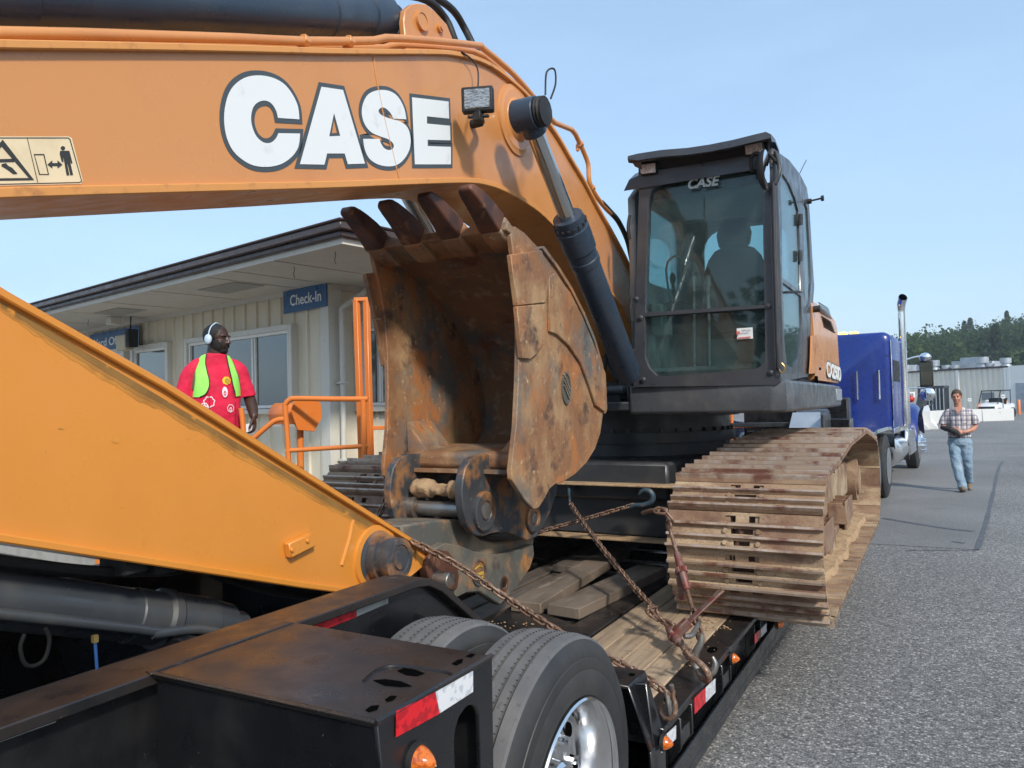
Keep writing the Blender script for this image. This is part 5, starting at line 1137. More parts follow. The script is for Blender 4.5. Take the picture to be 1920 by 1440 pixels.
for yc in (2.075, -.35):
    for sgn in (1, -1):
        mb = MB(); mb.cyl((sgn*.5, yc, .478), (sgn*1.12, yc, .478), .11, n=28); wh = mb.build('wheel', M['black'], TR)
        tyre(sgn*1.262, yc, .478, sgn, wh)
        tyre(sgn*.915, yc, .478, sgn, wh, rim=False)
mb = MB(); mb.cyl((-1.1, 2.075, .478), (1.1, 2.075, .478), .07); mb.build('axle', M['black'], TR)

# post box ahead of the wheel
mb = MB(); mb.prism([V((.985, 2.66, .60)), V((1.27, 2.66, .645)), V((1.295, 2.66, .40)), V((1.295, 2.66, .12)), V((.985, 2.66, .12))], (0, .014, 0)); mb.build('end_post', M['black'], TR, bevel=.004)
mb = MB(); mb.prism([V((.985, 2.60, .645)), V((1.225, 2.60, .648)), V((1.225, 2.78, .648)), V((.985, 2.78, .645))], (0, 0, -.014)); mb.build('post_cap', M['black_worn_tinted'], TR, bevel=.004)
mb = MB(); mb.prism([V((1.225, 2.60, .648)), V((1.295, 2.62, .42)), V((1.295, 2.78, .42)), V((1.225, 2.78, .648))], (-.012, 0, 0)); mb.prism([V((1.295, 2.62, .42)), V((1.295, 2.66, .12)), V((1.295, 2.78, .12)), V((1.295, 2.78, .42))], (-.012, 0, 0)); mb.build('post_side', M['black'], TR, bevel=.004)
mb = MB(); p = onZ(1185, 1265, .650); mb.cyl(p, p+V((0, 0, .002)), .012, n=14); mb.build('plate_slot', M['hole'], TR)

# deck: edge rails, planks, cross members
YD0, YD1 = 2.80, 10.2
for s_ in (1, -1):
    mb = MB(); mb.box(*(sorted((1.17*s_, 1.30*s_))), YD0-.05, YD1, ZD-.035, ZD-.004); mb.build('deck_edge', M['black_worn_tinted'], TR, bevel=.004)
    mb = MB(); mb.box(*(sorted((1.235*s_, 1.25*s_))), YD0, YD1, .20, ZD-.035); mb.build('side_web', M['black'], TR)
    mb = MB(); mb.box(*(sorted((1.19*s_, 1.305*s_))), YD0-.15, YD1, .155, .30 if False else .20); mb.box(*(sorted((1.292*s_, 1.305*s_))), YD0-.15, YD1, .20, .275); mb.build('lower_rail', M['black'], TR, bevel=.003)
    mb = MB(); mb.box(*(sorted((.46*s_, .62*s_))), YD0-.1, YD1, ZD-.03, ZD+.004); mb.box(*(sorted((.53*s_, .55*s_))), YD0, YD1, .2, ZD-.03); mb.build('main_beam', M['black_worn_tinted'], TR, bevel=.004)
# every plank: five boards a side, butt-jointed
rnd = random.Random(11)
for s_ in (1, -1):
    for k in range(4):
        x0 = .632+k*.1355; ys = YD0; first = True
        while ys < YD1-.2:
            L_ = 2.6+rnd.uniform(-.4, .6) if not first else rnd.uniform(2.2, 3.6); first = False
            ye = min(ys+L_, YD1)
            if ys > 9: break
            dz = rnd.uniform(-.004, .003)
            xa, xb = sorted((x0*s_, (x0+.130)*s_))
            mb = MB(); mb.box(xa, xb, ys, ye-.006, ZD-.042+dz, ZD-.002+dz)
            mb.build('deck_plank', M['plank'] if (ys < 3.2 or s_ > 0 and k > 0) else M['plank_dark'], TR, bevel=.004)
            ys = ye
for i in range(16):
    y = YD0+.05+i*.47; mb = MB(); mb.box(-.455, .455, y, y+.07, ZD-.12, ZD-.05); mb.build('crossmember', M['black'], TR, bevel=.004)
for x in (-.40, -.22):
    mb = MB(); mb.box(x, x+.15, 3.6, 8.8, ZD-.05, ZD-.008); mb.build('deck_plank', M['plank_dark'], TR, bevel=.005)
mb = MB(); mb.prism([onZ(a, b, ZD+.002) for a, b in [(905, 1175), (965, 1130), (1120, 1185), (1000, 1188)]], (0, 0, -.012)); mb.build('cover_plate', M['black_worn_tinted'], TR, bevel=.004)
mb = MB(); mb.box(-1.28, 1.28, 2.66, 2.80, .30, ZD-.02); mb.build('deck_end_beam', M['black'], TR, bevel=.01)
# soil on the deck
mb = MB(); rnd = random.Random(8)
for i in range(150):
    if i < 50: a, b = rnd.uniform(890, 1000), rnd.uniform(1165, 1190); z = ZD+.012
    elif i < 90: a, b = rnd.uniform(1300, 1370), rnd.uniform(1160, 1182); z = ZD+.003
    else: a, b = rnd.uniform(1150, 1350), rnd.uniform(1160, 1250); z = ZD+.002
    p = onZ(a, b, z); r_ = rnd.uniform(.001, .006) if i < 90 else rnd.uniform(.001, .004); mb.ell(p, (r_*1.3, r_*1.3, r_*.7), nu=6, nv=4)
o_ = mb.build('soil_crumbs', M['dirt'], None); tag(o_, 'crumbs of tan soil scattered on the trailer deck', None, None, 'stuff')
# side brackets, tapes and lights along the rail
for i, y in enumerate((2.95, 3.62, 4.35, 5.1, 5.9, 6.8, 7.8, 8.8)):
    mb = MB(); mb.prism([V((1.25, y, ZD-.04)), V((1.302, y, ZD-.04)), V((1.302, y, .30)), V((1.25, y, .22))], (0, .012, 0)); mb.prism([V((1.25, y+.16, ZD-.04)), V((1.302, y+.16, ZD-.04)), V((1.302, y+.16, .30)), V((1.25, y+.16, .22))], (0, .012, 0))
    mb.box(1.252, 1.297, y+.03, y+.14, .30, .36); mb.build('swing_bracket', M['black'], TR, bevel=.003)
    mb = MB(); p = V((1.235, y+.09, ZD-.002)); mb.rings([[p+V((.022*math.cos(q*.52), .045*math.sin(q*.52), h)) for q in range(12)] for h in (0, .002)]); mb.build('stake_slot', M['hole'], TR)
tapex([(1302, 1308), (1322, 1290), (1322, 1318), (1302, 1339)], 1.3065, M['red_tape']); tapex([(1323, 1289), (1341, 1272), (1341, 1298), (1323, 1317)], 1.3065, M['white_tape'])
tapex([(1240, 1385), (1267, 1360), (1267, 1385), (1240, 1412)], 1.3065, M['white_tape']); tapex([(1415, 1189), (1425, 1180), (1425, 1196), (1415, 1206)], 1.3065, M['red_tape']); tapex([(1426, 1179), (1437, 1168), (1437, 1184), (1426, 1195)], 1.3065, M['white_tape'])
for a, b, X in ((1243, 1392, 1.307), (1372, 1234, 1.307), (1458, 1170, 1.307)): amber_light(onX(a, b, X), (1, 0, 0), .026, .034)
# gooseneck rising to the truck
mb = MB()
for x in (-.62, .46): mb.prism([V((x, 10.1, .30)), V((x, 10.9, .35)), V((x, 11.9, .95)), V((x, 13.6, 1.0)), V((x, 13.6, 1.25)), V((x, 11.4, 1.38)), V((x, 10.1, .95))], (.14, 0, 0))
gn = mb.build('gooseneck', M['black'], TR, bevel=.01)
mb = MB(); q0_, q1_ = onY(1395, 800, 11.7), onY(1592, 800, 11.7); mb.box(q0_.x, q1_.x, 11.7, 12.1, .9, 1.66); mb.build('neck_tool_box', M['black'], gn, bevel=.02)
for z_ in (1.02, 1.18, 1.30):
    mb = MB(); mb.box(q0_.x+.05, q1_.x-.05, 11.67, 11.7, z_, z_+.025); mb.build('box_rib', M['dark'], gn)
for x in (-.80, .55):
    mb = MB(); mb.prism([V((x, 10.15, 1.10)), V((x, 10.6, 1.45)), V((x, 11.1, 1.52)), V((x, 11.1, 1.1))], (.42, 0, 0)); mb.build('ramp_foot', M['dark'], gn, bevel=.03)
    mb = MB(); mb.prism([V((x, 10.13, 1.12)), V((x+.42, 10.13, 1.12)), V((x+.36, 10.60, 1.475)), V((x+.02, 10.60, 1.475))], (0, .004, .004)); mb.build('ramp_pad', M['galv'], gn)
mb = MB(); mb.box(-.9, .95, 10.6, 10.66, .98, 1.06); mb.box(-.9, .95, 10.9, 10.96, 1.28, 1.34); mb.box(.96, 1.0, 10.2, 10.9, .8, 1.45); mb.build('neck_crossbar', M['dark'], gn, bevel=.006)
mb = MB(); mb.box(.78, 1.22, 11.0, 11.5, .95, 1.38); mb.build('tool_box', M['black'], gn, bevel=.01)
mb = MB(); mb.box(1.001, 1.004, 10.35, 10.6, .95, 1.15); mb.build('reflective_tape', M['red_tape'], gn)
mb = MB()
for i in range(10): mb.cyl((-.7+.17*i, 10.59, 1.02), (-.7+.17*i, 10.58, 1.02), .02, n=10)
mb.build('bolt_heads', M['steel'], gn)

# =================================================================== loose timbers on the deck
def timber(px_near, px_far, w, h, label, grp=None, m='timber'):
    a = onZ(*px_near, ZD+h); b = onZ(*px_far, ZD+h); mb = MB(); mb.bar(a-V((0, 0, h/2-.004)), b-V((0, 0, h/2-.004)), w, h)
    o = mb.build('timber', M[m], None, bevel=.006, seg=2); tag(o, label, 'timber', 'loose timbers on the deck'); return o
timber((985, 1130), (1160, 1028), .19, .062, 'weathered timber lying on the deck against the coupler, left of the other grey one')
timber((1055, 1138), (1222, 1062), .21, .062, 'weathered timber with a split near end, lying on the deck just right of its neighbour')
timber((1060, 1062), (1225, 985), .20, .05, 'dark timber lying on the deck beyond the two lighter ones', m='plank_dark')

# =================================================================== chains
def link_mesh():
    mb = MB(); r, L_, w = .0057, .0178, .0125; pts = []
    for i in range(9): a = -math.pi/2+math.pi*i/8; pts.append(V((L_+w*math.cos(a), w*math.sin(a), 0)))
    for i in range(9): a = math.pi/2+math.pi*i/8; pts.append(V((-L_+w*math.cos(a), w*math.sin(a), 0)))
    n = 8; rg = []
    for i, p in enumerate(pts):
        d = (pts[(i+1) % len(pts)]-pts[i-1]).normalized(); s = V((-d.y, d.x, 0)); rg.append([p+s*(r*math.cos(t*2*math.pi/n))+V((0, 0, r*math.sin(t*2*math.pi/n))) for t in range(n)])
    rg.append(rg[0]); mb.rings(rg, cap=False); return mb.build('chain_link', M['chain'], mesh_only=True, smooth=60)
LINK = link_mesh()
def chain(pts, label, root=None, sag=0.0, pitch=.0375, scale=1.0, name='chain'):
    pts = [V(p) for p in pts]
    if sag and len(pts) == 2: pts = [pts[0].lerp(pts[1], t/6) - V((0, 0, sag*4*(t/6)*(1-t/6))) for t in range(7)]
    pts = catmull(pts, 8) if len(pts) > 2 else pts
    if root is None: root = thing(name, label, 'chain', pts[0], 'load chains')
    L = [0]
    for i in range(len(pts)-1): L.append(L[-1]+(pts[i+1]-pts[i]).length)
    pitch *= scale; n = int(L[-1]/pitch); j = 0; rnd = random.Random(n)
    for k in range(n):
        s = (k+.5)*pitch
        while j < len(L)-2 and L[j+1] < s: j += 1
        t = (s-L[j])/max(L[j+1]-L[j], 1e-6); p = pts[j].lerp(pts[j+1], t); d = (pts[j+1]-pts[j]).normalized()
        a = d.cross(V((0, 0, 1))).normalized(); b = d.cross(a)
        ang = (math.pi/2 if k % 2 else 0)+R(35)+rnd.uniform(-.2, .2); u = a*math.cos(ang)+b*math.sin(ang); v = d.cross(u)
        Mx = (Matrix((d, u, v)).transposed()*1.0).to_4x4(); Mx = Matrix.Translation(p) @ Mx @ Matrix.Scale(scale*1.0, 4)
        inst(LINK, 'chain_link', root, Mx)
    return root
def hook(p, d, up, s, m, par, name='hook', th=.012):
    """grab hook: shank at p pointing d, curling towards up"""
    d, up = V(d).normalized(), V(up).normalized(); up = (up-d*up.dot(d)).normalized(); pts = [p-d*.03*s]
    pts += [p, p+d*.03*s-up*.012*s]
    for i in range(8): a = R(-100+i*34); pts.append(p+d*(.065+.036*math.cos(a+0))*s+up*(.018+.034*math.sin(a))*s)
    mb = MB(); mb.tube(pts, [th*.7*s, th*s, th*1.15*s, th*1.25*s, th*1.2*s, th*.95*s, th*.5*s], 10, smooth=3); return mb.build(name, m, par, smooth=60)
cA0, cA1 = onX(775, 1016, .215), onX(1175, 1248, 1.10)
chA = chain([onX(775, 1016, .22), onX(855, 1058, .33), onX(940, 1115, .53), onX(1050, 1185, .83), onX(1170, 1247, 1.09), onX(1225, 1282, 1.26), onX(1262, 1308, 1.315)], 'rusty chain running from the stick end past the tyre to the deck edge')
hook(onX(1262, 1306, 1.33), (-.1, -.1, -1), (-1, 0, 0), .8, M['chain'], chA)
mb = MB(); p = onX(1255, 1315, 1.315); mb.tube([p+V((0, -.03, .05)), p+V((.01, -.04, 0)), p+V((.0, 0, -.05)), p+V((0, .04, 0)), p+V((0, .03, .05))], .009, 8, smooth=4); mb.build('tie_ring', M['steel'], TR)
c0 = onY(1068, 935, 4.98); c1 = onX(1238, 1155, .96)
chB = chain([onY(1070, 945, 4.95), onY(1100, 990, 4.6), onX(1175, 1085, .66), c1], 'rusty chain slanting down from the undercarriage to the ratchet binder on the planks')
hook(onY(1068, 935, 4.96)+V((0, 0, 0)), (0, .1, 1), (0, 1, 0), .9, M['hookblue'], chB)
chC = chain([onY(925, 1024, 4.72), onY(1010, 998, 4.78), onY(1100, 972, 4.85), onY(1195, 945, 4.90)], 'rusty chain crossing behind the bucket coupler up to a blue hook beside the track')
hook(onY(1192, 947, 4.88), (.85, 0, .35), (-.3, -.1, 1), 1.35, M['hookblue'], chC, th=.012)
chain([onX(700, 985, -.45), onX(720, 945, -.45), onX(735, 900, -.5)], 'dark chain hanging beside the left edge of the bucket linkage')
# ratchet binders
def binder(a, b, label, hdl, s=1.0):
    a, b = V(a), V(b); d = (b-a).normalized(); L_ = (b-a).length
    root = thing('ratchet_binder', label, 'ratchet binder', a, 'ratchet binders')
    mb = MB(); mb.lathe(a+d*L_*.32, d, [(0, .012*s), (.01, .017*s), (L_*.20, .019*s), (L_*.42, .019*s), (L_*.43, .015*s)], 20); mb.build('barrel', M['binder'], root, smooth=50)
    mb = MB(); m_ = a+d*L_*.50; n_ = 18; a_ = d.orthogonal().normalized(); b_ = d.cross(a_); rg = []
    for h in (0, .026*s):
        rg.append([m_+d*h+(a_*math.cos(t*math.pi/n_)+b_*math.sin(t*math.pi/n_))*(.028 if t % 2 else .023)*s for t in range(2*n_)])
    mb.rings(rg); mb.build('ratchet_gear', M['binder'], root)
    mb = MB(); mb.cyl(a+d*.01, a+d*L_*.33, .0095*s, n=14); mb.build('screw', M['chain'], root)
    mb = MB(); mb.cyl(b-d*L_*.28, b-d*.01, .0095*s, n=14)
    k = 0; x = L_*.74
    while x < L_-.03: mb.lathe(a+d*x, d, [(0, .0095*s), (.003, .0118*s), (.006, .0095*s)], 12, cap=False); x += .007
    mb.build('screw', M['chain'], root)
    for q, sg in ((a, -1), (b, 1)):
        c = q; pts = [c+d*(.022*math.cos(t*math.pi/6))*s+b_*(.022*math.sin(t*math.pi/6))*s for t in range(13)]; mb = MB(); mb.tube(pts, .007*s, 8, cap=False); mb.build('screw_eye', M['chain'], root)
    if hdl is not None:
        h0 = m_+d*.013*s; h1 = V(hdl); mb = MB(); mb.bar(h0, h1, .010, .034*s, up=d); mb.bar(h0.lerp(h1, .02), h0.lerp(h1, .3), .04*s, .03*s, up=d); mb.build('handle', M['binder'], root, bevel=.003)
        e = (h1-h0).normalized(); mb = MB(); mb.tube([h1-e*.05+d*.012, h1+d*.016, h1-d*.016, h1-e*.05-d*.012], .006, 8); mb.build('handle_tip', M['chain'], root)
        mb = MB(); mb.obox(m_+d*.0, a_*.012, b_*.034*s, d*.03*s); mb.build('pawl_housing', M['binder'], root, bevel=.006)
    return root
b0, b1 = onX(1240, 1160, .97), onX(1287, 1222, 1.19)
bnd = binder(b0, b1, 'worn red ratchet binder lying low over the planks, its handle pointing up to the right', onY(1354, 1106, 3.72), 1.15)
hook(onX(1296, 1236, 1.27)+V((0, 0, .01)), (.75, -.25, -.55), (-.2, .5, -1), 1.05, M['chain'], bnd, 'hook')
chain([b1, onX(1298, 1238, 1.27)], '', root=bnd, scale=1.15)
chain([onX(1228, 1140, .93), onX(1215, 1143, .93), onX(1232, 1160, .96), onX(1260, 1172, 1.05), onX(1262, 1185, 1.08)], '', root=bnd)
# second binder hangs in front of the track face
YT = 3.93
t0, t1 = onY(1254, 985, YT), onY(1301, 1150, YT-.22)
bn2 = binder(t0, t1, 'worn red ratchet binder hanging upright in front of the muddy track', None, 1.05)
mb = MB(); h0 = t0.lerp(t1, .53); mb.bar(h0+V((-.02, 0, 0)), onY(1280, 1125, YT-.12), .012, .03, up=(1, 0, 0)); mb.build('handle', M['binder'], bn2, bevel=.003)
chain([onY(1232, 957, YT+.02), onY(1245, 960, YT), onY(1258, 975, YT)], '', root=bn2, scale=1.35)
mb = MB(); mb.tube([onY(1205, 962, YT+.12), onY(1222, 957, YT+.05), onY(1236, 958, YT)], .011, 8, smooth=3); mb.build('chain_end', M['chain'], bn2)
chain([t1, onX(1312, 1190, 1.20), onX(1316, 1206, 1.24)], '', root=bn2, scale=1.25)
hook(onX(1314, 1205, 1.25), (-.1, -.05, -1), (.85, .1, .0), 1.35, M['steel'], bn2, 'hook')
mb = MB(); p = onX(1315, 1205, 1.25); mb.tube([onX(1312, 1165, 1.2), onX(1298, 1190, 1.22), onX(1283, 1193, 1.2)], [.010, .012, .013, .011], 8, smooth=3); mb.build('grab_hook', M['steel'], bn2)
# =================================================================== GROUND
def sheet(name, x0, x1, y0, y1, z, m, kind='structure', n=1):
    mb = MB(); 
    for i in range(n):
        for j in range(n):
            mb.add([(x0+(x1-x0)*a/n, y0+(y1-y0)*b/n, z) for a, b in ((i, j), (i+1, j), (i+1, j+1), (i, j+1))], [(0, 1, 2, 3)])
    o = mb.build(name, m, None, smooth=0); o['kind'] = kind; return o
sheet('ground', -440, 440, -240, 590, 0, M['asphalt'])
pz = .004
pa_, pb_ = onZ(1838, 1031, pz), onZ(1884, 862, pz)
pc_ = [pa_, pb_, V((-1.6, pb_.y, pz)), V((-1.6, pa_.y-.1, pz))]
mb = MB(); mb.add(pc_, [(0, 1, 2, 3)]); o = mb.build('asphalt_patch', M['patch'], None, smooth=0); o['kind'] = 'structure'
def seam(px, w, z=.008):
    pts = [onZ(a, b, z) for a, b in px]; mb = MB(); rnd = random.Random(1); L_, R_ = [], []
    pts = catmull(pts, 6)
    for i, p in enumerate(pts):
        d = (pts[min(i+1, len(pts)-1)]-pts[max(i-1, 0)]).normalized(); s = V((-d.y, d.x, 0))*w*(.6+.5*rnd.random()); L_.append(p+s); R_.append(p-s)
    for i in range(len(pts)-1): mb.add([L_[i], L_[i+1], R_[i+1], R_[i]], [(0, 1, 2, 3)])
    o = mb.build('tar_seam', M['seam'], None, smooth=0); o['kind'] = 'structure'
seam([(1655, 971), (1720, 982), (1780, 991), (1826, 996)], .05)
seam([(1832, 1030), (1850, 975), (1862, 925), (1872, 880), (1880, 865)], .03)
seam([(1785, 1015), (1809, 1018)], .03); seam([(1700, 1031), (1760, 1031), (1830, 1032)], .012)

# =================================================================== YARD OFFICE
P0 = V((-4.68, 7.62, 0)); DL = V((-.982, .187, 0)).normalized(); DR = V((.187, .982, 0)).normalized()
NF, NR = -DR, -DL                                          # outward normals of the front and the right wall
ZS, ZF = 3.30, .45
OF = thing('yard_office', 'cream metal sided office building with a brown gutter and deep grey soffit', 'building', (P0.x, P0.y, 0))
mb = MB(); w_ = [P0, P0+DL*12, P0+DL*12+DR*9, P0+DR*9]; mb.prism([V((p.x, p.y, .0)) for p in w_], (0, 0, ZS)); mb.build('wall', M['siding'], OF)
df, dr = 1.40, 2.08
r0 = P0-DR*df-DL*dr; r1 = P0-DR*df+DL*13; r2 = P0+DR*10-DL*dr; r3 = P0+DR*10+DL*13
mb = MB(); mb.prism([V((p.x, p.y, ZS)) for p in (r0, r1, r3, r2)], (0, 0, .03)); mb.build('soffit', M['soffit'], OF)
mb = MB(); q = [p for p in (r0, r1, r3, r2)]; mb.prism([V((p.x, p.y, ZS+.03)) for p in q], (0, 0, .10)); mb.build('fascia', M['trim'], OF)
mb = MB(); cen = (r0+r3)/2
g = []
for p in q: g.append(V((p.x, p.y, 0)))
def grow_poly(k): return [p+ (-DR if i in (0, 1) else DR)*k + (-DL if i in (0, 3) else DL)*k for i, p in enumerate(g)]
for a, z0, z1 in ((.06, ZS+.06, ZS+.12), (.11, ZS+.12, ZS+.20), (.13, ZS+.20, ZS+.225)):
    mb.prism([V((p.x, p.y, z0)) for p in grow_poly(a)], (0, 0, z1-z0))
mb.build('gutter', M['gutter'], OF, bevel=.012)
mb = MB(); mb.rings([[V((p.x, p.y, ZS+.22)) for p in grow_poly(.02)], [V((p.x, p.y, ZS+.9)) for p in [cen-DL*-2+DR*0, cen+DL*2, cen+DL*2+DR*.1, cen-DL*2+DR*.1]]]); mb.build('roof', M['gutter'], OF)
# soffit panel joints and vents
for k in range(9):
    a = r0+DL*(1.2+k*1.45); mb = MB(); mb.bar(V((a.x, a.y, ZS-.004)), V((a.x, a.y, ZS-.004))+DR*1.4, .012, .008); mb.build('soffit_joint', M['soffit'], OF)
mb = MB(); a = P0-DR*.02; mb.bar(V((a.x, a.y, ZS-.004))-DR*1.4, V((a.x, a.y, ZS-.004)), .03, .008); mb.build('soffit_joint', M['soffit'], OF)
for k in (1.1, 4.4, 7.5):
    a = P0-DR*.75+DL*k; mb = MB(); mb.obox(V((a.x, a.y, ZS-.006)), DL*.45, DR*.22, V((0, 0, .004))); mb.build('soffit_vent', M['greymetal'] if False else mat('grey_vent', (.33, .31, .27), .6), OF)
# siding ribs
def onF(px, py, off=0): return onP(px, py, P0+NF*off, NF)
def onRt(px, py, off=0): return onP(px, py, P0+NR*off, NR)
def rib(p, n, t, z0, z1, name='siding_rib'):
    mb = MB(); p = V((p.x, p.y, 0)); sec = [(-.035, 0), (-.02, .028), (.02, .028), (.035, 0)]
    mb.rings([[p+t*a+n*b+V((0, 0, z)) for a, b in sec] for z in (z0, z1)]); return mb
ribm = None
for k in range(38):
    b = rib(P0+DL*(.16+.305*k), NF, DL, .02, ZS-.03)
    if ribm is None: ribm = b.build('siding_rib', M['siding'], OF, smooth=0); base_rib = ribm
    else: inst(base_rib.data, 'siding_rib', OF, Matrix.Translation(DL*(.305*k)))
for k in range(28):
    if k == 0: b2 = rib(P0+DR*.16, NR, DR, .02, ZS-.03).build('siding_rib', M['siding'], OF, smooth=0)
    else: inst(b2.data, 'siding_rib', OF, Matrix.Translation(DR*(.305*k)))
mb = MB(); mb.obox(V((P0.x, P0.y, ZS/2))+NF*.02+NR*.02-NR*.07, DL*.09, NF*.022, V((0, 0, ZS/2-.01))); mb.obox(V((P0.x, P0.y, ZS/2))+NR*.02-NF*.07, DR*.09, NR*.022, V((0, 0, ZS/2-.01))); mb.build('corner_trim', M['trim'], OF, bevel=.004)
mb = MB(); mb.obox(V((P0.x, P0.y, ZS-.035))+DL*6+NF*.035, DL*6, NF*.01, V((0, 0, .035))); mb.obox(V((P0.x, P0.y, ZS-.035))+DR*4.4+NR*.035, DR*4.4, NR*.01, V((0, 0, .035))); mb.build('eave_trim', M['soffit'], OF)
# windows
def window(pa, pb, z0, z1, n, t, mull, blind=False, jamb=.05):
    """pa, pb: wall points of the two jambs"""
    a, b = V((pa.x, pa.y, 0)), V((pb.x, pb.y, 0)); t = (b-a).normalized(); w = (b-a).length; c = (a+b)/2; h = (z1-z0)/2; zc = (z0+z1)/2
    mb = MB(); F_ = .13
    for s_ in (-1, 1): mb.obox(c+t*s_*(w/2-.035)+n*(F_/2-.02)+V((0, 0, zc)), t*.045, n*F_/2, V((0, 0, h)))
    mb.obox(c+n*(F_/2-.02)+V((0, 0, z1-.035)), t*(w/2-.08), n*F_/2, V((0, 0, .04))); mb.obox(c+n*(F_/2-.01)+V((0, 0, z0+.03)), t*(w/2-.08), n*(F_/2+.01), V((0, 0, .035)))
    fr = mb.build('window', M['trim'], OF, bevel=.006)
    mb = MB(); wi = w/2-.09; hi = h-.075
    for s_ in (-1, 1): mb.obox(c+t*s_*(wi-.02)+n*.06+V((0, 0, zc)), t*.022, n*.02, V((0, 0, hi)))
    for s_ in (-1, 1): mb.obox(c+n*.06+V((0, 0, zc+s_*(hi-.02))), t*(wi-.045), n*.019, V((0, 0, .022)))
    for m_ in mull:
        mb.obox(c+t*(-w/2+m_*w)+n*.065+V((0, 0, zc)), t*.018, n*.022, V((0, 0, hi-.045)))
        mb.obox(c+t*(-w/2+m_*w+.05)+n*.055+V((0, 0, zc)), t*.014, n*.018, V((0, 0, hi-.045)))
    mb.build('sash', M['whtrim'], fr, bevel=.003)
    mb = MB(); mb.obox(c+n*.042+V((0, 0, zc)), t*(wi-.03), n*.004, V((0, 0, hi-.03))); mb.build('pane', M['officeglass'], fr)
    return fr
zt, zb = 2.83, 1.62
window(onF(357, 640), onF(558, 640), zb, zt, NF, DL, (.66,))
window(onF(256, 660), onF(325, 650), zb, zt, NF, DL, ())
mb_ = window(onF(195, 680), onF(243, 670), zb-.8, zt, NF, DL, ())
window(onRt(663, 640), onRt(742, 640), zb, zt, NR, DR, (.5,))
window(P0+DR*5.3, P0+DR*6.7, zb, zt, NR, DR, (.5,))
# downspout
mb = MB(); a = onRt(700, 532, .5); b = onRt(640, 565, .12); c = onRt(644, 900, .10)
mb.tube([V((a.x, a.y, ZS-.05)), V((b.x, b.y, ZS-.28))+(V((a.x, a.y, 0))-V((b.x, b.y, 0)))*.15, V((b.x, b.y, ZS-.36)), V((b.x, b.y, ZS-.6)), V((b.x, b.y, .2))], .045, 8, smooth=4, flat=.8); mb.build('downspout', M['trim'], OF, smooth=60)
for z in (1.0, 2.0):
    mb = MB(); mb.obox(V((b.x, b.y, z)), DR*.06, NR*.05, V((0, 0, .012))); mb.build('downspout_strap', M['trim'], OF)
# wire stubs under the soffit
for px_, py_ in ((551, 500), (628, 472), (165, 598)):
    d = ray(px_, py_); t = (ZS-CAMP.z)/d.z; p = CAMP+d*t; mb = MB(); mb.tube([p, p+V((.01, 0, -.04)), p+V((-.005, 0, -.08)), p+V((.01, 0, -.13))], .004, 5, smooth=3); mb.build('wire_stub', M['gutter'], OF)

def sign(px, label, words, off=.05, name='sign'):
    pts = [onF(a, b, off) for a, b in px]; root = None
    mb = MB(); mb.prism(pts, NF*.012); o = mb.build(name, M['signblue'], None, bevel=.002); tag(o, label, 'sign'); return o, pts
s1, q1_ = sign([(532, 548), (613, 529), (614, 574), (533, 589)], 'blue wall sign reading Check-In at the right end of the office front', 'Check-In')
a = onF(544, 574, .064); b = onF(602, 561, .064); text('sign_text', 'Check-In', a, V((b.x-a.x, b.y-a.y, 0)), (0, 0, 1), (b-a).length, .145, M['signwhite'], s1, offset=.012)
for px_, py_ in ((572, 541), (536, 552), (610, 534), (536, 583), (610, 571)):
    p = onF(px_, py_, .062); mb = MB(); mb.cyl(p, p+NF*.006, .008, n=8); mb.build('screw_head', M['steel'], s1)
s2, q2_ = sign([(169, 628), (262, 610), (262, 652), (172, 672)], 'blue wall sign reading Yard Office, half behind the emergency light', 'Yard Office')
a = onF(176, 652, .064); b = onF(236, 638.5, .064); text('sign_text', 'Yard Office', a, V((b.x-a.x, b.y-a.y, 0)), (0, 0, 1), (b-a).length, .15, M['signwhite'], s2, offset=.012)
# emergency light and red alarm lamp on the soffit
p = onF(234, 643, .35); EL = thing('emergency_light', 'beige emergency light box fixed in front of the Yard Office sign', 'light', p)
mb = MB(); mb.obox(p, DL*.17, NF*.08, V((0, 0, .13))); b_ = mb.build('housing', M['beige_plastic'], EL, bevel=.02, seg=2)
mb = MB(); mb.obox(p-DL*.26+V((0, 0, .06)), DL*.06, NF*.08, V((0, 0, .15))); mb.tube([p-DL*.2+V((0, 0, .1)), p-DL*.22+V((0, 0, .3)), p-DL*.24+V((0, 0, .45))], .012, 8); mb.build('camera_bracket', M['rubber'], EL, bevel=.01)
d = ray(213, 602); t = (ZS-.07-CAMP.z)/d.z; p = CAMP+d*t; AL = thing('alarm_light', 'small grey alarm box with a red lens under the office soffit', 'alarm', p)
mb = MB(); mb.obox(p, DL*.10, NF*.09, V((0, 0, .065))); mb.build('housing', M['greymetal'] if False else M['trim'], AL, bevel=.01)
mb = MB(); mb.cyl(p+DL*.10, p+DL*.125, .045, n=16); mb.build('lens', M['alarm_red'], AL)

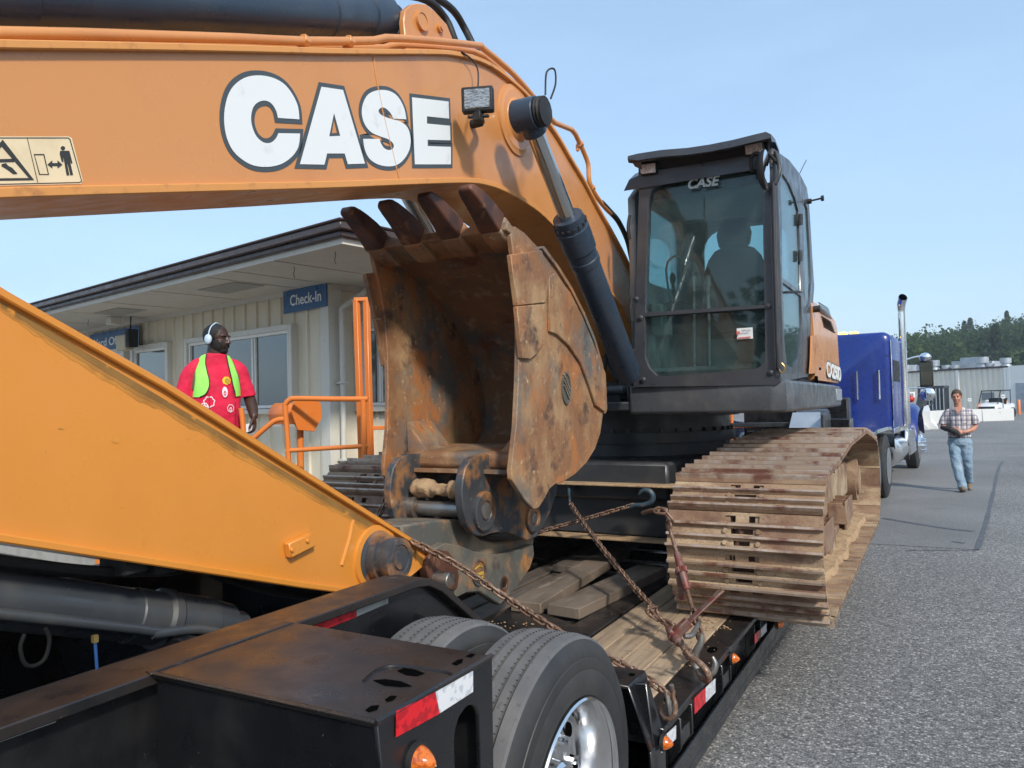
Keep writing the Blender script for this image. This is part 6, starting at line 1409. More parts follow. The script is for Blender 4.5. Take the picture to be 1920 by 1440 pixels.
# landing with its railings
LZ_ = .62
mb = MB(); l0 = V((-3.05, 3.75, 0))
L1 = P0-DL*.9-DR*3.4; L2 = P0+DL*5-DR*3.4
mb.prism([V((p.x, p.y, .0)) for p in (P0-DL*.75-DR*2.5, P0+DL*7-DR*3.6, P0+DL*7-DR*.01, P0-DL*.75-DR*.01)], (0, 0, LZ_)); o = mb.build('landing', M['concrete'], None, bevel=.015); tag(o, 'raised concrete landing along the front of the office', 'landing')
TRl = 6.9
def atp(a, b, t=TRl): return at(a, b, t)
RA = thing('handrail', 'orange tube handrail with a sloping arm in front of the office, beside the mailbox', 'railing', (atp(547, 880).x, atp(547, 880).y, 0))
mb = MB(); r_ = .024
top_ = [atp(470, 826), atp(505, 800), atp(528, 789), atp(533, 786)]
mb.tube([V((atp(541, 800).x, atp(541, 800).y, .3)), atp(541, 860), atp(535, 768), atp(536, 757), atp(544, 749), atp(556, 747), atp(620, 748), atp(690, 748)], r_, 12, smooth=5); mb.build('top_rail', M['rail'], RA)
mb = MB(); mb.tube([atp(440, 848), atp(470, 826), atp(508, 794), atp(522, 787), atp(533, 786)], r_, 12, smooth=4); mb.build('sloping_rail', M['rail'], RA)
mb = MB(); mb.tube([atp(536, 845), atp(620, 840), atp(690, 836)], r_*.85, 12); mb.build('lower_rail', M['rail'], RA)
mb = MB(); e = atp(684, 870); mb.tube([atp(681, 750), e, V((e.x, e.y, .2))], r_*1.15, 12); mb.build('post', M['rail'], RA)
mb = MB(); e = atp(456, 800); mb.tube([atp(452, 765), e, V((e.x, e.y, .62))], r_, 12); mb.build('post', M['rail'], RA)
GT = thing('gate_frame', 'tall narrow orange steel gate frame standing right of the handrail', 'gate', (atp(685, 900).x, atp(685, 900).y, 0))
def gp(a, b): return at(a, b, 7.15)
mb = MB(); e = gp(682, 870); mb.bar(gp(668, 562), V((e.x, e.y, .2)), .05, .05, up=(0, 1, 0)); mb.build('post', M['rail'], GT, bevel=.004)
mb = MB(); e = gp(697, 868); mb.bar(gp(687, 562), V((e.x, e.y, .2)), .05, .05, up=(0, 1, 0)); mb.build('post', M['rail'], GT, bevel=.004)
mb = MB(); mb.bar(gp(664, 562), gp(691, 561), .05, .035); mb.build('top_bar', M['rail'], GT, bevel=.004)
for y_ in (803, 862):
    mb = MB(); mb.bar(gp(694, y_), gp(760, y_-3), .035, .035); mb.build('crossbar', M['rail'], GT, bevel=.004)
# more rails farther along the right-hand wall, seen under the cab
RB = thing('handrail', 'orange tube handrail seen in the gap under the excavator cab', 'railing', (at(1365, 870, 11).x, at(1365, 870, 11).y, 0))
def rp(a, b): return at(a, b, 11.2)
mb = MB(); mb.tube([rp(1340, 803), rp(1374, 800), rp(1460, 797)], .024, 10); mb.build('top_rail', M['rail'], RB)
for x_ in (1345, 1372):
    mb = MB(); e = rp(x_, 860); mb.tube([rp(x_, 770 if x_ > 1360 else 802), e, V((e.x, e.y, .1))], .024, 10); mb.build('post', M['rail'], RB)
mb = MB(); mb.tube([rp(1330, 850), rp(1400, 846)], .02, 10); mb.build('lower_rail', M['rail'], RB)
# low wall piece and post seen under the stick
PW = thing('rail_post', 'orange square rail post standing by the landing, below the stick', 'post', (at(188, 1090, 5.2).x, at(188, 1090, 5.2).y, 0))
mb = MB(); a = at(188, 1030, 5.2); mb.bar(V((a.x, a.y, 1.2)), V((a.x, a.y, 0)), .05, .05, up=(0, 1, 0)); mb.build('post', M['rail'], PW, bevel=.004)
mb = MB(); mb.tube([at(190, 1075, 5.2), at(215, 1055, 5.2), at(260, 1030, 5.2)], .024, 10); mb.build('brace', M['rail'], PW)

# mailbox
MX = thing('mailbox', 'orange metal mailbox on a post behind the handrail', 'mailbox', (at(560, 870, 7.3).x, at(560, 870, 7.3).y, 0))
c = at(533, 778, 7.3); e = at(580, 778, 7.05)
ax = V((e.x-c.x, e.y-c.y, 0)); la = .30; ax.normalize(); sd = ax.cross(V((0, 0, 1)))
mid = at(548, 776, 7.25)
sec = [(-.10, -.09), (.10, -.09), (.12, 0), (.085, .075), (.04, .10), (-.04, .10), (-.085, .075), (-.12, 0)]
mb = MB(); mb.rings([[mid+ax*k+sd*a*1.05+V((0, 0, b*1.05)) for a, b in sec] for k in (-.22, .20)]); mb.build('box', M['rail'], MX, bevel=.008)
mb = MB(); dd = mid+ax*.22; ax2 = (ax*.8+sd*.0+V((0, 0, .0))).normalized(); mb.prism([dd+sd*a*1.3+V((0, 0, b*1.35)) for a, b in ((-.13, -.03), (-.06, -.125), (.08, -.11), (.13, .02), (.10, .10), (-.05, .11), (-.12, .07))], ax*.012); mb.build('door', M['rail'], MX, bevel=.003)
mb = MB(); pz_ = mid+ax*.12; mb.cyl(V((pz_.x, pz_.y, .1)), V((pz_.x, pz_.y, pz_.z-.08)), .032, n=14); mb.build('post', M['rail'], MX)
mb = MB(); mb.obox(mid-ax*.02+V((0, 0, -.105)), ax*.22, sd*.12, V((0, 0, .01))); mb.build('shelf', M['trim'], MX)
FP = thing('pole', 'thin pale pole rising behind the office roof', 'pole', (at(800, 760, 22).x, at(800, 760, 22).y, 0))
mb = MB(); a = at(793, 330, 22); mb.cyl(V((a.x, a.y, 0)), V((a.x, a.y, a.z+.8)), .06, n=12); mb.build('shaft', M['trim'], FP)

# =================================================================== WAREHOUSE far right
wa, wb = at(1640, 773, 88), at(1923, 774, 73); wa.z = wb.z = 0
WD = (wb-wa).normalized(); WN = V((-WD.y, WD.x, 0)); 
if WN.dot(CAMP-wa) < 0: WN = -WN
WHr = thing('warehouse', 'long low pale metal warehouse with rooftop fans, far across the yard', 'building', ((wa.x+wb.x)/2, (wa.y+wb.y)/2, 0))
hW = 4.36; e0 = wa-WD*60; corner = onP(1892, 700, wa, WN); corner.z = 0
mb = MB(); mb.prism([e0, corner, corner-WN*50, e0-WN*50], (0, 0, hW)); mb.build('wall', M['warehouse'], WHr)
s0_ = corner-WN*.0+WD*.0
mb = MB(); mb.prism([corner+WN*.15, corner+WN*.15+WD*22, corner-WN*50+WD*22, corner-WN*50], (0, 0, hW+.05)); mb.build('wall', M['whtrim'], WHr)
mb = MB(); k = 0
L_ = (corner-wa).length
nR = int(L_/.55)
rb = None
for k in range(nR):
    p = wa+WD*(.3+.55*k)
    if rb is None:
        m_ = MB(); m_.obox(p+WN*.02+V((0, 0, hW/2)), WD*.14, WN*.05, V((0, 0, hW/2-.06))); rb = m_.build('siding_rib', M['warehouse'], WHr)
    else: inst(rb.data, 'siding_rib', WHr, Matrix.Translation(WD*(.55*k)))
mb = MB(); mb.obox((e0+corner)/2+WN*.08+V((0, 0, hW)), WD*((corner-e0).length/2), WN*.08, V((0, 0, .09))); mb.build('eave', M['gutter'], WHr)
for px_ in (1797, 1887, 1893):
    p = onP(px_, 730, wa, WN); m_ = MB(); m_.obox(V((p.x, p.y, hW/2))+WN*.10, WD*.14, WN*.06, V((0, 0, hW/2))); m_.build('downspout', M['whtrim'], WHr)
p0_, p1_ = onP(1907, 735, wa, WN), onP(1950, 735, wa, WN); z1_ = onP(1910, 718, wa, WN).z
m_ = MB(); m_.prism([V((p0_.x, p0_.y, 0)), V((p1_.x, p1_.y, 0)), V((p1_.x, p1_.y, z1_)), V((p0_.x, p0_.y, z1_))], WN*.22); m_.build('roller_door', M['galv'], WHr)
p0_, p1_ = onP(1842, 750, wa, WN), onP(1864, 750, wa, WN); 
m_ = MB(); m_.prism([V((p0_.x, p0_.y, 1.15)), V((p1_.x, p1_.y, 1.15)), V((p1_.x, p1_.y, 1.9)), V((p0_.x, p0_.y, 1.9))], WN*.1); m_.build('louvre', M['greymetal'], WHr)
p_ = onP(1762, 730, wa, WN); m_ = MB(); m_.obox(p_+WN*.15, WD*.18, WN*.12, V((0, 0, .10))); m_.build('wall_lamp', M['greymetal'], WHr, bevel=.02)
def rp_(px_, back): p = onP(px_, 690, wa-WN*back, WN); return V((p.x, p.y, hW))
for px_, w_, h_ in ((1738, .42, .7), (1752, .52, 1.25), (1774, .42, .65), (1791, .4, .6), (1843, .55, 1.25), (1857, .4, .6), (1886, .50, 1.0), (1700, .4, .8)):
    c = rp_(px_, 1.2); m_ = MB(); m_.lathe(c-V((0, 0, .1)), (0, 0, 1), [(0, w_*1.1), (h_*.35, w_*.95), (h_*.36, w_*.75), (h_*.5, w_*.75), (h_*.51, w_), (h_, w_), (h_+.01, w_*.8)], 16); m_.build('roof_fan', M['galv'], WHr)
for a_, b_, h_ in ((1784, 1800, .95), (1800, 1832, 1.25), (1832, 1862, .75), (1718, 1740, .75), (1693, 1703, .9)):
    c0_, c1_ = rp_(a_, 2.2), rp_(b_, 2.2); m_ = MB(); m_.prism([c0_, c1_, c1_-WN*1.6, c0_-WN*1.6], (0, 0, h_)); m_.build('duct', M['galv'], WHr, bevel=.04)

# wooded hill behind
def hillz(x, y): return 0
HB = mat('hill_ground', (.03, .045, .02), .95)
fr_ = V((F.x, F.y, 0)).normalized(); rr_ = V((RT.x, RT.y, 0)).normalized()
leafm = mat('tree_foliage', (.040, .072, .028), .85, layers=[((.024, .048, .022), .30, .42, .6, 3), ((.066, .105, .034), .12, .52, .66, 3)])
def hill_h(u):     # ridge height rises to the right of the frame; u = right/forward ratio
    return 4.0+ 27*max(0, min(1, (u-.40)/.30))
mb = MB(); g = []
for i in range(30):
    u = -.9+2.2*i/29; row = []
    for k, (dd, s_) in enumerate(((118, 0), (150, .45), (190, .85), (230, 1.0), (300, .9))):
        row.append(CAMP+fr_*dd+rr_*dd*u*1.0 - V((0, 0, CAMP.z+.5)) + V((0, 0, hill_h(u)*.45*s_)))
    g.append(row)
mb.rings(g, closed=False, cap=False); o = mb.build('hill', HB, None); o['kind'] = 'structure'
mb = MB(); rnd = random.Random(21); NV = []; NFc = []
def leaf(c, s):
    n = V((rnd.gauss(0, 1), rnd.gauss(0, 1), rnd.gauss(0, 1)+.5)).normalized(); a = n.orthogonal().normalized(); b = n.cross(a)
    th = rnd.uniform(0, 6.28); a, b = a*math.cos(th)+b*math.sin(th), b*math.cos(th)-a*math.sin(th); k = len(NV)
    NV.extend([c+a*s, c+b*s*.7, c-a*s, c-b*s*.7]); NFc.append((k, k+1, k+2, k+3))
def tree_crown(base, H, wd, n):
    conif = rnd.random() < .1
    blobs = [(rnd.uniform(-.45, .45)*wd, rnd.uniform(-.45, .45)*wd, rnd.uniform(.35, .92)*H, rnd.uniform(.22, .42)*wd) for _ in range(9)] + [(0, 0, H*.8, wd*.35)]
    for _ in range(n):
        if conif:
            z = rnd.uniform(.15, 1)**.8; r = wd*.42*(1-z)+.25; a = rnd.uniform(0, 6.28); q = r*math.sqrt(rnd.random()); c = base+V((q*math.cos(a), q*math.sin(a), z*H*1.1))
        else:
            bx_, by_, bz_, br = rnd.choice(blobs); v = V((rnd.gauss(0, 1), rnd.gauss(0, 1), rnd.gauss(0, 1))).normalized()*br*rnd.uniform(.7, 1.05); c = base+V((bx_, by_, bz_))+V((v.x, v.y, v.z*.8))
        leaf(c, rnd.uniform(.22, .50))
for k in range(210):
    u = rnd.uniform(.44, .92) if k < 180 else rnd.uniform(-.8, .44)
    dd = rnd.uniform(125, 215); s_ = min(1, (dd-118)/80)
    base = CAMP+fr_*dd+rr_*dd*u-V((0, 0, CAMP.z+.5)); base.z = -.5+hill_h(u)*.45*s_
    tree_crown(base, rnd.uniform(7.5, 11.5) if u > .5 else rnd.uniform(4, 6.5), rnd.uniform(5.5, 9), 640)
me = bpy.data.meshes.new('forest'); me.from_pydata([tuple(v) for v in NV], [], NFc); me.materials.append(M['leaf'])
o = bpy.data.objects.new('forest', me); COL.objects.link(o); tag(o, 'dense green wood covering the hill behind the warehouse', None, None, 'stuff')
# trees behind the photographer, reflected in glass and chrome
NV, NFc = [], []
for k in range(46):
    a = R(-100+k*4.4); dd = 34+rnd.uniform(0, 16); base = V((2+dd*math.sin(a+math.pi*.78), dd*math.cos(a+math.pi*.78), -.3))
    tree_crown(base, rnd.uniform(6, 10), rnd.uniform(5, 7), 200)
me = bpy.data.meshes.new('forest'); me.from_pydata([tuple(v) for v in NV], [], NFc); me.materials.append(leafm)
o = bpy.data.objects.new('forest', me); COL.objects.link(o); tag(o, 'line of trees round the yard on the photographer\'s side', None, None, 'stuff')
# =================================================================== TRUCK (local: x right, y forward)
ta = R(-3.6)
TL = V((.26, 14.2, 0))                              # centre of the drive axle on the ground
TM = Matrix.Translation(TL) @ Matrix.Rotation(ta, 4, 'Z')
TK = thing('semi_truck', 'dark blue semi truck with tall chrome exhaust stack, coupled ahead of the trailer', 'truck', TL)
def T(): return MB(TM)
b = T(); b.box(-.45, -.35, -1.6, 6.4, .75, 1.0); b.box(.35, .45, -1.6, 6.4, .75, 1.0); b.box(-.35, .35, -1.6, -1.5, .75, 1.0); b.box(-.35, .35, 3.0, 3.1, .75, 1.0); frm = b.build('chassis', M['black'], TK, bevel=.01)
b = T(); b.box(-.5, .5, -.5, .6, 1.0, 1.12); b.build('fifth_wheel', M['dark'], TK, bevel=.03)
def twheel(x, y, r=.52, dual=True, steer=0):
    sg = 1 if x > 0 else -1
    h = T(); h.cyl((x-sg*.4, y, r), (x-sg*.05, y, r), .14, n=20); w = h.build('wheel', M['black'], TK)
    for k in range(2 if dual else 1):
        xo = x-sg*.33*k; W_ = .27
        q = T(); q.lathe((xo, y, r), (-sg, 0, 0), [(.02, .30), (0, .33), (0, .40), (.02, r-.03), (.04, r), (.09, r), (.095, r-.014), (.105, r-.014), (.11, r), (.16, r), (.165, r-.014), (.175, r-.014), (.18, r), (.23, r), (.25, r-.03), (.27, .40), (.27, .33), (.25, .30)], 64, cap=False); q.build('tyre', M['tyre'], w, smooth=30)
    q = T(); q.lathe((x, y, r), (-sg, 0, 0), ([(-.004, .292), (-.004, .305), (.02, .292), (.10, .268), (.13, .25), (.11, .18), (.11, .12), (.02, .11), (.0, .05), (-.0, .001)] if dual else [(-.004, .292), (-.004, .305), (.01, .29), (.0, .26), (-.05, .19), (-.05, .12), (-.12, .11), (-.13, .05), (-.13, .001)]), 48); q.build('rim', M['alu'], w, smooth=30)
    q = T()
    for i in range(10):
        a = i*math.pi/5; c = V((x-sg*(.11 if dual else -.05), y+.155*math.cos(a), r+.155*math.sin(a))); q.cyl(c, c+V((sg*.10, 0, 0)), .024, .02, n=10)
    q.build('lug_nuts', M['chrome'], w)['kind'] = 'stuff'
for y in (0.0, -1.35):
    for x in (1.25, -1.25): twheel(x, y)
for x in (1.22, -1.22): twheel(x, 6.0, dual=False)
# bright quarter fenders
for s_ in (1, -1):
    for yc in (0.0,):
        b = T(); rg = []
        pr = [(-1.95, 1.06), (-1.80, 1.13), (-1.5, 1.17), (-.25, 1.17), (.35, 1.15), (.60, 1.0), (.66, .80)]
        for y, z in pr: rg.append([V((s_*.60, y, z)), V((s_*1.27, y, z)), V((s_*1.285, y, z-.05)), V((s_*1.275, y, z-.05)), V((s_*1.26, y, z-.014)), V((s_*.60, y, z-.014))])
        b.rings(rg); b.build('quarter_fender', M['chrome'], TK, smooth=50)
# sleeper with rounded corners
def rbody(y0, y1, z0, z1, w, wt, rc, name, m, nose=0):
    b = T(); rg = []
    for k, y in enumerate((y0, y0+.04, y0+.10, y1)):
        ins = (.10, .03, 0, 0)[k]; ww, hh = w-ins, z1-ins*.8
        sec = []
        for cx, cz, a0 in ((ww-rc, hh-rc, 0), (-ww+rc, hh-rc, 90)): sec += [V((cx+rc*math.cos(R(a0+15*i)), y, cz+rc*math.sin(R(a0+15*i)))) for i in range(7)]
        sec += [V((-ww, y, z0)), V((ww, y, z0))]; rg.append(sec)
    b.rings(rg); return b.build(name, m, TK, smooth=40)
slp = rbody(1.55, 3.35, .98, 2.86, 1.17, 1.1, .14, 'sleeper', M['blue'])
cbt = rbody(3.38, 4.75, 1.0, 2.82, 1.10, 1.0, .16, 'truck_cab', M['blue'])
b = T(); b.box(-1.165, 1.165, 1.553, 1.556, 2.42, 2.43); b.build('panel_seam', M['dark'], slp)
for x in (.60, .97, -.72):
    b = T(); b.tube([(x, 1.56, 2.15), (x, 1.49, 2.15), (x, 1.49, 1.62), (x, 1.56, 1.62)], .016, 8); b.build('grab_handle', M['chrome'], slp)
b = T(); b.box(1.15, 1.180, 1.9, 2.9, 1.95, 2.35); b.build('side_window', M['rubber'], slp)
b = T(); b.box(1.085, 1.112, 3.55, 4.5, 1.95, 2.5); b.build('side_window', M['officeglass'], cbt)
b = T(); b.box(1.165, 1.185, 1.62, 3.3, .98, 1.08); b.box(1.165, 1.18, 1.60, 1.66, 1.1, 2.7); b.build('chrome_trim', M['chrome'], slp, bevel=.005)
b = T(); b.prism([(-1.0, 4.70, 2.75), (1.0, 4.70, 2.75), (1.02, 4.95, 2.1), (-1.02, 4.95, 2.1)], (0, -.05, 0)); b.build('windshield', M['officeglass'], cbt)
# hood, nose and fenders
b = T(); rg = []
for y, w, z in ((4.75, .85, 1.98), (5.4, .78, 1.95), (6.1, .68, 1.88), (6.95, .60, 1.80), (7.0, .58, 1.75)):
    rg.append([V((w, y, 1.0)), V((w, y, z-.18)), V((w-.1, y, z-.04)), V((w-.3, y, z)), V((-w+.3, y, z)), V((-w+.1, y, z-.04)), V((-w, y, z-.18)), V((-w, y, 1.0))])
b.rings(rg); hood = b.build('hood', M['blue'], TK, smooth=50)
for s_ in (1, -1):
    b = T(); rg = []
    for y, z, t in ((5.0, .80, .25), (5.15, 1.10, .35), (5.45, 1.38, .42), (5.9, 1.50, .45), (6.4, 1.44, .45), (6.8, 1.20, .42), (7.0, .90, .38)):
        rg.append([V((s_*.62, y, z-.08)), V((s_*.62, y, z)), V((s_*1.05, y, z+.02)), V((s_*1.22, y, z-.04)), V((s_*1.27, y, z-.14)), V((s_*1.24, y, z-.14)), V((s_*1.18, y, z-.08))])
    b.rings(rg); b.build('front_fender', M['blue'], TK, smooth=60)
b = T(); b.box(-.5, .5, 7.0, 7.06, .75, 1.75); b.build('grille', M['chrome'], TK, bevel=.02)
b = T(); b.box(-1.22, 1.22, 7.1, 7.2, .35, .75); b.build('bumper', M['chrome'], TK, bevel=.04)
# exhaust stack, elbow and shields
for s_ in (1, -1):
    xs = s_*1.20
    b = T(); b.cyl((xs, 3.36, 1.62), (xs, 3.36, 3.32), .075, n=28); b.tube([(xs, 3.36, 3.3), (xs, 3.36, 3.44), (xs+.01*s_, 3.34, 3.56), (xs+.05*s_, 3.26, 3.66)], [.075, .078, .085, .09], 24, smooth=4); st = b.build('exhaust_stack', M['chrome'], TK, smooth=60)
    b = T(); b.ell((xs+.052*s_, 3.256, 3.664), (.082, .014, .080), rot=Matrix.Rotation(R(-25)*s_, 3, 'Z') @ Matrix.Rotation(R(38), 3, 'X'), nu=20, nv=8); b.build('stack_mouth', M['hole'], st)
    b = T(); b.cyl((xs, 3.36, 1.1), (xs, 3.36, 1.75), .098, n=28); b.build('heat_shield', M['chrome'], st, smooth=60)
    b = T(); b.tube([(xs, 3.36, 1.15), (xs, 3.36, .95), (xs-.03*s_, 3.30, .72), (xs-.18*s_, 3.25, .60), (xs-.5*s_, 3.2, .58)], .075, 20, smooth=4); b.build('exhaust_elbow', M['chrome'], st, smooth=60)
    for z in (1.2, 1.7, 2.55):
        b = T(); b.cyl((xs, 3.36, z), (xs, 3.36, z+.03), .105 if z < 2 else .085, n=24); b.build('clamp', M['chrome'], st)
b = T()
for x in (-.7, -.35, 0, .35, .7): b.box(x-.1, x+.1, 4.4, 4.5, 2.84, 2.90)
b.build('cab_lights', M['amber_on'], cbt, bevel=.02)
for x in (-.22, -.02, .18, .38):
    b = T(); b.box(x, x+.15, 2.22, 2.40, 2.905, 2.955); b.build('beacon', M['amber_on'], slp, bevel=.02, seg=2)
b = T(); b.box(-.25, .56, 2.2, 2.42, 2.86, 2.905); b.build('beacon_base', M['rubber'], slp)
# steps, tank, mirrors
b = T(); b.lathe((.95, 2.0, .62), (0, 1, 0), [(0, .28), (.01, .31), (1.2, .31), (1.21, .28)], 32); b.build('fuel_tank', M['alu'], TK)
b = T(); b.prism([(1.24, 3.5, .98), (1.24, 4.9, .98), (1.26, 4.9, .45), (1.26, 3.7, .45)], (-.5, 0, 0)); b.build('step_box', M['chrome'], TK, bevel=.02)
b = T(); b.prism([(.55, 3.28, .95), (1.24, 3.28, .62), (1.26, 3.28, .38), (.55, 3.28, .38)], (0, .08, 0)); b.build('mud_flap', M['black'], TK, bevel=.01)
b = T(); b.box(.85, 1.0, 3.27, 3.279, .42, .50); b.build('flap_badge', M['white'], TK)
mx_ = 1.52
b = T(); b.box(mx_-.14, mx_+.12, 4.75, 4.84, 1.86, 2.42); mr = b.build('side_mirror', M['rubber'], TK, bevel=.02)
b = T(); b.box(mx_-.12, mx_+.10, 4.742, 4.748, 1.9, 2.38); b.build('mirror_glass', mat('dark_mirror', (.05, .06, .05), .05, 0, spec=1.0), mr)
b = T(); b.ell((mx_, 4.78, 1.70), (.15, .05, .15), nu=24, nv=12); b.build('round_mirror', M['mirror'], mr, smooth=80)
b = T(); b.tube([(1.1, 4.7, 2.45), (1.35, 4.75, 2.52), (mx_, 4.8, 2.48), (mx_+.04, 4.8, 2.40)], .02, 8, smooth=4); b.ell((mx_-.02, 4.78, 2.50), (.12, .09, .10)); b.tube([(1.1, 4.75, 1.84), (mx_-.02, 4.79, 1.84)], .015, 8); b.build('mirror_arm', M['chrome'], mr, smooth=60)
b = T(); b.cyl((.98, 5.05, 1.35), (.98, 5.05, 1.85), .17, n=28); b.build('air_cleaner', M['chrome'], TK, bevel=.03)
b = T(); b.ell((1.12, 5.5, 1.60), (.09, .09, .08)); b.build('tail_lamp', M['alarm_red'], TK)
b = T(); b.box(1.30, 1.33, 6.0, 6.06, .38, .46); b.build('reflector', M['amber'], TK)

# =================================================================== far yard things
def barrier(a, b_, label, h=.85, w=.62, straight=False):
    a, b_ = V(a), V(b_); d = (b_-a); L_ = d.length; d.normalize(); s = V((-d.y, d.x, 0))
    sec = [(-w/2, 0), (w/2, 0), (w/2, .1), (w*.22, .38), (w*.16, h), (-w*.16, h), (-w*.22, .38), (-w/2, .1)] if not straight else [(-.2, 0), (.2, 0), (.2, h), (-.2, h)]
    mb = MB(); mb.rings([[p+s*x+V((0, 0, z)) for x, z in sec] for p in (a, b_)]); o = mb.build('concrete_barrier', M['barrier'], None, bevel=.02); tag(o, label, 'barrier', 'white concrete barriers'); return o
def gz(px_, py_): return onZ(px_, py_, 0)
barrier(gz(1868-130, 806), gz(1868-98-32, 782), 'white jersey barrier end-on to the camera, nearest the truck', w=1.0, h=.95)
barrier(gz(1722, 807), gz(1716, 783), 'white jersey barrier end-on, half hidden behind the truck fender', w=1.0, h=.95)
barrier(gz(1740, 795.5), gz(1776, 793), 'white barrier with scraped dark paint, left of the walking man', straight=True, h=.78)
barrier(gz(1778, 793), gz(1836, 790.5), 'white barrier directly behind the walking man', straight=True, h=.78)
barrier(gz(1838, 790.5), gz(1897, 788.5), 'white barrier right of the walking man, in front of the utility cart', straight=True, h=.78)
# steel bins
for i, (x0, x1, lab) in enumerate(((1722, 1744, 'black steel bin on the left of a pair by the warehouse wall'), (1750, 1771, 'black steel bin on the right of a pair by the warehouse wall'))):
    a, c = gz(x0, 780), gz(x1, 780); root = thing('steel_bin', lab, 'bin', ((a.x+c.x)/2, (a.y+c.y)/2, 0), 'black steel bins'); w_ = (c-a)
    zz = 2.3
    mb = MB(); mb.prism([a+V((0, 0, .3)), c+V((0, 0, .3)), c+w_*.0+V((0, 0, zz)), a+V((0, 0, zz))], V((-w_.y, w_.x, 0))*.8); mb.build('body', M['black'], root)
    for k in (0, .33, .66, 1):
        mb = MB(); p = a+w_*k; mb.bar(V((p.x, p.y, .2))-V((-w_.y, w_.x, 0))*.03, V((p.x, p.y, zz))-V((-w_.y, w_.x, 0))*.03, .08, .08, up=(0, 1, 0)); mb.build('post', M['galv'], root)
    mb = MB(); mb.prism([a-w_*.03+V((0, 0, zz)), c+w_*.08+V((0, 0, zz)), c+w_*.02+V((0, 0, zz+.22)), a+V((0, 0, zz+.22))], V((-w_.y, w_.x, 0))*.8); mb.build('lid', M['dark'], root)
# low dark trailer by the bins
c = gz(1733, 786); root = thing('flat_trailer', 'low dark trailer parked in front of the steel bins', 'trailer', c)
mb = MB(); a, d_ = gz(1708, 787), gz(1762, 784); mb.bar(a+V((0, 0, .55)), d_+V((0, 0, .55)), 1.2, .18); mb.build('bed', M['black'], root)
for k in (.25, .5, .75):
    p = a.lerp(d_, k); mb = MB(); mb.cyl(p+V((0, -.7, .33)), p+V((0, -.5, .33)), .33, n=16); mb.build('wheel', M['rubber'], root)
mb = MB(); mb.bar(a.lerp(d_, .55)+V((0, 0, .6)), a.lerp(d_, .8)+V((0, 0, 1.3)), .08, .08); mb.bar(a.lerp(d_, .3)+V((0, 0, .6)), a.lerp(d_, .42)+V((0, 0, 1.5)), .5, .5); mb.build('arm', M['dark'], root)
# utility cart
c = gz(1866, 783); d_ = (gz(1884, 782)-gz(1846, 784)); d_.normalize(); n_ = V((-d_.y, d_.x, 0)); UC = thing('utility_cart', 'white two-seat utility cart with a black roof behind the white barrier', 'utility cart', c)
def cp_(x, y, z): return c+d_*x+n_*y+V((0, 0, z))
mb = MB(); mb.rings([[cp_(x, y, z) for y, z in ((-.7, .45), (.7, .45), (.7, zz-.1), (.5, zz), (-.5, zz), (-.7, zz-.1))] for x, zz in ((-1.25, .80), (-1.0, 1.0), (-.3, 1.12), (.2, 1.0), (1.4, 1.05))]); mb.build('body', M['whitepaint'], UC, bevel=.03)
mb = MB(); mb.bar(cp_(-.45, 0, 1.95), cp_(.9, 0, 1.98), 1.4, .07); mb.build('roof', M['black'], UC)
mb = MB(); mb.box(0, 0, 0, 0, 0, 0) if False else mb.bar(cp_(-1.3, 0, .65), cp_(-.9, 0, .65), 1.2, .35); mb.bar(cp_(.25, 0, .85), cp_(.55, 0, 1.4), 1.2, .12); mb.build('seat', M['rubber'], UC)
for sy in (-.65, .65):
    mb = MB(); mb.bar(cp_(-.9, sy, 1.0), cp_(-.45, sy, 1.95), .05, .05); mb.build('roll_bar', M['black'], UC); mb = MB(); mb.bar(cp_(.9, sy, 1.0), cp_(.9, sy, 1.95), .05, .05, up=(0, 1, 0)); mb.build('roll_bar', M['black'], UC)
    for x in (-.85, 1.0):
        mb = MB(); p = cp_(x, sy, .36); mb.cyl(p-n_*.14, p+n_*.14, .36, n=20); mb.build('wheel', M['rubber'], UC)
# number signs on posts
def nsign(px_, top, bot, txt, t, label, w=.42):
    p = at(px_, top, t); q = at(px_, bot, t); z1, z0 = p.z, q.z; root = thing('number_sign', label, 'sign', (p.x, p.y, 0), 'numbered post signs')
    mb = MB(); mb.cyl((p.x, p.y, 0), (p.x, p.y, z1), .035, n=8); mb.build('post', M['galv'], root)
    d = V((RT.x, RT.y, 0)).normalized(); n = V((-F.x, -F.y, 0)).normalized(); cc = V((p.x, p.y, (z0+z1)/2))+n*.05
    mb = MB(); mb.obox(cc, d*w/2, n*.01, V((0, 0, (z1-z0)/2))); mb.build('plate', M['whitepaint'], root)
    hh = (z1-z0)*.45; text('number', txt, cc+n*.012-d*w*.33-V((0, 0, hh/2)), d, (0, 0, 1), w*.66, hh, M['piping'], root, offset=.03)
nsign(1706, 735, 745.5, '85', 27, 'white post sign reading 85, nearest, just right of the truck mirrors', .30)
nsign(1817, 747, 752.5, '84', 52, 'small white post sign reading 84 just right of the walking man\'s head', .24)
nsign(1880, 740, 747, '83', 52, 'small white post sign reading 83 beside the utility cart', .24)
nsign(1850, 750, 755.5, '82', 60, 'small white post sign above the bonnet of the utility cart', .22)
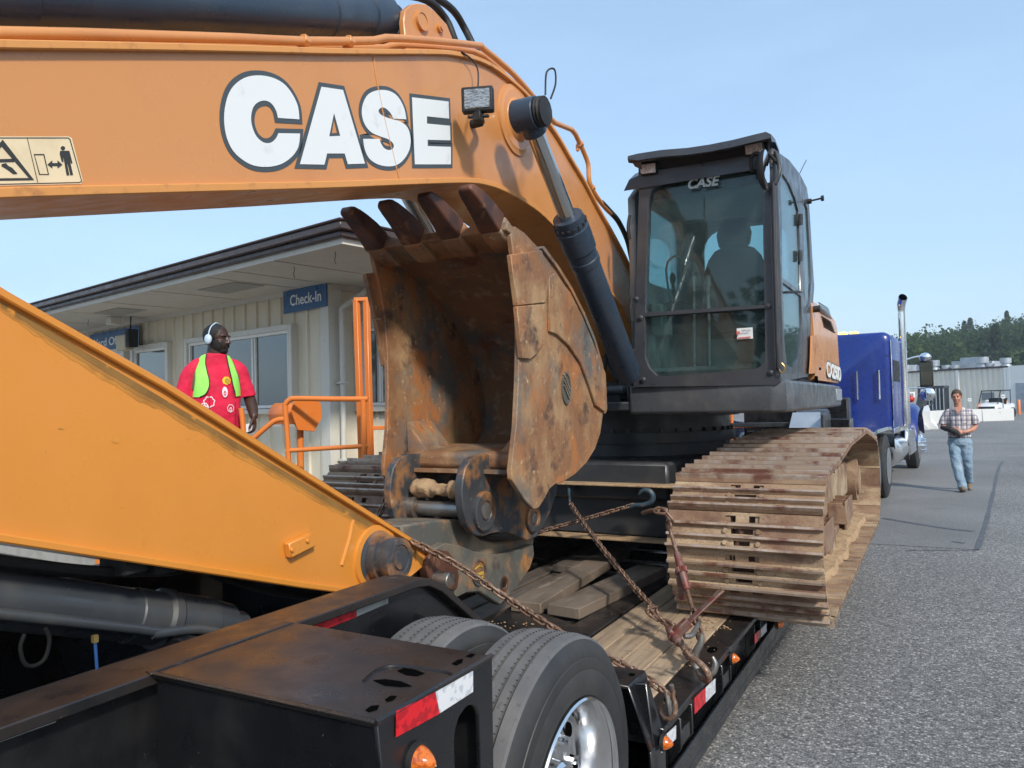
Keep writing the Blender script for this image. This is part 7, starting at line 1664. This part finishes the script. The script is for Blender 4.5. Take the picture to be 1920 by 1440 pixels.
# orange bollards and a low orange frame by the cart
for i, (px_, lab) in enumerate(((1888, 'orange bollard at the warehouse corner, right of the cart'), (1911, 'orange bollard left of the grey roller door'))):
    p = gz(px_, 777); mb = MB(); mb.lathe((p.x, p.y, 0), (0, 0, 1), [(0, .12), (1.15, .12), (1.22, .06)], 12); o = mb.build('bollard', M['rail'], None); tag(o, lab, 'bollard', 'orange bollards')
a, c = gz(1834, 784), gz(1848, 783); mb = MB(); 
for p, q in ((a, a+V((0, 0, 1.0))), (c, c+V((0, 0, 1.0))), (a+V((0, 0, 1.0)), c+V((0, 0, 1.0))), (a+V((0, 0, .45)), c+V((0, 0, .45)))): mb.bar(p, q, .07, .07, up=(0, 1, 0) if abs((q-p).z) > .5 else (0, 0, 1))
o = mb.build('orange_rack', M['rail'], None); tag(o, 'low orange steel rack left of the utility cart', 'rack')

# =================================================================== PEOPLE
def limb(mb, pts, rs, n=16, flat=1.0):
    pts = [V(p) for p in pts]; mb.tube(pts, list(rs), n, smooth=0, flat=flat)
    for p, r in zip(pts, rs): mb.ell(p, r*.985, nu=n, nv=8)
    return mb
def chainr(pts, rs, k=4):
    P = catmull([V(p) for p in pts], k); n = len(P)-1; out = []
    for i in range(len(P)):
        f = i/n*(len(rs)-1); j = min(int(f), len(rs)-2); out.append(rs[j]*(1-(f-j))+rs[j+1]*(f-j))
    return P, out
def hand(mb, wrist, d, palm, thumb, s=1.0, curl=.5, spread=.1):
    """d: fingers' direction, palm: where the palm faces, thumb: side the thumb is on"""
    d, palm = V(d).normalized(), V(palm).normalized(); palm = (palm-d*palm.dot(d)).normalized(); side = d.cross(palm)
    if side.dot(V(thumb)) < 0: side = -side
    w = V(wrist); ctr = w+d*.048*s
    Q = Matrix((side, d, palm)).transposed()
    mb.ell(ctr, V((.042, .052, .017))*s, rot=Q, nu=14, nv=10); mb.ell(w+d*.005, V((.028, .03, .02))*s, rot=Q, nu=12, nv=8)
    for i, (o, L_) in enumerate(((.030, .070), (.011, .078), (-.010, .073), (-.030, .058))):
        p = w+d*.085*s+side*o*s; pts = [w+d*.05*s+side*o*.8*s, p]; a = 0; dd = d+side*spread*o*8
        for k in range(3):
            a += curl*(.75 if k == 0 else 1.0); step = L_*(.45, .32, .23)[k]*s; q = dd.normalized()*math.cos(a)+palm*math.sin(a); p = p+q*step; pts.append(p)
        limb(mb, pts, [.010*s, .0105*s, .0092*s, .0085*s, .0072*s], 8)
    b0 = w+d*.02*s+side*.026*s; b1 = b0+(side*.7+d*.65+palm*.25).normalized()*.038*s; b2 = b1+(side*.25+d*.9+palm*.35).normalized()*.032*s; b3 = b2+(d*.9+palm*.5-side*.1).normalized()*.024*s
    limb(mb, [b0, b1, b2, b3], [.015*s, .0125*s, .0105*s, .0085*s], 8)
def head(mb, c, fwd, s=1.0, wide=1.0):
    """c: centre of the skull, fwd: facing direction"""
    fwd = V(fwd).normalized(); up = V((0, 0, 1)); sd = fwd.cross(up).normalized(); up = sd.cross(fwd)
    Q = Matrix((sd, fwd, up)).transposed(); c = V(c)
    def P(x, y, z): return c+Q @ V((x*(wide if abs(x) > .05 else 1), y, z))*s
    mb.ell(c+Q @ V((0, -.012, .022))*s, V((.077*wide, .096, .098))*s, rot=Q, nu=24, nv=16)
    mb.ell(P(0, .022, -.035), V((.064*wide, .070, .085))*s, rot=Q, nu=20, nv=14)
    mb.ell(P(0, .052, -.092), V((.036*wide, .036, .028))*s, rot=Q, nu=16, nv=10)      # chin
    for x in (-1, 1):
        mb.ell(P(x*.040*wide, .052, -.028), V((.026, .026, .024))*s, rot=Q)       # cheek
        mb.ell(P(x*.030, .082, .026), V((.026, .012, .009))*s, rot=Q)             # brow
        mb.ell(P(x*.080*wide, -.008, -.008), V((.009, .020, .031))*s, rot=Q)      # ear
    limb(mb, [P(0, .084, .018), P(0, .100, -.012), P(0, .106, -.030)], [.009*s, .012*s, .015*s], 10)
    for x in (-1, 1): mb.ell(P(x*.014, .094, -.032), V((.010, .012, .009))*s, rot=Q)
    mb.ell(P(0, .084, -.060), V((.024, .012, .006))*s, rot=Q); mb.ell(P(0, .083, -.070), V((.021, .012, .007))*s, rot=Q)
    return P, Q
def eyes(P, Q, par, s=1.0, dark=(.02, .01, .008)):
    for x in (-1, 1):
        mb = MB(); mb.ell(P(x*.031, .0825, .004), V((.0125, .0065, .0045))*s, rot=Q, nu=14, nv=8); e = mb.build('eye', mat('eye_white', (.085, .065, .055), .6), par, smooth=80)
        mb = MB(); mb.ell(P(x*.031, .0885, .004), V((.0058, .003, .0055))*s, rot=Q, nu=12, nv=8); mb.build('pupil', mat('iris', dark, .2), e, smooth=80)
def person_root(loc, ang, label): 
    r = thing('person', label, 'person', loc); return r, Matrix.Translation(V(loc)) @ Matrix.Rotation(ang, 4, 'Z')

# ---- man on the landing (local: -y faces forward, x to the picture's right)
p1l = at(405, 760, 7.0); P1 = V((p1l.x, p1l.y, .60)); dcam = CAMP-P1; ang1 = math.atan2(dcam.x, -dcam.y)+R(6)
PR, PM = person_root(P1, ang1, 'man in a red T-shirt, lime safety vest and pale headphones on the office landing')
S_ = 1.0
body = MB(PM)
hc = V((.015, -.03, 1.72)); fw = (math.sin(R(52)), -math.cos(R(52)), -.06)
Pf, Qf = head(body, hc, fw, 1.12, 1.16)
limb(body, [(0, .0, 1.44), (.005, -.005, 1.55), (.01, -.02, 1.64)], [.095, .090, .082], 18)
body.loft([((0, .01, 1.00), .17, .125), ((0, 0, 1.15), .18, .13), ((0, 0, 1.35), .19, .12), ((0, 0, 1.46), .15, .085)], 20)
for sx, pts, rs in ((-1, [(-.20, .0, 1.37), (-.25, .01, 1.27), (-.28, .02, 1.16), (-.30, -.03, 1.02), (-.29, -.08, .90)], [.065, .062, .050, .050, .034]), (1, [(.20, .0, 1.39), (.255, .01, 1.30), (.290, .02, 1.20), (.305, -.07, 1.09), (.305, -.16, 1.01)], [.065, .062, .054, .052, .037])):
    P_, rr__ = chainr(pts, rs, 3); limb(body, P_, rr__, 16)
hand(body, (.305, -.165, 1.005), (.05, -.12, -1), (-.8, .3, 0), (0, -1, 0), 1.12, curl=.62)
hand(body, (-.29, -.085, .90), (0, -.1, -1), (.9, .1, 0), (0, -1, 0), 1.1, curl=.45)
for sx in (-1, 1): limb(body, [(sx*.11, 0, .95), (sx*.12, -.01, .5), (sx*.12, .01, .10)], [.09, .065, .045], 14)
bd_ = body.build('body', M['skin_dark'], PR, remesh=.0055, smooth=0)
Pw = lambda x, y, z: PM @ Pf(x, y, z)
Qw = (PM.to_3x3() @ Qf)
eyes(Pw, Qw, PR, 1.06)
# hair, beard
hr = MB(); hr.ell(Pw(0, -.020, .026), V((.079*1.16, .096, .096))*1.12, rot=Qw, nu=24, nv=16)
o = hr.build('hair', M['hair_black'], PR, smooth=60)
bm = bmesh.new(); bm.from_mesh(o.data); iq = Qw.inverted(); cc = Pw(0, 0, 0)
dl = []
for f in bm.faces:
    q = iq @ (f.calc_center_median()-cc)
    if q.y > .062-max(0, q.z-.085)*.0 and q.z < .088 or q.z < -.02 and q.y > -.02 or q.z < -.06 or (q.z < .03 and q.y > .02): dl.append(f)
bmesh.ops.delete(bm, geom=dl, context='FACES'); bm.to_mesh(o.data); bm.free()
mo = o.modifiers.new('s', 'SOLIDIFY'); mo.thickness = .003; mo.offset = 1
bd2 = MB(); bd2.ell(Pw(0, .022, -.040), V((.0705*1.16, .0745, .086))*1.12, rot=Qw, nu=40, nv=28); bd2.ell(Pw(0, .052, -.094), V((.041*1.16, .040, .031))*1.12, rot=Qw, nu=24, nv=16)
o = bd2.build('beard', mat('short_beard', (.012, .010, .009), .85, bump=.6, bscale=260, bdist=.003), PR, smooth=80)
bm = bmesh.new(); bm.from_mesh(o.data); iq = Qw.inverted(); cc = Pw(0, 0, 0); dl = []
for f in bm.faces:
    q = (iq @ (f.calc_center_median()-cc))/1.0
    x, y, z = abs(q.x)/1.16, q.y/1.12, q.z/1.12
    if z > -.012 or y < -.01 or (z > -.080 and x < .050 and y > .04) : dl.append(f)
bmesh.ops.delete(bm, geom=dl, context='FACES'); bm.to_mesh(o.data); bm.free()
bd2 = MB(); bd2.tube([Pw(-.030, .085, -.066), Pw(-.024, .092, -.052), Pw(0, .099, -.0475), Pw(.024, .092, -.052), Pw(.030, .085, -.066)], [.005, .006, .005, .006, .005], 8, smooth=3); bd2.build('moustache', MATS['short_beard'], PR)
# headphones
hp_ = MB(); arc = [Pw(.098*math.cos(R(a)), -.010, .0+.130*math.sin(R(a))) for a in range(0, 181, 12)]
hp_.tube(arc, .0055, 8, smooth=0); hpo = hp_.build('headphones', M['phones'], PR)
for x in (-1, 1):
    c_ = MB(); c_.ell(Pw(x*.104, -.006, -.012), V((.020, .034, .044))*1.04, rot=Qw, nu=20, nv=12); c_.build('ear_cup', M['phones'], hpo, bevel=0, smooth=80)
    c_ = MB(); c_.ell(Pw(x*.090, -.006, -.012), V((.014, .031, .041))*1.04, rot=Qw, nu=20, nv=12); c_.build('ear_cushion', M['dark'], hpo, smooth=80)
# shirt
sh = MB(PM)
sh.loft([((0, -.01, .86), .205, .165), ((0, -.015, .95), .208, .172), ((0, -.02, 1.10), .212, .172), ((0, -.012, 1.25), .212, .160), ((0, 0, 1.38), .208, .145), ((0, .005, 1.465), .185, .118), ((0, 0, 1.53), .13, .105), ((0, -.004, 1.58), .100, .102)], 28)
for sx in (-1, 1):
    P_, rr__ = chainr([(sx*.10, 0, 1.495), (sx*.165, 0, 1.465), (sx*.215, .003, 1.395), (sx*.245, .008, 1.30), (sx*.268, .012, 1.19)], [.055, .070, .076, .079, .088], 4); limb(sh, P_[:-3], rr__[:-3], 18); sh.tube(P_, rr__, 18)
so1 = sh.build('t_shirt', M['red_shirt'], PR, remesh=.0085, smooth=0)
txf = bpy.data.textures.new('folds', 'CLOUDS'); txf.noise_scale = .13
md = so1.modifiers.new('d', 'DISPLACE'); md.texture = txf; md.strength = .028; md.mid_level = .5
# open the sleeve ends slightly darker: arm passes through; pants
pn = MB(PM); pn.loft([((0, 0, .98), .18, .14), ((0, 0, .80), .195, .155)], 24)
for sx in (-1, 1): limb(pn, [(sx*.10, 0, .84), (sx*.12, -.01, .48), (sx*.125, .01, .10)], [.115, .09, .075], 18)
pn.build('jeans', M['denim_dark'], PR, remesh=.012, smooth=0)
for sx in (-1, 1):
    b = MB(PM); limb(b, [(sx*.125, .04, .05), (sx*.13, -.06, .045), (sx*.13, -.16, .035)], [.05, .05, .04], 14); b.build('shoe', M['boot'], PR, remesh=.01, smooth=0)
# chest surface helper: wraps flat shapes on the shirt front
def front(x, z, off=.004):
    secs = [(.86, .205, .165, -.01), (.95, .208, .172, -.015), (1.10, .212, .172, -.02), (1.25, .215, .160, -.012), (1.38, .215, .145, 0), (1.475, .185, .118, .005), (1.53, .15, .105, 0), (1.59, .12, .095, 0)]
    z_ = min(max(z, .86), 1.59)
    for a, b in zip(secs, secs[1:]):
        if a[0] <= z_ <= b[0]:
            t = (z_-a[0])/(b[0]-a[0]); rx, ry, cy = [a[i]*(1-t)+b[i]*t for i in (1, 2, 3)]; break
    k = max(0.0, 1-(x/(rx+.004))**2)
    return V((x, cy-(ry+off)*math.sqrt(k), z))
def patch_on(name, L_, R_, m, par, off=.012, th=.006, back=None):
    """ribbon between two rails of (x,z) points on the chest"""
    mb = MB(PM); rg = []
    L2, R2 = catmull([V((a, b, 0)) for a, b in L_], 5), catmull([V((a, b, 0)) for a, b in R_], 5); n = len(L2)
    for i in range(n):
        a, b = L2[i], R2[i]; row = []
        for k in range(7):
            q = a.lerp(b, k/6); row.append(front(q.x, q.y, off))
        rg.append(row + [front(a.lerp(b, k/6).x, a.lerp(b, k/6).y, off-th) for k in range(6, -1, -1)])
    mb.rings(rg); return mb.build(name, m, par, smooth=60)
# vest halves: lime panels hanging open either side, piping on the inner edge
vl_in = [(-.085, 1.580), (-.095, 1.505), (-.085, 1.417), (-.072, 1.347), (-.075, 1.277), (-.105, 1.216), (-.15, 1.190)]
vl_out = [(-.125, 1.565), (-.165, 1.505), (-.178, 1.417), (-.182, 1.347), (-.190, 1.277), (-.200, 1.225), (-.203, 1.190)]
vr_in = [(.085, 1.570), (.09, 1.525), (.105, 1.435), (.118, 1.365), (.130, 1.295), (.145, 1.234), (.150, 1.190)]
vr_out = [(.11, 1.565), (.135, 1.525), (.165, 1.435), (.185, 1.365), (.198, 1.295), (.203, 1.234), (.203, 1.199)]
vest = patch_on('safety_vest', vl_in, vl_out, M['hivis'], PR, .020, .012); vest2 = patch_on('vest_panel', vr_in, vr_out, M['hivis'], vest, .020, .012)
for e in (vl_in, vr_in):
    mb = MB(PM); q = catmull([V((a, b, 0)) for a, b in e], 4); mb.tube([front(p.x, p.y, .022) for p in q], .0045, 6); mb.build('vest_piping', M['piping'], vest)
for x0 in (-.075, .148):
    mb = MB(PM); mb.tube([front(x0, z, .009) for z in (1.22 if x0 < 0 else 1.14, 1.10, 1.03, .98 if x0 < 0 else .92)], .003, 6); mb.build('draw_cord', M['piping'], vest)
for s_, xs in ((-1, ((-.15, 1.52), (-.19, 1.46), (-.198, 1.36), (-.20, 1.26))), (1, ((.14, 1.52), (.17, 1.46), (.19, 1.36), (.20, 1.26)))):
    L__ = [(x-.018, z) for x, z in xs]; R__ = [(x+.018, z) for x, z in xs]; patch_on('backpack_strap', L__, R__, M['strap'], PR, .017, .008)
bp_ = MB(PM); bp_.ell((0, .23, 1.22), (.15, .10, .22)); bp_.build('backpack', M['strap'], PR, smooth=60)
# prints on the shirt: plain rings and blobs
def blob(name, cx, cz, rx, rz, m, hole=0.0, wob=0.0, off=.0075, n=24, rot=0):
    mb = MB(PM); o_, i_ = [], []
    for k in range(n):
        a = 2*math.pi*k/n; w = 1+wob*math.sin(7*a)
        x, z = rx*math.cos(a)*w, rz*math.sin(a)*w; o_.append(front(cx+x*math.cos(rot)-z*math.sin(rot), cz+x*math.sin(rot)+z*math.cos(rot), off))
        if hole: i_.append(front(cx+(x*math.cos(rot)-z*math.sin(rot))*hole, cz+(x*math.sin(rot)+z*math.cos(rot))*hole, off))
    if hole: mb.add(o_+i_, [(k, (k+1) % n, n+(k+1) % n, n+k) for k in range(n)])
    else: mb.add(o_, [tuple(range(n))])
    return mb.build(name, m, so1, smooth=0)
blob('shirt_print', .075, 1.335, .036, .036, M['yellow_print'], 0, .08, .0085); blob('shirt_print', .082, 1.332, .022, .022, M['piping'], .8, 0, .0105); blob('shirt_print', .082, 1.332, .010, .012, M['piping'], .6, 0, .0105)
blob('shirt_print', .058, 1.232, .024, .048, M['white_print'], 0, 0, .0085); blob('shirt_print', .058, 1.220, .011, .022, M['red_shirt'], .45, .1, .0105)
blob('shirt_print', -.115, 1.10, .034, .040, M['white_print'], .78, .04); blob('shirt_print', -.115, 1.10, .018, .022, M['white_print'], .66, .04); blob('shirt_print', -.075, 1.145, .046, .050, M['white_print'], .82, .10)
blob('shirt_print', .105, 1.085, .030, .036, M['white_print'], .82, .06); blob('shirt_print', .105, 1.075, .012, .020, M['white_print'], .5, .1)
pa = MB(PM); c_ = V((.265, -.205, .905)); pa.prism([c_+V((-.055, -.01, .03)), c_+V((.02, 0, .045)), c_+V((.02, .0, -.02)), c_+V((-.02, 0, -.035)), c_+V((-.07, -.015, -.045))], (0, .004, 0)); o = pa.build('paper', M['paper'], None); tag(o, 'folded white paper held in the hand of the man on the landing', 'paper')

# ---- man walking beside the truck
g = onZ(1803, 921, 0); P2 = V((g.x, g.y, 0)); dcam = CAMP-P2; ang2 = math.atan2(dcam.x, -dcam.y)
PR2, PM2 = person_root(P2, ang2, 'man in a plaid short-sleeved shirt and faded jeans walking towards the camera across the yard')
body = MB(PM2); k_ = .985
hc = V((-.02, -.03, 1.635)); Pf, Qf = head(body, hc, (-.10, -1, -.12), .98, .98)
limb(body, [(0, 0, 1.40), (-.005, -.005, 1.47), (-.015, -.015, 1.56)], [.07, .058, .056], 16)
body.loft([((0, .0, 1.0), .13, .09), ((0, 0, 1.2), .145, .10), ((0, 0, 1.36), .15, .09), ((0, 0, 1.42), .11, .07)], 18)
for pts, rs in (([(-.16, 0, 1.34), (-.215, .02, 1.25), (-.24, .02, 1.14), (-.215, -.10, 1.09), (-.13, -.185, 1.075)], [.052, .047, .040, .038, .027]), ([(.16, 0, 1.34), (.215, .02, 1.25), (.242, .02, 1.13), (.18, -.10, 1.06), (.07, -.185, 1.03)], [.052, .047, .042, .040, .027])):
    P_, rr__ = chainr(pts, rs, 3); limb(body, P_, rr__, 14)
hand(body, (.06, -.19, 1.03), (-1, -.35, -.12), (.1, .9, -.1), (0, 0, 1), 1.0, curl=.35)
hand(body, (-.12, -.19, 1.07), (1, -.25, -.18), (0, .9, 0), (0, 0, 1), 1.0, curl=.6)
bd_ = body.build('body', M['skin_light'], PR2, remesh=.006, smooth=0)
Pw = lambda x, y, z: PM2 @ Pf(x, y, z)
Qw = (PM2.to_3x3() @ Qf); eyes(Pw, Qw, PR2, .98, (.03, .025, .02))
hr = MB(); hr.ell(Pw(0, -.020, .030), V((.0795, .097, .098))*.98, rot=Qw, nu=28, nv=18); o = hr.build('hair', M['hair_brown'], PR2, smooth=60)
bm = bmesh.new(); bm.from_mesh(o.data); iq = Qw.inverted(); cc = Pw(0, 0, 0); dl = []
for f in bm.faces:
    q = iq @ (f.calc_center_median()-cc)
    if (q.y > .050 and q.z < .066) or (q.z < -.01 and q.y > -.02) or q.z < -.05 or (q.z < .035 and q.y > .02): dl.append(f)
bmesh.ops.delete(bm, geom=dl, context='FACES'); bm.to_mesh(o.data); bm.free(); mo = o.modifiers.new('s', 'SOLIDIFY'); mo.thickness = .005; mo.offset = 1
for x in (-1, 1):
    b = MB(); b.tube([Pw(x*.046, .080, .024), Pw(x*.030, .089, .027), Pw(x*.016, .090, .022)], .0035, 6); b.build('eyebrow', M['hair_brown'], PR2)
b = MB(); b.ell(Pw(0, .083, -.063), V((.022, .013, .0035)), rot=Qw); b.build('lips', mat('lips', (.33, .12, .09), .5), PR2, smooth=80)
sh = MB(PM2)
sh.loft([((0, 0, .93), .175, .125), ((0, -.005, 1.02), .178, .13), ((0, -.005, 1.15), .175, .13), ((0, 0, 1.28), .19, .125), ((0, 0, 1.37), .18, .11), ((0, .005, 1.42), .12, .085), ((0, .005, 1.455), .07, .068)], 24)
for sx in (-1, 1):
    P_, rr__ = chainr([(sx*.09, 0, 1.375), (sx*.165, 0, 1.35), (sx*.215, .01, 1.26), (sx*.245, .01, 1.155)], [.055, .066, .066, .076], 4); limb(sh, P_[:-3], rr__[:-3], 16); sh.tube(P_, rr__, 16)
shm = sh.build('plaid_shirt', M['plaid'], PR2, remesh=.010, smooth=0)
md = shm.modifiers.new('d', 'DISPLACE'); md.texture = txf; md.strength = .03; md.mid_level = .6
b = MB(PM2); b.prism([(-.062, -.085, 1.455), (.062, -.085, 1.455), (.045, -.105, 1.41), (0, -.125, 1.345), (-.045, -.105, 1.41)], (0, -.012, 0)); b.build('neck_opening', M['skin_light'], PR2)
for s_ in (-1, 1):
    b = MB(PM2); b.prism([(s_*.062, -.07, 1.475), (s_*.085, -.075, 1.42), (s_*.05, -.135, 1.36), (s_*.008, -.138, 1.335), (s_*.04, -.118, 1.40)], (0, -.008, 0)); b.build('collar', M['plaid'], PR2, bevel=.003)
b = MB(PM2); b.prism([(.045, -.126, 1.28), (.13, -.108, 1.28), (.13, -.112, 1.18), (.045, -.13, 1.18)], (0, -.006, 0)); b.build('chest_pocket', M['plaid'], PR2)
b = MB(PM2); b.loft([((0, 0, .925), .170, .118), ((0, 0, .96), .172, .12)], 28); b.build('belt', M['piping'], PR2)
b = MB(PM2); b.box(.04, .09, -.125, -.115, .93, .965); b.build('buckle', M['steel'], PR2)
pn = MB(PM2); pn.loft([((0, 0, .94), .168, .118), ((0, 0, .86), .178, .13), ((0, 0, .80), .17, .125)], 24)
for pts, rs in (([(-.085, 0, .84), (-.065, -.10, .50), (.00, -.16, .17), (.02, -.165, .075)], [.10, .078, .072, .076]), ([(.09, 0, .84), (.11, .02, .48), (.12, .18, .22), (.115, .24, .15)], [.10, .074, .062, .066])):
    P_, rr__ = chainr(pts, rs, 4); limb(pn, P_, rr__, 18)
jn = pn.build('jeans', M['denim'], PR2, remesh=.010, smooth=0)
tx2 = bpy.data.textures.new('creases', 'CLOUDS'); tx2.noise_scale = .07
md = jn.modifiers.new('d', 'DISPLACE'); md.texture = tx2; md.strength = .028; md.mid_level = .5
b = MB(PM2); limb(b, [(.02, -.12, .055), (.02, -.22, .06), (.02, -.30, .075)], [.050, .048, .040], 14); b.build('boot', M['boot'], PR2, remesh=.008, smooth=0)
b = MB(PM2); limb(b, [(.115, .26, .14), (.12, .19, .08), (.12, .12, .035)], [.046, .045, .036], 14); b.build('boot', M['boot'], PR2, remesh=.008, smooth=0)
b = MB(PM2); limb(b, [(-.25, -.02, 1.10), (-.20, -.14, 1.085), (-.12, -.21, 1.07), (-.04, -.235, 1.03), (0, -.22, .98)], [.040, .045, .050, .045, .035], 12); limb(b, [(-.18, -.16, 1.09), (-.15, -.14, 1.17)], [.03, .02]); limb(b, [(-.10, -.22, 1.03), (-.05, -.24, .96)], [.03, .02]); o = b.build('work_gloves', mat('dark_leather', (.03, .026, .025), .75, bump=.4, bscale=60), None, remesh=.009, smooth=0); tag(o, 'dark work gloves held in the walking man\'s right hand', 'gloves')

# =================================================================== AIR
hm = bpy.data.materials.new('thin_haze'); hm.use_nodes = True; nt = hm.node_tree
nt.nodes.remove(nt.nodes['Principled BSDF']); pv = nt.nodes.new('ShaderNodeVolumePrincipled')
pv.inputs['Color'].default_value = (.86, .92, 1.0, 1); pv.inputs['Density'].default_value = .0007; pv.inputs['Anisotropy'].default_value = .3
nt.links.new(pv.outputs[0], nt.nodes['Material Output'].inputs['Volume'])
mb = MB(); mb.box(-450, 450, -250, 600, -1.2, 40); hz = mb.build('haze', hm, None, smooth=0); hz['kind'] = 'stuff'; hz['label'] = 'thin pale haze in the air over the yard'
